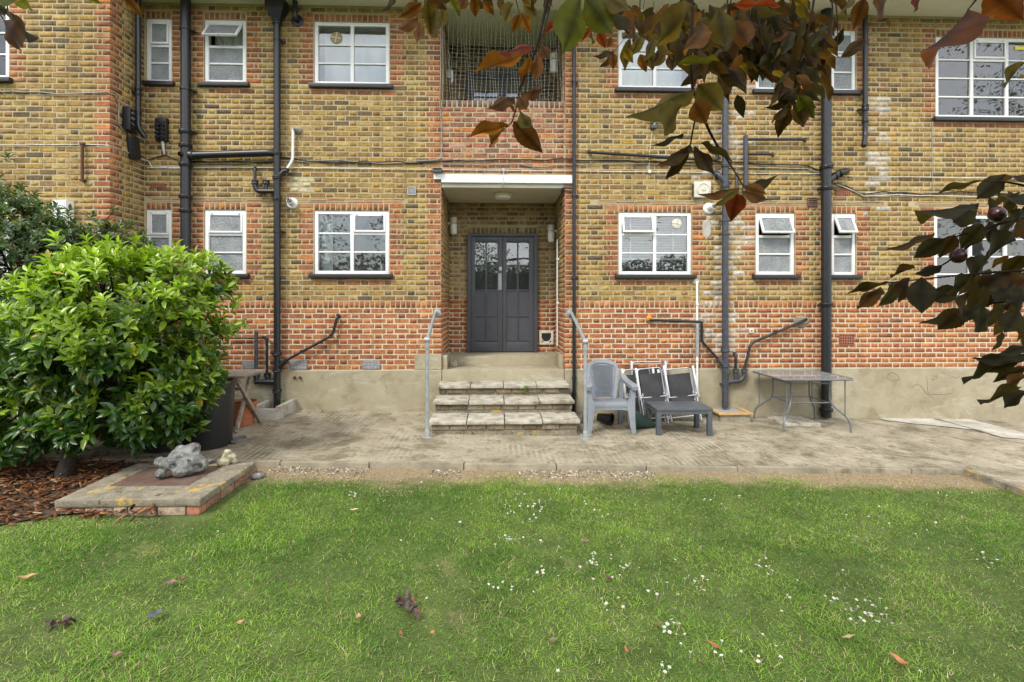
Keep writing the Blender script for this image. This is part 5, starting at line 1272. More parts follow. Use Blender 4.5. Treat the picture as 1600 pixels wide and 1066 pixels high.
# folded reclining chairs against the wall
def folded_chair(label, xc, yb, z0, w, h, lean, roll, depth=0.0):
    t = root('folded_chair', (xc, yb, z0), label, 'folding chair', 'folded garden chairs leaning on the wall')
    M = Matrix.Translation((xc, yb, z0)) @ Matrix.Rotation(roll, 4, 'Y') @ Matrix.Rotation(lean, 4, 'X'); r = 0.0105; hw = w / 2
    A = lambda pts, rr=r, n=8, nm='tube', mt='alu': mk(nm, tube([M @ Vector(p) for p in pts], rr, n), MAT[mt], t, 60)
    # back frame: an inverted U
    A(rounded([(-hw + 0.03, 0, 0.2), (-hw + 0.03, 0, h), (hw - 0.03, 0, h), (hw - 0.03, 0, 0.2)], 0.05), nm='back_frame')
    A(rounded([(-hw + 0.05, -0.03, h * 0.55), (-hw + 0.05, -0.03, 0.12), (hw - 0.05, -0.03, 0.12), (hw - 0.05, -0.03, h * 0.55)], 0.05), nm='seat_frame')
    for s in (-1, 1):
        A([(s * hw, 0.03, 0.0), (s * hw, -0.02, h * 0.98)], 0.011, nm='leg'); A([(s * (hw - 0.015), -0.06, 0.0), (s * (hw - 0.015), -0.035, h * 0.6)], 0.011, nm='leg')
        mk('armrest', xf(box(s * hw - 0.016, s * hw + 0.016, -0.075, -0.045, h * 0.42, h * 1.02, 0.006), M), MAT['alu'], t, 35)
        mk('pivot', lathe([(0.016, 0), (0.016, 0.02)], M @ Vector((s * (hw - 0.01), -0.05, h * 0.5)), M.to_3x3() @ Vector((0, -1, 0)), 12), MAT['white_plastic'], t, 40)
    for zz in (0.07, h * 0.47): A([(-hw + 0.01, -0.05, zz), (hw - 0.01, -0.05, zz)], 0.009, nm='crossbar')
    for nm, za, zb2, yy in (('back_panel', h * 0.34, h * 0.9, -0.012), ('seat_panel', 0.13, h * 0.5, -0.045)):
        V, Fc = [], []; n = 8; k = 6
        for j in range(k + 1):
            for i in range(n + 1):
                u = i / n * 2 - 1; v = j / k; V.append(tuple(M @ Vector((u * (hw - 0.045), yy - 0.02 * (1 - u * u) + 0.008 * math.sin(v * 9 + u * 2), za + (zb2 - za) * v))))
        for j in range(k):
            for i in range(n): a = j * (n + 1) + i; Fc.append((a, a + 1, a + n + 2, a + n + 1))
        mk(nm, (V, Fc), MAT['textile'], t, 60)
zc = path_z(2.3)
ya = lambda px, Y: W(px, 600, Y).x
folded_chair('folded aluminium chair standing rearmost, flat against the wall', ya(1015, -0.2), -0.16, zc, 0.50, 0.80, math.radians(-6), 0.0)
folded_chair('folded aluminium chair leaning behind the plastic armchair', ya(1003, -0.42), -0.42, zc, 0.44, 0.73, math.radians(-12), math.radians(-3))
folded_chair('folded aluminium chair in the middle of the leaning row', ya(1027, -0.52), -0.52, zc, 0.40, 0.76, math.radians(-14), math.radians(-5))
folded_chair('folded aluminium chair nearest the white overflow pipe', ya(1068, -0.45), -0.45, zc, 0.50, 0.74, math.radians(-13), math.radians(-6))

# green bag and black pot under the armchair
b0 = Gd(1006, 672); t = root('garden_bag', b0, 'dark green canvas bag slumped between armchair and coffee table', 'bag')
V, Fc = [], []; n = 14; rg = []
for k, (s, ry, rz) in enumerate(((-0.17, 0.05, 0.055), (-0.15, 0.085, 0.085), (-0.05, 0.1, 0.1), (0.06, 0.085, 0.08), (0.15, 0.05, 0.045), (0.2, 0.02, 0.015))):
    for i in range(n):
        a = 2 * math.pi * i / n; ca, sa = math.cos(a), math.sin(a); e = 0.75
        V.append((b0.x + s + 0.0, b0.y + 0.1 + ry * math.copysign(abs(ca) ** e, ca) + s * 0.25, b0.z + 0.004 + rz * (1 + math.copysign(abs(sa) ** e, sa)) * (1 - 0.1 * math.sin(s * 20))))
for k in range(5): Fc += [(k * n + i, k * n + (i + 1) % n, (k + 1) * n + (i + 1) % n, (k + 1) * n + i) for i in range(n)]
Fc += [tuple(range(n))[::-1], tuple(range(5 * n, 6 * n))]
mk('body', (V, Fc), MAT['bag'], t, 60)
mk('piping', tube([Vector(V[n + i]) + Vector((-0.003, 0, 0)) for i in list(range(n)) + [0]], 0.004, 6), MAT['cream_plastic'], t, 60)
p = Gd(946, 664); t = root('toppled_pot', p, 'black plastic pot lying under the armchair', 'pot')
mk('pot', lathe([(0.055, -0.1), (0.075, 0.08), (0.083, 0.085), (0.083, 0.1), (0.07, 0.1), (0.06, 0.02)], (p.x, p.y + 0.02, p.z + 0.084), (0.75, -0.6, 0.0), 22), MAT['black_plastic'], t, 40)
mk('rim', tube([(p.x + 0.075 + 0.07 * math.cos(a) * 0.6, p.y - 0.04 + 0.07 * math.cos(a) * 0.75, p.z + 0.084 + 0.07 * math.sin(a)) for a in np.linspace(0, 2 * math.pi, 20)], 0.008, 6), MAT['black_plastic'], t, 60)

# gully boxed in timber at the foot of the grey stack
gx0, gx1, gy0, gy1, gz = 3.17, 3.60, -0.40, -0.03, path_z(3.4)
t = root('gully_box', ((gx0 + gx1) / 2, (gy0 + gy1) / 2, gz), 'low concrete gully box with a raw timber rim under the grey stack', 'gully')
mk('kerbing', join(box(gx0, gx1, gy0, gy0 + 0.06, gz - 0.1, gz + 0.105, 0.006), box(gx0, gx0 + 0.06, gy0 + 0.06, gy1, gz - 0.1, gz + 0.105, 0.006), box(gx1 - 0.06, gx1, gy0 + 0.06, gy1, gz - 0.1, gz + 0.105, 0.006)), MAT['concrete'], t, 35)
for g in (box(gx0 - 0.03, gx1 + 0.03, gy0 - 0.03, gy0 + 0.03, gz + 0.106, gz + 0.135, 0.004), box(gx0 - 0.03, gx0 + 0.03, gy0 + 0.031, gy1, gz + 0.106, gz + 0.135, 0.004), box(gx1 - 0.03, gx1 + 0.03, gy0 + 0.031, gy1, gz + 0.106, gz + 0.135, 0.004)): mk('timber_strip', g, MAT['timber'], t, 35)
mk('grate', box(gx0 + 0.03, gx1 - 0.03, gy0 + 0.03, gy1, gz + 0.09, gz + 0.115), MAT['vent_grey'], t)
# slab under the glass table
a, b, c = Gd(1226, 664), Gd(1280, 662), Gd(1200, 650)
t = tag(mk('paving_slab', box(3.98, 4.5, -0.58, -0.08, path_z(4.2) - 0.03, path_z(4.2) + 0.035, 0.006), MAT['slab'], None, 35), 'loose paving slab lying under the glass-topped table', 'slab')

# glass-topped table
gx0, gx1, gy0, gy1 = 3.75, 4.72, -0.96, -0.12; gz = path_z(4.2); th = 0.70
t = root('glass_table', ((gx0 + gx1) / 2, (gy0 + gy1) / 2, gz), 'rectangular glass-topped garden table with grey steel legs', 'table'); m = MAT['steel_paint']
rim = rounded([((gx0 + gx1) / 2, gy0, gz + th), (gx1, gy0, gz + th), (gx1, gy1, gz + th), (gx0, gy1, gz + th), (gx0, gy0, gz + th), ((gx0 + gx1) / 2, gy0, gz + th)], 0.1, 8)
V = []
for dz in (-0.017, 0.004): V += [(p.x, p.y, p.z + dz) for p in rim]
n = len(rim); Fc = [(i, i + 1, n + i + 1, n + i) for i in range(n - 1)]
mk('rim', tube(rim, 0.013, 10), m, t, 60)
gl = [(p.x, p.y, p.z + 0.006) for p in rim[:-1]]; gb = [(p.x, p.y, p.z + 0.001) for p in rim[:-1]]; n = len(gl)
mk('glass_top', (gl + gb, [tuple(range(n)), tuple(range(n, 2 * n))[::-1]] + [(i, i + n, (i + 1) % n + n, (i + 1) % n) for i in range(n)]), MAT['table_glass'], t)
ix0, ix1, iy0, iy1 = gx0 + 0.22, gx1 - 0.22, gy0 + 0.2, gy1 - 0.2
for sx, ix, ox in ((-1, ix0, gx0 + 0.03), (1, ix1, gx1 - 0.03)):
    for sy, iy, oy in ((-1, iy0, gy0 + 0.05), (1, iy1, gy1 - 0.03)):
        mk('leg', tube(rounded([(ix, iy, gz + th - 0.012), (ix, iy, gz + 0.36), (ox - sx * 0.01, oy - sy * 0.01, gz + 0.16), (ox, oy, gz)], 0.09, 8), 0.0125, 10), m, t, 60)
        mk('strut', tube([(ox - sx * 0.06, oy - sy * 0.03, gz + th - 0.01), (ox - sx * 0.06, oy - sy * 0.03, gz + 0.2)], 0.007, 6), m, t, 60)
for zz in (0.36, 0.62):
    mk('stretcher', tube([(ix0, iy0, gz + zz), (ix1, iy0, gz + zz)], 0.009, 8), m, t, 60); mk('stretcher', tube([(ix0, iy1, gz + zz), (ix1, iy1, gz + zz)], 0.009, 8), m, t, 60)
    for ix in (ix0, ix1): mk('stretcher', tube([(ix, iy0, gz + zz), (ix, iy1, gz + zz)], 0.009, 8), m, t, 60)

# wooden folding table by the bush
tx1, tx0, ty0, ty1 = -2.93, -3.75, -1.48, -0.90; gz = path_z(-3.2); th = 0.70
t = root('folding_table', ((tx0 + tx1) / 2, (ty0 + ty1) / 2, gz), 'weathered slatted wooden folding table between bush and wall', 'table'); m = MAT['wood']
ns = 9
for i in range(ns):
    a = ty0 + (ty1 - ty0) * i / ns; mk('slat', box(tx0, tx1 + random.uniform(-0.006, 0.006), a + 0.004, a + (ty1 - ty0) / ns - 0.005, gz + th - 0.018, gz + th, 0.003), m, t, 35)
for x in (tx0 + 0.08, tx1 - 0.07): mk('batten', box(x - 0.018, x + 0.018, ty0 + 0.01, ty1 - 0.01, gz + th - 0.05, gz + th - 0.019, 0.003), m, t, 35)
for x in (tx0 + 0.08, tx1 - 0.12):
    for ya_, yb_, dx in ((ty0 + 0.05, ty1 + 0.1, 0.0), (ty1 - 0.06, ty0 + 0.15, -0.045)):
        d = Vector((0, yb_ - ya_, -(th - 0.03))); L = d.length
        M = Matrix.Translation((x + dx, ya_, gz + th - 0.03)) @ Vector((0, 0, 1)).rotation_difference(d).to_matrix().to_4x4()
        mk('leg', xf(box(-0.018, 0.018, -0.022, 0.022, 0, L, 0.004), M), m, t, 35)
mk('crossbar', box(tx0 + 0.06, tx1 - 0.14, ty1 - 0.0, ty1 + 0.025, gz + 0.12, gz + 0.15, 0.004), m, t, 35); mk('crossbar', box(tx0 + 0.06, tx1 - 0.14, ty0 + 0.3, ty0 + 0.325, gz + 0.48, gz + 0.52, 0.004), m, t, 35)
# pale concrete trough round the foot of the waste stack
gz = path_z(-3.0); t = root('gully_surround', (-3.06, -0.35, gz), 'pale concrete gully surround at the foot of the waste stack', 'gully'); m = MAT['patch']
mk('front_wall', box(-3.30, -2.89, -0.66, -0.60, gz - 0.1, gz + 0.145, 0.012), m, t, 35); mk('side_wall', box(-2.95, -2.885, -0.60, -0.04, gz - 0.1, gz + 0.165, 0.012), m, t, 35); mk('side_wall', box(-3.31, -3.25, -0.60, -0.04, gz - 0.1, gz + 0.15, 0.012), m, t, 35)
mk('bed', box(-3.25, -2.95, -0.60, -0.04, gz - 0.1, gz + 0.02), MAT['soil'], t)
# planters
def planter(label, x, y, z, r0, r1, h, mat='black_plastic', soil=True, name='planter'):
    t = root(name, (x, y, z), label, 'plant pot')
    mk('pot', lathe([(r0, 0), (r0 * 1.02, 0.01), (r1 * 0.985, h * 0.9), (r1 * 1.05, h * 0.905), (r1 * 1.05, h * 0.985), (r1 * 1.02, h), (r1 * 0.94, h), (r1 * 0.92, h * 0.9)], (x, y, z), (0, 0, 1), 32), MAT[mat], t, 40)
    if soil: mk('soil', lathe([(r1 * 0.93, h * 0.9), (r1 * 0.5, h * 0.92), (0.01, h * 0.93)], (x, y, z), (0, 0, 1), 24), MAT['soil'], t, 60)
pz = path_z(-3.2)
planter('tall black planter between the bush and the folding table', -3.17, -1.82, pz, 0.25, 0.285, 0.70)
planter('squat black tub under the bush, nearer the tree-like stem', -4.02, -1.75, path_z(-4), 0.20, 0.25, 0.34)
planter('squat black tub under the bush, nearer the tall planter', -3.52, -1.98, path_z(-3.5), 0.17, 0.215, 0.28)
planter('terracotta pot standing behind the tall black planter', -3.22, -0.92, pz, 0.12, 0.17, 0.30, 'terracotta', True, 'terracotta_pot')
# parasol foot
p = Gd(352, 690); t = root('parasol_base', p, 'black metal parasol foot with two upright brackets beside the planter', 'parasol base')
mk('plate', xf(box(-0.22, 0.22, -0.035, 0.035, 0.0, 0.02, 0.004), Matrix.Translation(p) @ Matrix.Rotation(0.9, 4, 'Z')), MAT['dark_plastic'], t, 35); mk('plate', xf(box(-0.2, 0.2, -0.035, 0.035, 0.021, 0.036, 0.004), Matrix.Translation(p) @ Matrix.Rotation(-0.6, 4, 'Z')), MAT['dark_plastic'], t, 35)
for q in (-0.05, 0.03): mk('upright', tube([p + Vector((q, 0, 0.03)), p + Vector((q - 0.06, 0.03, 0.26))], 0.012, 8), MAT['iron_grey'], t, 60)

# inspection cover with flints
mx0, mx1, my0, my1, mz = -3.36, -2.27, -3.50, -2.60, 0.13
t = root('manhole', ((mx0 + mx1) / 2, (my0 + my1) / 2, 0), 'raised concrete manhole surround on bricks with a rusty cover plate', 'manhole')
cx0, cx1, cy0, cy1 = -3.17, -2.53, -3.20, -2.70; s = 0.055
def rough_slab(x0, x1, y0, y1, z0, z1, seed):
    g = box(x0, x1, y0, y1, z0, z1, 0.008); bm = bmesh.new(); vs = [bm.verts.new(p) for p in g[0]]
    for q in g[1]: bm.faces.new([vs[i] for i in q])
    bmesh.ops.subdivide_edges(bm, edges=[e for e in bm.edges if e.calc_length() > 0.12], cuts=9, use_grid_fill=True)
    for v in bm.verts:
        v.co += Vector((mnoise.noise(v.co * 14 + Vector((seed, 0, 0))), mnoise.noise(v.co * 14 + Vector((0, seed, 0))), mnoise.noise(v.co * 12 + Vector((0, 0, seed))))) * 0.006
    return bm_geo(bm)
for i, g in enumerate(((mx0, mx1, my0, cy0 - 0.004), (mx0, mx1, cy1 + 0.004, my1), (mx0, cx0 - 0.004, cy0 - 0.003, cy1 + 0.003), (cx1 + 0.004, mx1, cy0 - 0.003, cy1 + 0.003))):
    mk('surround', rough_slab(*g, mz - s, mz, i * 3.3), MAT['lichen'], t, 50)
mk('cover_plate', box(cx0, cx1, cy0, cy1, mz - 0.03, mz - 0.004, 0.003), MAT['plate'], t, 35)
mk('core', box(mx0 + 0.03, mx1 - 0.03, my0 + 0.03, my1 - 0.03, -0.3, mz - s), MAT['lichen'], t)
x = mx0 + 0.005; rr = random.Random(5)
while x < mx1 - 0.05:
    L = min(rr.choice([0.215, 0.215, 0.1025]), mx1 - 0.005 - x); o = mk('brick', box(x, x + L - 0.008, my0 + 0.012 + rr.uniform(-0.006, 0.006), my0 + 0.11, mz - s - 0.074, mz - s - 0.004, 0.006), MAT['brick'], t, 40); set_tint(o.data, 1.0); o.color = (*rr.choice([(0.36, 0.14, 0.09), (0.40, 0.30, 0.22), (0.34, 0.19, 0.12), (0.42, 0.18, 0.11)]), 1); x += L + 0.004
y = my0 + 0.12
while y < my1 - 0.05:
    o = mk('brick', box(mx1 - 0.11, mx1 - 0.012 + rr.uniform(-0.006, 0.006), y, y + 0.205, mz - s - 0.074, mz - s - 0.004, 0.006), MAT['brick'], t, 40); set_tint(o.data, 1.0); o.color = (*rr.choice([(0.30, 0.2, 0.13), (0.28, 0.15, 0.1)]), 1); y += 0.215
def flint(label, c, size, seed, lobes, dents):
    bm = bmesh.new(); bmesh.ops.create_icosphere(bm, subdivisions=5, radius=1)
    for v in bm.verts:
        d = v.co.normalized(); r = 0.62 + 0.10 * mnoise.noise(d * 2.2 + Vector((seed, 0, 0))) + 0.05 * mnoise.noise(d * 6 + Vector((0, seed, 0)))
        for (dx, dy, dz), amp, wid in lobes: r += amp * math.exp(-(1 - d.dot(Vector((dx, dy, dz)).normalized())) / wid)
        for (dx, dy, dz), amp, wid in dents: r -= amp / (1 + math.exp(min(50, ((1 - d.dot(Vector((dx, dy, dz)).normalized())) - wid) / (wid * 0.12))))
        v.co = Vector((d.x * size[0], d.y * size[1], d.z * size[2])) * max(0.12, r)
    lo = min(v.co.z for v in bm.verts)
    Rz = Matrix.Rotation(math.radians(32), 3, 'Z')
    for v in bm.verts: v.co = Rz @ v.co + Vector((c[0], c[1], c[2] - lo - 0.004))
    o = mk('flint', bm_geo(bm), MAT['flint'], None, 180); tag(o, label, 'stone')
def lumpy(label, c, k, elems, mat='flint', yaw=32):
    """flint grown from overlapping lumps; negative lumps leave the holes"""
    mb = bpy.data.metaballs.new('lumps'); mb.resolution = 0.009; mb.threshold = 0.35; o = bpy.data.objects.new('lumps', mb); COL.objects.link(o)
    for x, y, z, r in elems:
        e = mb.elements.new(); e.co = (x * k, y * k, z * k); e.radius = abs(r) * k * 1.45; e.stiffness = 2.0; e.use_negative = r < 0
    bpy.context.view_layer.update(); ev = o.evaluated_get(bpy.context.evaluated_depsgraph_get()); me = ev.to_mesh(); V = np.array([tuple(v.co) for v in me.vertices]); Fc = [tuple(p.vertices) for p in me.polygons]
    ev.to_mesh_clear(); bpy.data.objects.remove(o); bpy.data.metaballs.remove(mb)
    V = V + np.array([[mnoise.noise(Vector(p) * 20) * 0.011 + mnoise.noise(Vector(p) * 55) * 0.005, mnoise.noise(Vector(p) * 20 + Vector((5, 0, 0))) * 0.011, mnoise.noise(Vector(p) * 24 + Vector((0, 9, 0))) * 0.010] for p in V])
    a = math.radians(yaw); V = np.stack([V[:, 0] * math.cos(a) - V[:, 1] * math.sin(a), V[:, 0] * math.sin(a) + V[:, 1] * math.cos(a), V[:, 2]], 1); V += np.array([c[0], c[1], c[2] - V[:, 2].min() - 0.006])
    tag(mk('flint', ([tuple(p) for p in V], Fc), MAT[mat], None, 180), label, 'stone')
lumpy('large knobbly grey flint with holes resting on the manhole cover', (-2.74, -2.97, mz - 0.004), 0.00058, [(110, 0, 40, 165), (0, -30, -90, 125), (-150, 0, 10, 95), (-250, 10, 60, 80), (-245, 0, -110, 78), (170, 20, 190, 88), (120, 40, 150, 100), (240, -40, -50, 115), (-30, 80, 60, 140), (120, -60, -70, 110), (0, 90, 160, 80),
      (15, -120, 75, -92), (215, -140, -75, -62), (110, -110, 20, -40), (-85, -90, -20, -48), (195, -60, 165, -36)])
sm = Gd(380, 720); lumpy('small pale flint with holes on the back corner of the manhole', (sm.x + 0.02, my1 - 0.09, mz - 0.004), 0.00066, [(0, 0, 20, 70), (10, 0, 95, 48), (70, 0, 20, 55), (-80, 0, -30, 50), (90, 0, -40, 48), (-20, 0, -35, 60), (-15, -60, 25, -42), (60, -55, 0, -32), (30, -40, 85, -20)], 'pale_flint')
flint('small whitish flint lying beside the pale one', (sm.x - 0.17, my1 - 0.06, mz - 0.004), (0.07, 0.05, 0.05), 7.7, [((1, 0, 0.2), 0.4, 0.1)], [])
flint('grey cobble tucked against the side of the manhole', (mx1 + 0.06, my1 - 0.1, path_z(-2.2) - 0.06), (0.08, 0.06, 0.05), 2.7, [((1, 0, 0.2), 0.3, 0.2)], [])

# ================================================================== LEAVES
def leaf_shape(nl, nw, prof, fold=0.25, droop=0.25, wave=0.0, serr=0.0):
    """unit leaf: length 1 along +Y, width 1 along X, face up +Z. returns verts (n,3), quads"""
    V, Fq = [], []
    for j in range(nl + 1):
        y = j / nl; w = prof(y) * 0.5
        for i in range(nw + 1):
            u = i / nw * 2 - 1; s = 1 + (serr * (1 if j % 2 else -1) if abs(u) > 0.99 else 0)
            V.append((u * w * s, y, fold * abs(u) * w - droop * y * y + wave * math.sin(y * 9 + (1 if u > 0 else 2.2)) * abs(u) * w))
    for j in range(nl):
        for i in range(nw): a = j * (nw + 1) + i; Fq.append((a, a + 1, a + nw + 2, a + nw + 1))
    return np.array(V), np.array(Fq)
OBOV = lambda y: (max(0.0, math.sin(math.pi * min(1, y ** 1.12))) ** 0.88) * (0.98) + 0.03 * (1 - y)
OVATE = lambda y: (max(0.0, math.sin(math.pi * y ** 0.82)) ** 1.08) * 1.03 + 0.02 * (1 - y)
def leaf_frames(base, dirv, up, length, width):
    """arrays -> (n,3,3) column matrices scaled, and base"""
    d = dirv / np.linalg.norm(dirv, axis=1, keepdims=True); n = up - d * np.sum(up * d, 1, keepdims=True); n /= np.maximum(1e-6, np.linalg.norm(n, axis=1, keepdims=True))
    s = np.cross(d, n); return np.stack([s * width[:, None], d * length[:, None], n * length[:, None]], axis=2)
def leaves_mesh(name, shape, base, Fr, tint, mat, parent):
    V, Fq = shape; n = len(base); vv = np.einsum('nij,kj->nki', Fr, V) + base[:, None, :]
    ff = Fq[None] + (np.arange(n) * len(V))[:, None, None]
    return tag(np_mesh(name, vv.reshape(-1, 3), ff.reshape(-1, 4), mat, np.repeat(tint, len(V), 0), parent, True), kind='stuff')
def shared_leaf(name, shape, mat, rib=1.0, nw=0):
    me = bpy.data.meshes.new(name); me.from_pydata([tuple(p) for p in shape[0]], [], [tuple(int(i) for i in q) for q in shape[1]]); me.update()
    me.polygons.foreach_set('use_smooth', [True] * len(me.polygons)); tc = np.ones((len(shape[0]), 3)); tc[np.abs(shape[0][:, 0]) < 1e-6] = rib; tc[(np.floor(shape[0][:, 1] * 18 + 0.5).astype(int) % 3 == 0) & (rib < 1)] *= 0.9; set_tint(me, tc); me.materials.append(mat); return me
def single_leaf(name, me, b, Fr, c, parent):
    o = bpy.data.objects.new(name, me); M = Matrix.Identity(4)
    for i in range(3):
        for k in range(3): M[k][i] = Fr[k, i]
        M[i][3] = b[i]
    o.matrix_basis = M; o.color = (*[float(q) for q in c], 1); COL.objects.link(o); return adopt(o, parent)

def shrub(name, label, base, blobs, nshoot, per, length, ratio, cols, mat, singles, seed, up_bias=0.6, inner=0.25, stems=(), gaps=-0.15):
    r = np.random.default_rng(seed); rt = root(name, base, label, 'shrub')
    blobs = np.array(blobs); vol = blobs[:, 3] * blobs[:, 4] + blobs[:, 4] * blobs[:, 5]; P, Nn = [], []
    while len(P) < nshoot:
        b = blobs[r.choice(len(blobs), p=vol / vol.sum())]; d = r.normal(size=3); d /= np.linalg.norm(d)
        k = 1.0 if r.random() > inner else r.uniform(0.6, 0.95); k *= 1 + 0.07 * math.sin(d[0] * 7 + seed) * math.sin(d[2] * 6 + 1) + (r.normal() * 0.05 if r.random() < 0.75 else r.uniform(0, 0.24) * max(0.3, d[2] + 0.4))
        p = b[:3] + d * b[3:] * k
        if k > 0.97 and any((((p - q[:3]) / q[3:]) ** 2).sum() < 0.72 for q in blobs if q is not b): continue
        if p[1] > -0.2 or p[2] < 0.12 or mnoise.noise(Vector(p) * 2.6) < gaps: continue
        nn = d / b[3:]; nn /= np.linalg.norm(nn); P.append(p); Nn.append(nn)
    P, Nn = np.array(P), np.array(Nn); B, Dv, U, L, Wd, T = [], [], [], [], [], []
    zmin, zmax = P[:, 2].min(), P[:, 2].max()
    for p, nn in zip(P, Nn):
        ax = nn + np.array([0, 0, up_bias]) + r.normal(size=3) * 0.22; ax /= np.linalg.norm(ax)
        s = np.cross(ax, [0.3, 0.9, 0.2]); s /= np.linalg.norm(s); t = np.cross(ax, s); hgt = (p[2] - zmin) / (zmax - zmin)
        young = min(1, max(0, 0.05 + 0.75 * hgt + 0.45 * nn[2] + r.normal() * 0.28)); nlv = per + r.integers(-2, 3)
        for k in range(nlv):
            a = k * 2.4 + r.uniform(-0.3, 0.3); q = k / nlv; open_ = 0.35 + 0.95 * (1 - q) + r.normal() * 0.12
            d = ax * math.cos(open_) + (s * math.cos(a) + t * math.sin(a)) * math.sin(open_)
            B.append(p + ax * (q - 0.6) * length * 0.8); Dv.append(d); up = ax * 1.0 - d * 0.3 + np.array([0, -0.25, 0.5]) + r.normal(size=3) * 0.25; U.append(up)
            ll = length * r.uniform(0.7, 1.15) * (0.75 + 0.35 * (1 - q)); L.append(ll); Wd.append(ll * ratio * r.uniform(0.85, 1.15))
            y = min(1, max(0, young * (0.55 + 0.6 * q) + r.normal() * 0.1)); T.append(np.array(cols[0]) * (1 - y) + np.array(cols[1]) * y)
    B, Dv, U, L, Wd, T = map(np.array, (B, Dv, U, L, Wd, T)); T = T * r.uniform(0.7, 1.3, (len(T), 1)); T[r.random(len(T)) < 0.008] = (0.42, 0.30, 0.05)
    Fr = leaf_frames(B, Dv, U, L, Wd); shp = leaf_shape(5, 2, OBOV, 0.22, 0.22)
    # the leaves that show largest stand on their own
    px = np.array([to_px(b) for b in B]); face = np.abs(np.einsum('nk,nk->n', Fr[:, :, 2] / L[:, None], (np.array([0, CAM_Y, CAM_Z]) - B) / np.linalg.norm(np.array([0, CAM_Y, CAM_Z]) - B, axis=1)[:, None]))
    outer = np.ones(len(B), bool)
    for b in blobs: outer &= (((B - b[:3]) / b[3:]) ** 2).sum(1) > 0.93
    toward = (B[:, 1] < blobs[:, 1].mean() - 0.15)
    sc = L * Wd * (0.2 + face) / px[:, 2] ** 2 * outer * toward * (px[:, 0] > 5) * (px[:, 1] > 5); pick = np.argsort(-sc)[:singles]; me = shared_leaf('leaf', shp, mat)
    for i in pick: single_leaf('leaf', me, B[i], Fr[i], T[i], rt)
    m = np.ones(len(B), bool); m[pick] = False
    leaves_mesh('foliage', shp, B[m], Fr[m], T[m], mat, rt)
    for st in stems: mk('stem', tube(st[0], 0.02, 9, rs=st[1]), MAT['bark'], rt, 60)
    # twigs that carry the shoots
    g = []; c = blobs[:, :3].mean(0)
    for i in range(0, len(P), max(1, len(P) // 90)):
        a = c + (P[i] - c) * 0.25 + r.normal(size=3) * 0.08; mid = (a + P[i]) / 2 + np.array([0, 0, 0.06]); g.append(tube([a, mid, P[i] - Nn[i] * 0.03], 0.01, 5, rs=[0.013, 0.009, 0.005]))
    tag(mk('twigs', join(*g), MAT['twig'], rt, 60), kind='stuff')
    return rt
tb = Gd(98, 748, True)
LB = [(-3.62, -2.45, 1.34, 0.92, 0.78, 0.74), (-4.42, -2.5, 0.72, 0.55, 0.6, 0.42), (-3.10, -2.40, 1.34, 0.42, 0.55, 0.44), (-3.16, -2.42, 0.98, 0.46, 0.5, 0.32), (-3.20, -2.55, 0.66, 0.42, 0.42, 0.32), (-3.7, -2.7, 0.62, 0.5, 0.4, 0.28), (-3.78, -2.35, 1.80, 0.42, 0.55, 0.34), (-3.22, -2.30, 1.84, 0.46, 0.55, 0.30), (-3.42, -2.60, 0.80, 0.55, 0.5, 0.40), (-4.30, -2.55, 1.15, 0.50, 0.5, 0.34), (-3.95, -2.75, 1.45, 0.46, 0.45, 0.34), (-3.5, -2.85, 1.2, 0.5, 0.42, 0.36), (-4.55, -2.72, 0.5, 0.5, 0.45, 0.30)]
shrub('laurel_bush', 'large glossy light green laurel bush beside the manhole', tb, LB, 1560, 8, 0.118, 0.38, ((0.03, 0.085, 0.010), (0.31, 0.43, 0.03)), MAT['laurel'], 300, 21, 0.6, 0.3,
      stems=[([tb, tb + Vector((0.05, 0.02, 0.22)), tb + Vector((0.22, 0.06, 0.42)), tb + Vector((0.38, 0.12, 0.62)), (-3.5, -2.4, 1.2), (-3.4, -2.35, 1.6)], [0.075, 0.058, 0.052, 0.045, 0.03, 0.015]),
             ([tb + Vector((0.05, 0.02, 0.2)), tb + Vector((-0.02, 0.05, 0.5)), (-4.2, -2.45, 0.9), (-4.4, -2.45, 1.2)], [0.05, 0.04, 0.03, 0.015]),
             ([tb + Vector((0.22, 0.06, 0.42)), (-3.5, -2.5, 0.75), (-3.15, -2.45, 1.1)], [0.045, 0.032, 0.015])])
shrub('evergreen_shrub', 'dark dull-green evergreen shrub behind the laurel, in front of the bay', (-5.3, -1.5, path_z(-5.3)), [(-5.65, -1.5, 1.65, 0.72, 0.6, 1.22), (-5.05, -1.45, 1.6, 0.6, 0.52, 0.98), (-5.4, -1.6, 0.75, 1.0, 0.6, 0.6), (-4.5, -1.45, 1.55, 0.5, 0.45, 0.95), (-5.3, -1.75, 1.5, 0.7, 0.5, 1.1)], 2500, 9, 0.088, 0.42,
      ((0.022, 0.055, 0.016), (0.095, 0.15, 0.045)), MAT['shrub'], 200, 33, 0.35, 0.3, gaps=-0.6, stems=[([(-5.3, -1.5, -0.05), (-5.35, -1.5, 0.6), (-5.5, -1.5, 1.3)], [0.06, 0.045, 0.02]), ([(-5.25, -1.5, -0.05), (-5.0, -1.5, 0.7), (-4.9, -1.5, 1.3)], [0.05, 0.035, 0.015])])

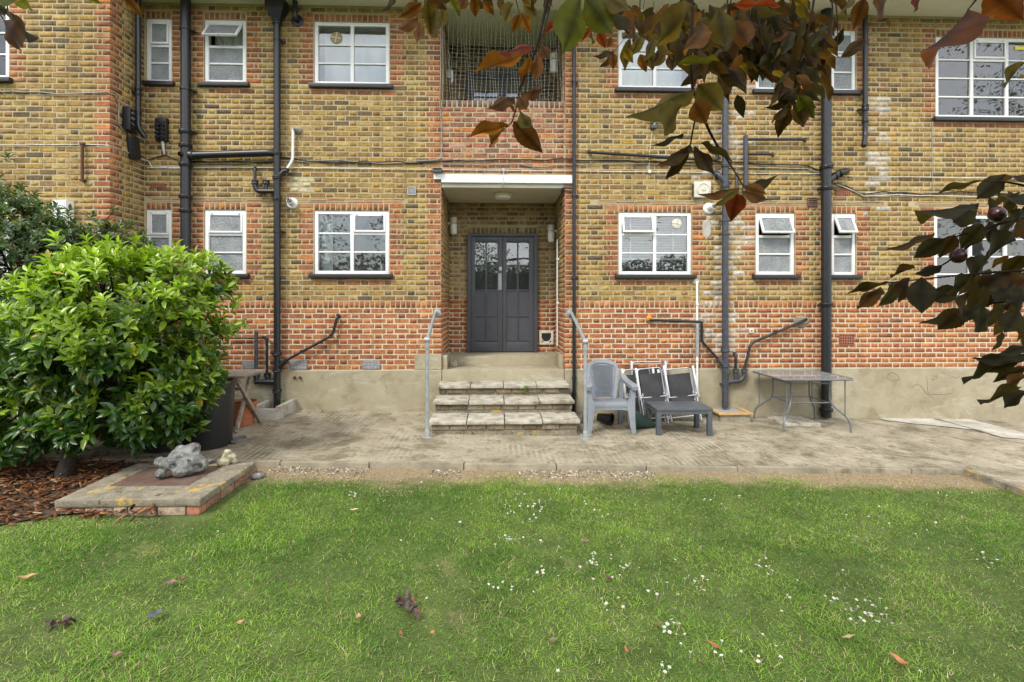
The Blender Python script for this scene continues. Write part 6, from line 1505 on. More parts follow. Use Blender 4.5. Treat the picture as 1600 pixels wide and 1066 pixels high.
# ================================================================== MULCH AND GRIT
V, Fc = [], []
mulch_edge = [(-9, -4.95), (-5.0, -4.3), (-3.75, -3.9), (-3.3, -3.55), (-2.45, -3.42), (-2.4, KERB_Y)]
bedp = [(x, y, path_z(x) - 0.03) for x, y in mulch_edge] + [(-9, KERB_Y, path_z(-9) - 0.03)]
tag(mk('mulch_bed', (bedp, [tuple(range(len(bedp)))]), MAT['soil']), kind='structure')
r = np.random.default_rng(5); n = 5200; X = r.uniform(-5.6, -2.6, n); Y = r.uniform(-4.3, -2.15, n)
lim = np.array([lawn_limit(a) for a in X]); ok = (Y > lim - r.uniform(0, 0.05, n)) & ~((X > mx0 - 0.02) & (X < mx1) & (Y > my0 - 0.02) & (Y < my1 + 0.02)) & ~((Y > KERB_Y) & (X > -3.6))
X, Y = X[ok], Y[ok]; n = len(X); base = np.stack([X, Y, np.array([path_z(a) for a in X]) - 0.03 + r.uniform(0, 0.028, n)], 1)
dv = r.normal(size=(n, 3)) * [1, 1, 0.25]; up = np.tile([0, 0, 1.0], (n, 1)) + r.normal(size=(n, 3)) * 0.35; L = r.uniform(0.02, 0.085, n); Fr = leaf_frames(base, dv, up, L, r.uniform(0.008, 0.024, n))
cb = np.array([v for v in box(-0.5, 0.5, 0, 1, 0, 0.09)[0]]); cf_ = np.array(box(0, 1, 0, 1, 0, 1)[1])
pal = np.array([(0.20, 0.075, 0.025), (0.13, 0.055, 0.025), (0.28, 0.12, 0.045), (0.36, 0.19, 0.08), (0.07, 0.035, 0.02), (0.40, 0.30, 0.19)]); T = pal[r.choice(6, n, p=[0.28, 0.25, 0.2, 0.1, 0.12, 0.05])] * r.uniform(0.7, 1.25, (n, 1))
leaves_mesh('bark_mulch', (cb, cf_), base, Fr, T, MAT['chip'], None)['label'] = 'brown bark chippings spread under the bushes'
bpy.data.objects['bark_mulch']['category'] = 'mulch'
n = 1500; X = r.uniform(-2.2, 1.6, n); Y = KERB_Y - 0.06 - np.abs(r.normal(0, 0.12, n)); keep = vnoise(X, Y, 0.5, 3) > 0.35; X, Y = X[keep], Y[keep]; n = len(X)
base = np.stack([X, Y, np.array([lawn_h(a, b) for a, b in zip(X, Y)])], 1); L = r.uniform(0.005, 0.022, n); Fr = leaf_frames(base, r.normal(size=(n, 3)) * [1, 1, 0.2], np.tile([0, 0, 1.0], (n, 1)), L, L * r.uniform(0.6, 1, n))
gv = np.array([(-0.5, 0, 0), (0.5, 0.1, 0), (0.4, 0.9, 0), (-0.4, 1, 0), (-0.25, 0.3, 0.45), (0.25, 0.25, 0.5), (0.2, 0.7, 0.5), (-0.2, 0.7, 0.42)]); gf = np.array([(4, 5, 6, 7), (0, 1, 5, 4), (1, 2, 6, 5), (2, 3, 7, 6), (3, 0, 4, 7)])
T = np.array([(0.45, 0.40, 0.31), (0.28, 0.22, 0.15), (0.55, 0.50, 0.42), (0.18, 0.14, 0.10)])[r.choice(4, n)] * r.uniform(0.8, 1.15, (n, 1))
leaves_mesh('gravel', (gv, gf), base, Fr, T, MAT['stone'], None)

# ================================================================== GRASS
r = np.random.default_rng(12)
n = 760000; X = r.uniform(-6.2, 6.6, n); Y = r.uniform(-6.2, KERB_Y - 0.05, n)
depth = (Y - CAM_Y) * _C + X * _S; inview = (np.abs(X) < 1.12 * depth + 0.5) & (depth > 1.55)
lim = np.interp(X, [q[0] for q in LAWN_L] + [-2.0, 12], [q[1] for q in LAWN_L] + [KERB_Y - 0.05] * 2)
side = (X > 4.85) & (Y > np.interp(X, [SIDE[0].x, SIDE[1].x, SIDE[1].x + 0.3], [SIDE[0].y - 0.05, SIDE[1].y, SIDE[1].y - 2]))
dist = lim - Y; pn = vnoise(X, Y, 0.42, 1); pn2 = vnoise(X, Y, 0.14, 2); big = vnoise(X, Y, 1.3, 4)
bare = np.interp(X, [-2.1, -1.9, -0.3, 0.2, 5], [0.05, 0.18, 0.12, -0.06, -0.12]) + np.interp(X, [-2.1, -1.9, -0.3, 0.4, 5], [0.05, 0.42, 0.34, 0.26, 0.22]) * vnoise(X, Y * 0.6, 0.45, 6)                # worn strip along the kerb
bare = bare + np.where(X > -2.0, 0.9 * np.clip(vnoise(X, Y * 0.0, 0.8, 17) - 0.5, -0.1, 0.5) * np.where(X < 0.3, 1.0, 0.55), 0.0); bare = np.where(X < -2.08, -0.2, bare)
dens = np.clip((dist - bare) / 0.26, 0.0, 1) * 0.62 + 0.34 * np.clip(0.25 + 1.5 * (vnoise(X, Y, 0.16, 23) - 0.35), 0.1, 1.0); dens *= np.where((big > 0.72) & (pn > 0.62), 0.5, 1)
ok = inview & ~side & (dist > 0.0) & (r.random(n) < dens); X, Y, dist, pn, pn2, big, bare = (q[ok] for q in (X, Y, dist, pn, pn2, big, bare)); n = len(X)
tuft = vnoise(X, Y, 0.33, 9); tall = 0.75 + 0.5 * tuft + 0.9 * np.clip(vnoise(X, Y, 0.45, 14) - 0.70, 0, 1) * 2.2
near = np.clip((dist - bare) / 0.5, 0.25, 1); H = r.uniform(0.012, 0.028, n) * tall * (0.55 + 0.45 * near); ang = r.uniform(0, 2 * np.pi, n); lean = np.abs(r.normal(1.25, 0.65, n)); wd = r.uniform(0.0018, 0.0038, n)
zb = np.array([lawn_h(a, b) for a, b in zip(X[::1], Y[::1])]) if n < 1 else (0.005 - 0.022 * np.clip(X, -9, 10) - 0.06)
gx = np.linspace(-6.5, 7, 136); gy = np.linspace(-6.5, -2.2, 44); G = np.array([[lawn_h(a, b) - lawn_z(a) for b in gy] for a in gx])
fi = (X - gx[0]) / (gx[1] - gx[0]); fj = (Y - gy[0]) / (gy[1] - gy[0]); i0 = fi.astype(int); j0 = fj.astype(int); fi -= i0; fj -= j0
zb = zb + (G[i0, j0] * (1 - fi) * (1 - fj) + G[i0 + 1, j0] * fi * (1 - fj) + G[i0, j0 + 1] * (1 - fi) * fj + G[i0 + 1, j0 + 1] * fi * fj) - 0.004
dx, dy = np.cos(ang), np.sin(ang); sx, sy = -dy, dx; b = np.stack([X, Y, zb], 1)
def pt(k, h, w): return b + np.stack([dx * H * lean * k + sx * wd * w, dy * H * lean * k + sy * wd * w, H * h], 1)
Vg = np.stack([pt(0, 0, -0.5), pt(0, 0, 0.5), pt(0.35, 0.6, 0.45), pt(0.35, 0.6, -0.45), pt(1.0, 0.95, 0.08), pt(1.0, 0.95, -0.08)], 1)
Fg = np.array([(0, 1, 2, 3), (3, 2, 4, 5)])[None] + (np.arange(n) * 6)[:, None, None]
cA, cB, cC, cD = np.array([0.075, 0.185, 0.018]), np.array([0.20, 0.345, 0.038]), np.array([0.34, 0.42, 0.10]), np.array([0.47, 0.41, 0.21])
m1 = np.clip(0.5 + (pn - 0.5) * 1.5 + (pn2 - 0.5) * 0.9 + r.normal(0, 0.25, n), 0, 1)[:, None]; T = cA * (1 - m1) + cB * m1
m2 = np.clip((big - 0.45) * 1.2 + r.normal(0, 0.25, n), 0, 1)[:, None]; T = T * (1 - m2 * 0.5) + cC * m2 * 0.5
dry = np.clip(1.0 - (dist - bare) / 0.42, 0, 1) * 0.82 + np.clip((pn2 - 0.62) * 2, 0, 1) * np.clip((big - 0.4) * 2, 0, 1) * 0.7; md = (r.random(n) < 0.09 + dry)[:, None]; T = np.where(md, cD * r.uniform(0.7, 1.15, (n, 1)), T)
T = T * r.uniform(0.52, 1.75, (n, 1)); T[:, 1] *= r.uniform(0.92, 1.05, n)
gr = np_mesh('grass', Vg.reshape(-1, 3), Fg.reshape(-1, 4), MAT['grass'], np.repeat(T, 6, 0), None, False); tag(gr, 'short mown green grass with dry patches by the kerb', 'grass', kind='stuff')

# clover-like low leaves in the turf
# ================================================================== DAISIES
def daisy_mesh(seed):
    rr = random.Random(seed); V, Fc, mi = [], [], []; n = 11; r0, r1 = 0.0028, 0.0098
    for k in range(n):
        a = 2 * math.pi * k / n + rr.uniform(-0.1, 0.1); w = 0.2; q = len(V); L = r1 * rr.uniform(0.85, 1.1); dz = rr.uniform(-0.001, 0.003)
        V += [(r0 * math.cos(a - 0.25), r0 * math.sin(a - 0.25), 0), (r0 * math.cos(a + 0.25), r0 * math.sin(a + 0.25), 0), (L * math.cos(a + w), L * math.sin(a + w), 0.002 + dz), (L * math.cos(a - w), L * math.sin(a - w), 0.002 + dz)]; Fc.append((q, q + 1, q + 2, q + 3)); mi.append(0)
    q = len(V); V += [(0.0036 * math.cos(2 * math.pi * k / 8), 0.0036 * math.sin(2 * math.pi * k / 8), 0.0006) for k in range(8)] + [(0, 0, 0.0026)]
    for k in range(8): Fc.append((q + k, q + (k + 1) % 8, q + 8)); mi.append(1)
    q = len(V); V += [(-0.0006, 0, -0.035), (0.0006, 0, -0.035), (0.0006, 0, 0), (-0.0006, 0, 0)]; Fc.append((q, q + 1, q + 2, q + 3)); mi.append(2)
    me = bpy.data.meshes.new('daisy'); me.from_pydata(V, [], Fc); me.update(); set_tint(me, 0.82); [me.materials.append(MAT[k]) for k in ('petal', 'pollen', 'grass')]; me.polygons.foreach_set('material_index', mi); return me
DM = [daisy_mesh(i) for i in range(5)]
dz_pts = []
rd = random.Random(8)
for cx, cy, sx_, sy_, k in ((820, 795, 28, 12, 26), (855, 780, 40, 14, 10), (930, 800, 28, 20, 12), (790, 850, 22, 10, 10), (855, 850, 25, 15, 7), (930, 880, 24, 10, 14), (965, 898, 30, 10, 14), (780, 922, 18, 8, 7), (840, 910, 25, 14, 8), (1045, 925, 22, 18, 7), (1090, 925, 12, 12, 7), (1195, 885, 22, 14, 9), (1240, 925, 14, 10, 4), (1340, 960, 26, 16, 16), (1365, 970, 22, 10, 13), (1300, 945, 12, 6, 4), (1045, 990, 16, 14, 8), (960, 955, 25, 12, 6), (1105, 790, 10, 4, 4), (1160, 790, 40, 15, 5), (1380, 820, 60, 18, 12), (1505, 775, 18, 6, 5), (1545, 885, 20, 8, 6), (555, 778, 10, 5, 6), (640, 880, 90, 60, 5), (380, 840, 20, 10, 3), (1110, 1030, 60, 18, 6), (1040, 1055, 14, 8, 5), (1180, 1000, 60, 40, 5), (870, 755, 60, 5, 6)):
    for _ in range(k): dz_pts.append((rd.gauss(cx, sx_ * 0.75), rd.gauss(cy, sy_ * 0.75)))
dz_pts += [(866.5, 893), (684, 895), (1317, 902), (1200, 905), (1158, 1031), (872, 1059), (1220, 1041), (1185, 1048), (1117, 898), (1546, 818), (340, 836), (1438, 1060)]
for i, (px, py) in enumerate(dz_pts):
    p = Gd(px, py, True)
    if p.y > lawn_limit(p.x) - 0.1 or py > 1064: continue
    o = bpy.data.objects.new('daisy', DM[i % 5]); s = rd.uniform(0.62, 1.0); o.location = (p.x, p.y, lawn_h(p.x, p.y) + rd.uniform(0.028, 0.04)); o.rotation_euler = (rd.uniform(-0.35, 0.5), rd.uniform(-0.4, 0.4), rd.uniform(0, 6.28)); o.scale = (s, s, s); COL.objects.link(o)
    where = ('near the worn strip by the kerb' if py < 775 else 'towards the kerb' if py < 830 else 'in mid lawn' if py < 930 else 'in the near lawn') + (', on the bush side' if px < 700 else ', in line with the steps' if px < 900 else ', in line with the armchair' if px < 1000 else ', in line with the coffee table' if px < 1140 else ', in line with the glass table' if px < 1345 else ', at the far corner')
    tag(o, 'small white daisy ' + where, 'daisy', 'daisies dotted over the lawn')

# ================================================================== FALLEN LEAVES
def fallen(label, px, py, L, ang, col, curl=0.5, ratio=0.5, lift=0.028, grp=None):
    p = Gd(px, py, True); V, Fq = leaf_shape(8, 4, OVATE, 0.35, 0.0, 0.3); V = V.copy(); V[:, 0] *= ratio; V[:, 2] = V[:, 2] * ratio + curl * (V[:, 1] - 0.5) ** 2 * (1 + V[:, 0])
    V *= L; c, s = math.cos(ang), math.sin(ang); V = np.stack([V[:, 0] * c - V[:, 1] * s, V[:, 0] * s + V[:, 1] * c, V[:, 2]], 1) + np.array([p.x, p.y, lawn_h(p.x, p.y) + lift])
    o = np_mesh('fallen_leaf', V, Fq, MAT['litter'], np.tile(col, (len(V), 1)), None, True); tag(o, label, 'leaf', grp or 'fallen leaves on the grass'); return o
TAN, BRN, DRK, PNK, RED_, GRY = (0.42, 0.25, 0.12), (0.16, 0.085, 0.05), (0.07, 0.045, 0.035), (0.26, 0.13, 0.15), (0.45, 0.10, 0.06), (0.10, 0.105, 0.11)
fallen('long tan fallen leaf near the edge of the bark bed', 25, 913, 0.11, -1.2, TAN, 0.5, 0.35)
fallen('grey ribbed leaf lying face down on the grass', 240, 975, 0.075, 0.4, GRY, 0.3, 0.85)
fallen('pinkish fallen leaf midway between the grey leaf and the manhole', 257, 917, 0.07, -1.4, PNK, 0.3, 0.5)
fallen('small curled brown leaf next to the pinkish one', 288, 914, 0.055, 0.9, BRN, 1.2)
fallen('pale tan scrap of leaf below the tall daisy gap', 366, 988, 0.05, -0.9, TAN, 0.9)
fallen('pale buff leaf lying alone just off the dry strip', 545, 802, 0.085, -1.45, (0.55, 0.42, 0.25), 0.3, 0.3)
fallen('pinkish brown leaf among the daisies in mid lawn', 920, 850, 0.06, 1.3, PNK, 0.5)
fallen('wine-red leaf beside the largest daisy cluster', 955, 912, 0.05, 0.4, (0.14, 0.035, 0.045), 1.0)
fallen('narrow reddish leaf lying near the bottom edge', 1126, 1026, 0.07, 0.6, (0.36, 0.11, 0.06), 0.7, 0.32)
fallen('straw-coloured leaf sliver among grass by the daisy drift', 1315, 1005, 0.09, -1.35, (0.42, 0.33, 0.16), 0.2, 0.2)
fallen('orange-brown leaf standing near the bottom corner', 1420, 1052, 0.09, 0.25, (0.50, 0.2, 0.09), 0.6, 0.4)
fallen('bright red leaf tip stuck upright in the grass', 982, 1032, 0.05, 0.1, RED_, 0.6, 0.3)
fallen('small red scrap of leaf near the dark leaf clump', 627, 1004, 0.03, 0.4, RED_, 0.4)
fallen('small orange scrap of leaf right of the dark leaf clump', 673, 1003, 0.035, -0.4, (0.5, 0.2, 0.08), 0.4)
fallen('dusky pink scrap near the bottom of the lawn', 172, 1036, 0.05, -1.2, PNK, 0.7)
fallen('greyish brown leaf in the middle of the near lawn', 858, 1009, 0.05, -1.0, (0.2, 0.13, 0.12), 0.3)
fallen('small brown leaf close to the daisy rosettes', 1030, 990, 0.045, 0.3, BRN, 1.0)
fallen('tan leaf scrap leaning by the dark leaf clump', 559, 981, 0.05, 0.2, TAN, 0.7)
for q, (cx, cy, nm) in enumerate(((100, 980, 'nearer the bark bed'), (632, 950, 'in the middle of the lawn'), (645, 966, 'trailing below the middle one'))):
    p = Gd(cx, cy, True); t = root('leaf_clump', p, 'clump of crumpled dark brown leaves ' + nm, 'leaf clump', 'dark leaf clumps on the grass'); rr = np.random.default_rng(40 + q); shp = leaf_shape(6, 4, OVATE, 0.6, 0.5, 0.6); me = [shared_leaf('leaf', leaf_shape(6, 4, OVATE, 0.6 * f, 0.5 * f, 0.6), MAT['litter']) for f in (1, 0.3, -0.8)]
    for k in range(6):
        b_ = np.array([[p.x + rr.normal() * 0.028, p.y + rr.normal() * 0.02, lawn_h(p.x, p.y) + 0.025 + rr.random() * 0.025]]); F_ = leaf_frames(b_, rr.normal(size=(1, 3)) * [1, 1, 0.5], np.array([[0, 0, 1.0]]) + rr.normal(size=(1, 3)) * 0.5, np.array([rr.uniform(0.04, 0.065)]), np.array([rr.uniform(0.025, 0.04)]))
        single_leaf('leaf', me[k % 3], b_[0], F_[0], np.array([DRK, BRN, (0.11, 0.075, 0.065)][k % 3]) * rr.uniform(0.7, 1.2), t)
# ================================================================== WEEDS
def weed(label, p, n, L, seed, col=((0.06, 0.16, 0.02), (0.14, 0.28, 0.05))):
    rr = np.random.default_rng(seed); t = root('weed', p, label, 'weed'); me = shared_leaf('leaf', leaf_shape(4, 2, OVATE, 0.2, 0.3), MAT['laurel'])
    for k in range(n):
        a = k * 2.4; e = rr.uniform(0.2, 1.1); d = np.array([[math.cos(a) * math.cos(e), math.sin(a) * math.cos(e) - 0.2, math.sin(e)]]); b_ = np.array([[p[0] + rr.normal() * L * 0.25, p[1] + rr.normal() * L * 0.15, p[2] + rr.uniform(0, L * 0.8)]])
        y = rr.random(); ll = L * rr.uniform(0.4, 0.8); single_leaf('leaf', me, b_[0], leaf_frames(b_, d, np.array([[0, -0.2, 1.0]]), np.array([ll]), np.array([ll * 0.5]))[0], np.array(col[0]) * (1 - y) + np.array(col[1]) * y, t)
    mk('stem', tube([p, Vector(p) + Vector((0.005, -0.005, L * 0.8))], 0.003, 5), MAT['grass'], t); set_tint(bpy.data.objects[t.children[-1].name].data, (0.08, 0.16, 0.03))
weed('small green weed sprouting from a joint of the entrance steps', W(819, 612, -0.45), 14, 0.085, 1)
weed('tiny green weed at the foot of the plinth', Gd(503, 645) + Vector((0, 0.0, 0)), 8, 0.05, 2)
weed('leafy weed growing beside the timber-rimmed gully', Vector((3.08, -0.12, path_z(3.1))), 16, 0.12, 3, ((0.16, 0.22, 0.03), (0.32, 0.36, 0.06)))
weed('small weed inside the pale concrete gully surround', Vector((-3.0, -0.2, path_z(-3) + 0.13)), 8, 0.07, 4)
weed('low weed under the laurel on the bark bed', Gd(215, 722), 8, 0.06, 5)

# ================================================================== PURPLE PLUM TREE
TR = Vector((2.9, -7.9, lawn_z(2.9)))
PT = root('plum_tree', TR, 'purple-leaved plum tree whose drooping twigs hang across the top of the view', 'tree')
mk('trunk', tube([TR + Vector((0, 0, -0.1)), TR + Vector((0.02, 0.05, 0.9)), TR + Vector((-0.1, 0.1, 2.0)), TR + Vector((-0.3, 0.25, 3.0)), TR + Vector((-0.6, 0.4, 4.2))], 0.1, 14, rs=[0.15, 0.12, 0.105, 0.085, 0.05]), MAT['bark'], PT, 60)
LIMBS = []
def bough(pts, r0, r1):
    P = rounded(pts, 0.4, 5); LIMBS.extend(a.lerp(b, k / 4) for a, b in zip(P, P[1:]) for k in range(4)); n = len(P); mk('branch', tube(P, r0, 8, rs=[r0 + (r1 - r0) * i / (n - 1) for i in range(n)]), MAT['twig'], PT, 60)
bough([TR + Vector((-0.15, 0.13, 2.3)), (1.9, -6.9, 3.0), (0.9, -6.3, 3.0), (-0.2, -6.15, 2.85), (-1.0, -6.3, 2.6)], 0.05, 0.008)
bough([TR + Vector((-0.1, 0.1, 2.0)), (2.0, -6.9, 2.35), (1.35, -6.45, 2.15), D(1600, 330, 1.02)], 0.035, 0.006)
bough([(1.35, -6.45, 2.15), D(1680, 380, 1.0), D(1665, 480, 0.98), D(1660, 590, 0.96)], 0.010, 0.003)
bough([(0.9, -6.3, 3.0), (0.6, -5.9, 2.95), (0.3, -5.6, 2.9)], 0.02, 0.006)
bough([(1.9, -6.9, 3.0), (1.3, -6.2, 3.0), (1.0, -5.8, 2.95)], 0.02, 0.006)
def twig(pts, t, r=0.0022, t2=None):
    P = [D(x, y, t + ((t2 or t) - t) * i / (len(pts) - 1)) for i, (x, y) in enumerate(pts)]; P0 = P[0]; P = rounded(P, 0.05, 3); n = len(P); r *= 0.75;
    if pts[0][1] < 0 or pts[0][0] > 1600 or pts[0][0] < 0:      # grow back to the nearest limb
        q = min([l for l in LIMBS if (l.z > 2.55) == (pts[0][1] < 0)] or LIMBS, key=lambda l: (l - P0).length); mid = (P0 + q) / 2 + Vector((0, 0, 0.03)); mk('branch', tube(rounded([q, mid, P0], 0.2, 4), r, 6, rs=[r * (2.2 - 0.7 * i / 6) for i in range(7)]), MAT['twig'], PT, 60)
    mk('branch', tube(P, r, 6, rs=[r * (1.5 - 0.9 * i / (n - 1)) for i in range(n)]), MAT['twig'], PT, 60)
PL_SH = [leaf_shape(18, 4, OVATE, f2, f, 0.14, 0.03) for f, f2 in ((0.04, 0.14), (0.10, 0.2), (-0.08, 0.16), (0.16, 0.26))]
PL_ME = [shared_leaf('leaf', s, MAT['plum'], 0.45) for s in PL_SH]
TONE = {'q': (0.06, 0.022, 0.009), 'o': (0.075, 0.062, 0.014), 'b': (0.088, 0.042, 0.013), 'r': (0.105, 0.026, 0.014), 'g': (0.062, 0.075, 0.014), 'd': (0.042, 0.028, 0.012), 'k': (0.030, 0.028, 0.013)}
rp = np.random.default_rng(77)
P_N, P_REST = [], []
CAMV = np.array([0, CAM_Y, CAM_Z])
def pleaf(x0, y0, x1, y1, w, tone, t, dt=None):
    dt = rp.uniform(-0.06, 0.06) if dt is None else dt
    a, b = np.array(D(x0, y0, t)), np.array(D(x1, y1, t + dt)); d = b - a; L = np.linalg.norm(d); wpx = 0.88 * w * t / F_PX
    v = CAMV - (a + b) / 2; v /= np.linalg.norm(v); wt = max(wpx, 0.42 * L); roll = math.acos(min(1, wpx / wt)) * (1 if rp.random() < 0.5 else -1)
    dn = d / L; s = np.cross(dn, v); s /= np.linalg.norm(s); nrm = np.cross(s, dn); up = nrm * math.cos(roll) + s * math.sin(roll)
    if up[2] < -0.0: pass
    up = up if rp.random() < 0.15 else up
    Fr = leaf_frames(a[None], d[None], (-up)[None], np.array([L]), np.array([wt]))
    col = np.array(TONE[tone]) * rp.uniform(0.75, 1.25); P_N.append(1)
    if len(P_N) <= 300: single_leaf('leaf', PL_ME[rp.integers(4)], a, Fr[0], col, PT)
    else: P_REST.append((a, Fr[0], col))
def spray(t, items):
    for it in items: pleaf(*it[:6], t * rp.uniform(0.95, 1.05))
spray(1.35, [(659, 5, 624, 28, 22, 'b'), (653, 27, 621, 51, 20, 'b'), (655, 35, 653, 69, 17, 'b'), (668, -2, 672, 58, 24, 'o'), (675, 10, 685, 65, 18, 'o'), (690, 2, 693, 48, 18, 'o'), (703, -3, 720, 25, 12, 'g'), (728, -8, 720, 12, 20, 'b'), (741, -4, 743, 27, 19, 'b'), (755, -3, 772, 24, 17, 'b')])
twig([(665, -30), (664, 5), (660, 30)], 1.35); twig([(745, -30), (700, -4), (690, 4)], 1.35)
spray(1.5, [(803, 5, 782, 38, 20, 'o'), (812, 22, 800, 52, 17, 'b'), (814, 21, 830, 52, 18, 'b'), (818, 8, 845, 27, 15, 'o'), (812, -4, 833, 10, 14, 'o')]); twig([(800, -25), (806, 0), (812, 22)], 1.5)
spray(1.0, [(833, 72, 775, 80, 15, 'r'), (830, 80, 740, 121, 25, 'b'), (830, 88, 815, 132, 18, 'b'), (838, 82, 838, 130, 22, 'b'), (845, 70, 857, 94, 20, 'b'), (812, 147, 855, 141, 18, 'b'), (804, 152, 763, 165, 17, 'b'), (810, 150, 824, 174, 22, 'b'), (795, 161, 800, 178, 9, 'd'), (813, 174, 828, 206, 22, 'o'), (802, 190, 848, 239, 36, 'b'), (796, 197, 729, 210, 21, 'b'), (790, 201, 757, 229, 20, 'b'), (876, 32, 848, 52, 12, 'r')])
twig([(860, -40), (855, 0), (843, 60), (825, 110), (811, 140), (809, 160), (800, 192), (790, 200)], 1.0, 0.0028); twig([(868, -30), (861, 5), (845, 68)], 1.0, 0.0022); twig([(809, 160), (813, 176)], 1.0)
spray(0.85, [(908, -6, 886, 79, 50, 'g'), (914, -4, 960, 57, 50, 'g'), (945, -8, 985, 20, 24, 'o')]); twig([(915, -40), (911, -4)], 0.85)
spray(1.9, [(927, 42, 905, 66, 12, 'r'), (925, 48, 924, 70, 8, 'd'), (935, 48, 946, 76, 17, 'r'), (955, 58, 948, 76, 14, 'b'), (960, 80, 927, 86, 10, 'd'), (960, 85, 938, 106, 12, 'd'), (958, 82, 958, 108, 15, 'b'), (985, 60, 975, 112, 20, 'o'), (975, 75, 990, 100, 16, 'o'), (1005, 50, 985, 85, 18, 'o'), (1000, 85, 1010, 113, 18, 'b'), (1015, 75, 1020, 110, 20, 'o'), (1040, 80, 1022, 105, 18, 'o'), (990, 40, 975, 60, 14, 'b'), (1012, 38, 1024, 60, 15, 'd'), (1050, 85, 1050, 112, 20, 'd')]); twig([(1000, -20), (1000, 30), (960, 80)], 1.9)
spray(0.9, [(1082, 8, 1034, 73, 34, 'o'), (1097, 36, 1075, 93, 35, 'b'), (1122, 12, 1136, 82, 42, 'o'), (1145, 32, 1177, 76, 36, 'b'), (1145, 10, 1222, 8, 14, 'r'), (1085, 138, 979, 194, 30, 'o'), (1090, 132, 1128, 172, 46, 'o'), (1066, 163, 1028, 214, 36, 'o'), (1085, 160, 1104, 194, 38, 'b'), (1060, 100, 1130, 95, 12, 'g'), (1100, 95, 1060, 135, 20, 'd'), (1112, 95, 1135, 140, 26, 'd'), (1128, 100, 1168, 134, 24, 'd')])
twig([(1080, -40), (1082, 20), (1079, 100), (1082, 140), (1092, 165), (1083, 200), (1079, 226)], 0.92, 0.003); twig([(1092, 165), (1112, 215), (1140, 255), (1162, 292)], 0.92, 0.0024)
spray(0.92, [(1078, 225, 1027, 268, 20, 'd'), (1074, 229, 1041, 281, 24, 'd'), (1086, 228, 1119, 271, 22, 'd'), (1068, 208, 1016, 231, 8, 'k'), (1095, 224, 1141, 256, 12, 'k'), (1162, 290, 1219, 279, 14, 'k'), (1162, 292, 1198, 303, 22, 'b'), (1159, 297, 1206, 316, 16, 'b'), (1155, 293, 1089, 311, 14, 'b'), (1152, 296, 1113, 321, 14, 'o'), (1152, 303, 1143, 342, 36, 'r')])
spray(1.15, [(1240, 150, 1195, 175, 14, 'd'), (1236, 160, 1214, 190, 12, 'd'), (1232, 168, 1216, 218, 24, 'd'), (1238, 165, 1262, 200, 24, 'd'), (1248, 150, 1272, 185, 26, 'g'), (1235, 100, 1215, 150, 26, 'd'), (1262, 95, 1230, 130, 20, 'k'), (1225, 165, 1208, 195, 16, 'd')]); twig([(1275, -30), (1268, 30), (1248, 100), (1240, 150), (1234, 170)], 1.15)
spray(1.0, [(1350, -4, 1334, 46, 26, 'b'), (1325, -2, 1320, 25, 16, 'o'), (1388, -4, 1366, 30, 22, 'b'), (1440, -4, 1424, 19, 14, 'r')]); twig([(1380, -25), (1350, -4)], 1.0)
spray(0.6, [(1512, 15, 1457, 106, 52, 'q'), (1545, -16, 1604, 36, 60, 'q')]); twig([(1545, -30), (1525, 0), (1512, 16)], 0.6, 0.0018); spray(0.9, [(1602, 98, 1558, 137, 14, 'o'), (1610, 118, 1590, 126, 12, 'o')])
spray(1.0, [(5, 32, 26, 71, 27, 'b'), (6, 20, 56, 64, 10, 'k'), (12, -4, 42, 13, 13, 'g'), (-4, 5, 8, 26, 14, 'k'), (192, -8, 224, 28, 15, 'b'), (130, -10, 158, 6, 12, 'g')]); twig([(-30, -25), (5, 30)], 1.0); twig([(150, -40), (192, -8)], 1.0)
# the spray that reaches in from the side
spray(0.98, [(1535, 283, 1458, 303, 10, 'k'), (1572, 272, 1524, 313, 32, 'k'), (1520, 318, 1428, 343, 12, 'k'), (1530, 318, 1480, 356, 38, 'k'), (1461, 364, 1384, 393, 13, 'd'), (1477, 373, 1428, 403, 30, 'k'), (1492, 368, 1468, 402, 26, 'd'), (1535, 350, 1500, 390, 32, 'k'), (1545, 345, 1548, 382, 18, 'k'), (1592, 345, 1553, 366, 22, 'k'), (1588, 376, 1518, 402, 24, 'k'), (1472, 414, 1428, 432, 18, 'k'), (1430, 419, 1385, 429, 11, 'd'), (1390, 442, 1321, 465, 8, 'k'), (1376, 448, 1337, 478, 20, 'b'), (1412, 438, 1369, 479, 24, 'k'), (1422, 434, 1408, 472, 20, 'd'), (1440, 433, 1440, 488, 40, 'k'), (1500, 450, 1458, 468, 30, 'k'), (1520, 480, 1434, 499, 14, 'k'), (1507, 483, 1464, 516, 36, 'd'), (1532, 474, 1498, 502, 26, 'k'), (1552, 488, 1518, 517, 28, 'k'), (1592, 484, 1568, 522, 32, 'k'), (1545, 410, 1500, 440, 26, 'k'), (1570, 420, 1530, 452, 30, 'd'), (1585, 440, 1545, 470, 32, 'k'), (1600, 400, 1565, 432, 26, 'k'), (1610, 430, 1580, 455, 30, 'b'), (1610, 460, 1575, 480, 30, 'k'), (1520, 440, 1478, 455, 24, 'k'), (1555, 455, 1510, 482, 30, 'd'), (1605, 300, 1560, 322, 26, 'k'), (1608, 270, 1570, 285, 18, 'd'), (1604, 330, 1575, 345, 20, 'k')])
twig([(1640, 300), (1580, 285), (1535, 283)], 0.98); twig([(1640, 330), (1560, 350), (1500, 368), (1470, 376)], 0.98, 0.0026); twig([(1640, 420), (1560, 425), (1480, 432), (1390, 442)], 0.98, 0.0028); twig([(1640, 470), (1580, 470), (1510, 480)], 0.98, 0.0026); twig([(1560, 350), (1520, 380), (1475, 414), (1440, 430)], 0.98, 0.0022)
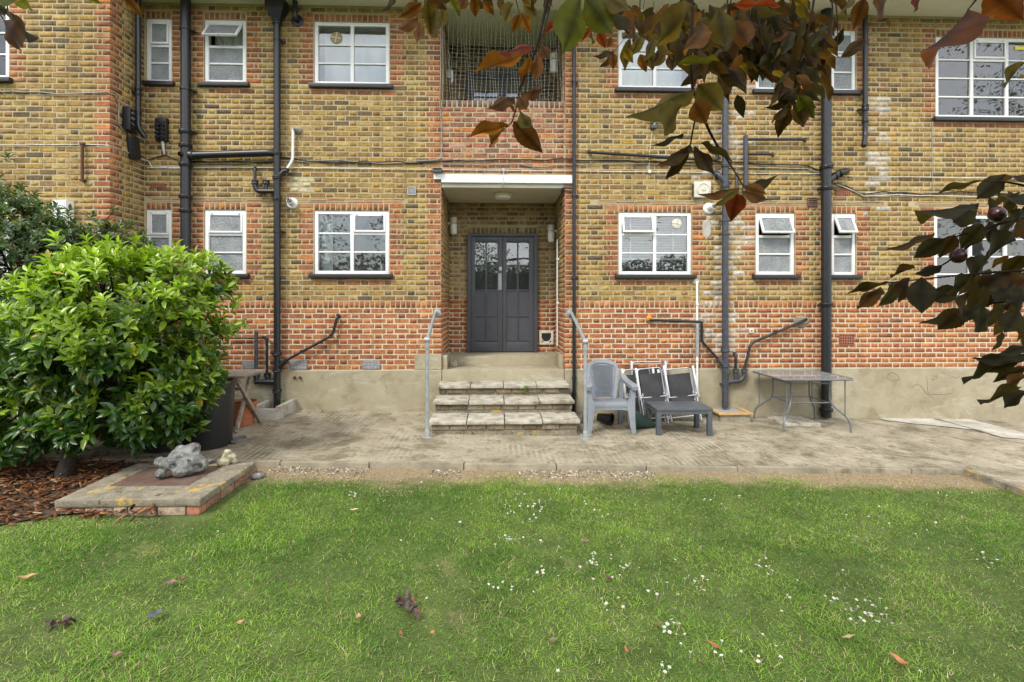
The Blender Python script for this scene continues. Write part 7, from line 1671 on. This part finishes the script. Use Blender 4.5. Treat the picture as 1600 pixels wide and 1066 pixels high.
spray(0.95, [(1605, 552, 1516, 566, 20, 'k'), (1582, 558, 1499, 598, 13, 'k'), (1592, 566, 1530, 582, 22, 'k'), (1606, 574, 1550, 597, 20, 'k'), (1606, 588, 1563, 606, 18, 'b'), (1592, 611, 1528, 629, 10, 'k'), (1606, 612, 1560, 637, 22, 'k'), (1605, 540, 1560, 556, 18, 'k')]); twig([(1650, 560), (1600, 560), (1580, 560)], 0.95); twig([(1650, 600), (1600, 595)], 0.95)
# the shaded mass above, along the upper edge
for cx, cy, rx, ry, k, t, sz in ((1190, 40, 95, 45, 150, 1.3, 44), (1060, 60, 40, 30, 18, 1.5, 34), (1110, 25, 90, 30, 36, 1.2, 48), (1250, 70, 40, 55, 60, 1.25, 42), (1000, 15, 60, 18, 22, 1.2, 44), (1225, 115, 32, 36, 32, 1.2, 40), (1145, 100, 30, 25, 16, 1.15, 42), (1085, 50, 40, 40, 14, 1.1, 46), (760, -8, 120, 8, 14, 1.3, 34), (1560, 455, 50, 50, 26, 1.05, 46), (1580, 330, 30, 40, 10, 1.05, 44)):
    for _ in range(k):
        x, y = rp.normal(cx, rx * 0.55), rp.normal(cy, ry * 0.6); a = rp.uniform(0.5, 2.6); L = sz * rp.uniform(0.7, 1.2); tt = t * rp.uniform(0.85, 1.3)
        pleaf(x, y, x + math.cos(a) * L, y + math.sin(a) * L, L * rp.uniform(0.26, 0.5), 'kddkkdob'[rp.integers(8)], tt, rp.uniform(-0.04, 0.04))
for _ in range(9): x = rp.uniform(1000, 1300); twig([(x, -40), (x + rp.uniform(-15, 15), 20), (x + rp.uniform(-30, 30), 80 if x > 1050 else 30)], rp.uniform(1.0, 1.4), 0.002)
for px, py, rpx, t in ((1558, 335, 12, 0.98), (1497, 400, 11.5, 0.98), (1005, 21, 5.5, 1.6), (1020, 22, 5.0, 1.6)):
    c = D(px, py, t); f = mk('plum', blob(c, rpx * t / F_PX, (1, 1, 1), px, 0.03, 3), MAT['fruit'], PT, 180); mk('branch', tube([c + Vector((0, 0, rpx * t / F_PX)), c + Vector((0.004, 0, rpx * t / F_PX + 0.03))], 0.001, 5), MAT['twig'], PT, 60)
if P_REST: leaves_mesh('foliage', PL_SH[1], np.array([q[0] for q in P_REST]), np.array([q[1] for q in P_REST]), np.array([q[2] for q in P_REST]), MAT['plum'], PT)
# crown overhead, out of view, so that the twigs hang from a real tree
n = 1500; B = np.stack([rp.normal(2.2, 1.2, n), rp.normal(-7.6, 1.1, n), 3.6 + np.abs(rp.normal(0, 0.9, n))], 1); L = rp.uniform(0.07, 0.1, n); T = np.array([TONE['d']]) * rp.uniform(0.6, 1.6, (n, 1))
leaves_mesh('crown', leaf_shape(4, 2, OVATE, 0.15, 0.15), B, leaf_frames(B, rp.normal(size=(n, 3)), rp.normal(size=(n, 3)) + [0, 0, 1.2], L, L * 0.5), T, MAT['plum'], PT)

# ================================================================== TREES ACROSS THE GARDEN (seen in the window panes)
def garden_tree(label, x, y, h, w, seed):
    r = np.random.default_rng(seed); z = lawn_z(x) - 0.15; t = root('garden_tree', (x, y, z), label, 'tree'); n = 17000
    mk('trunk', tube([(x, y, z), (x + 0.1, y, z + h * 0.35), (x - 0.1, y, z + h * 0.7)], 0.2, 12, rs=[0.24, 0.17, 0.08]), MAT['bark'], t, 60)
    C = np.stack([r.normal(x, w * 0.42, 26), r.normal(y, w * 0.42, 26), z + h * r.uniform(0.38, 1.0, 26)], 1); k = r.integers(0, 26, n); d = r.normal(size=(n, 3)); d /= np.linalg.norm(d, axis=1, keepdims=True)
    B = C[k] + d * r.uniform(0.3, 1.0, (n, 1)) * w * 0.27; L = r.uniform(0.09, 0.16, n); T = (np.array([0.045, 0.08, 0.018]) + np.array([0.06, 0.08, 0.015]) * r.random((n, 1)))
    leaves_mesh('crown', leaf_shape(2, 2, OVATE, 0.1, 0.1), B, leaf_frames(B, r.normal(size=(n, 3)), r.normal(size=(n, 3)) + [0, 0, 1.0], L, L * 0.6), T, MAT['shrub'], t)
garden_tree('broad green tree across the garden, mirrored in the kitchen panes', -3.0, -16.0, 9.0, 5.0, 1)
garden_tree('tall green tree across the garden, mirrored in the far window', 20.0, -13.0, 13.0, 8.0, 2)
garden_tree('round green tree across the garden, mirrored in the bay window', -13.0, -20.0, 8.0, 6.0, 3)

r = np.random.default_rng(91); n = 26000; hx = r.uniform(-16, 16, n); hy = -18.5 + r.uniform(-0.8, 0.8, n); hz = r.uniform(0, 1, n) ** 0.8 * (3.6 + 0.7 * vnoise(hx, hx * 0, 1.6, 5))
hd = root('added_hedge', (0, -18.5, -0.2), 'tall dark hedge added behind the view to darken the door panes', 'hedge'); L = r.uniform(0.14, 0.24, n); B = np.stack([hx, hy, hz - 0.1], 1)  # hedge added out of view to darken what the door panes reflect
leaves_mesh('foliage', leaf_shape(2, 2, OVATE, 0.1, 0.1), B, leaf_frames(B, r.normal(size=(n, 3)), r.normal(size=(n, 3)) + [0, 0.8, 0.8], L, L * 0.6), np.array([0.045, 0.075, 0.02]) * r.uniform(0.6, 1.5, (n, 1)), MAT['shrub'], hd)
mk('core', box(-16, 16, -18.9, -18.1, -0.2, 3.2), MAT['bark'], hd)
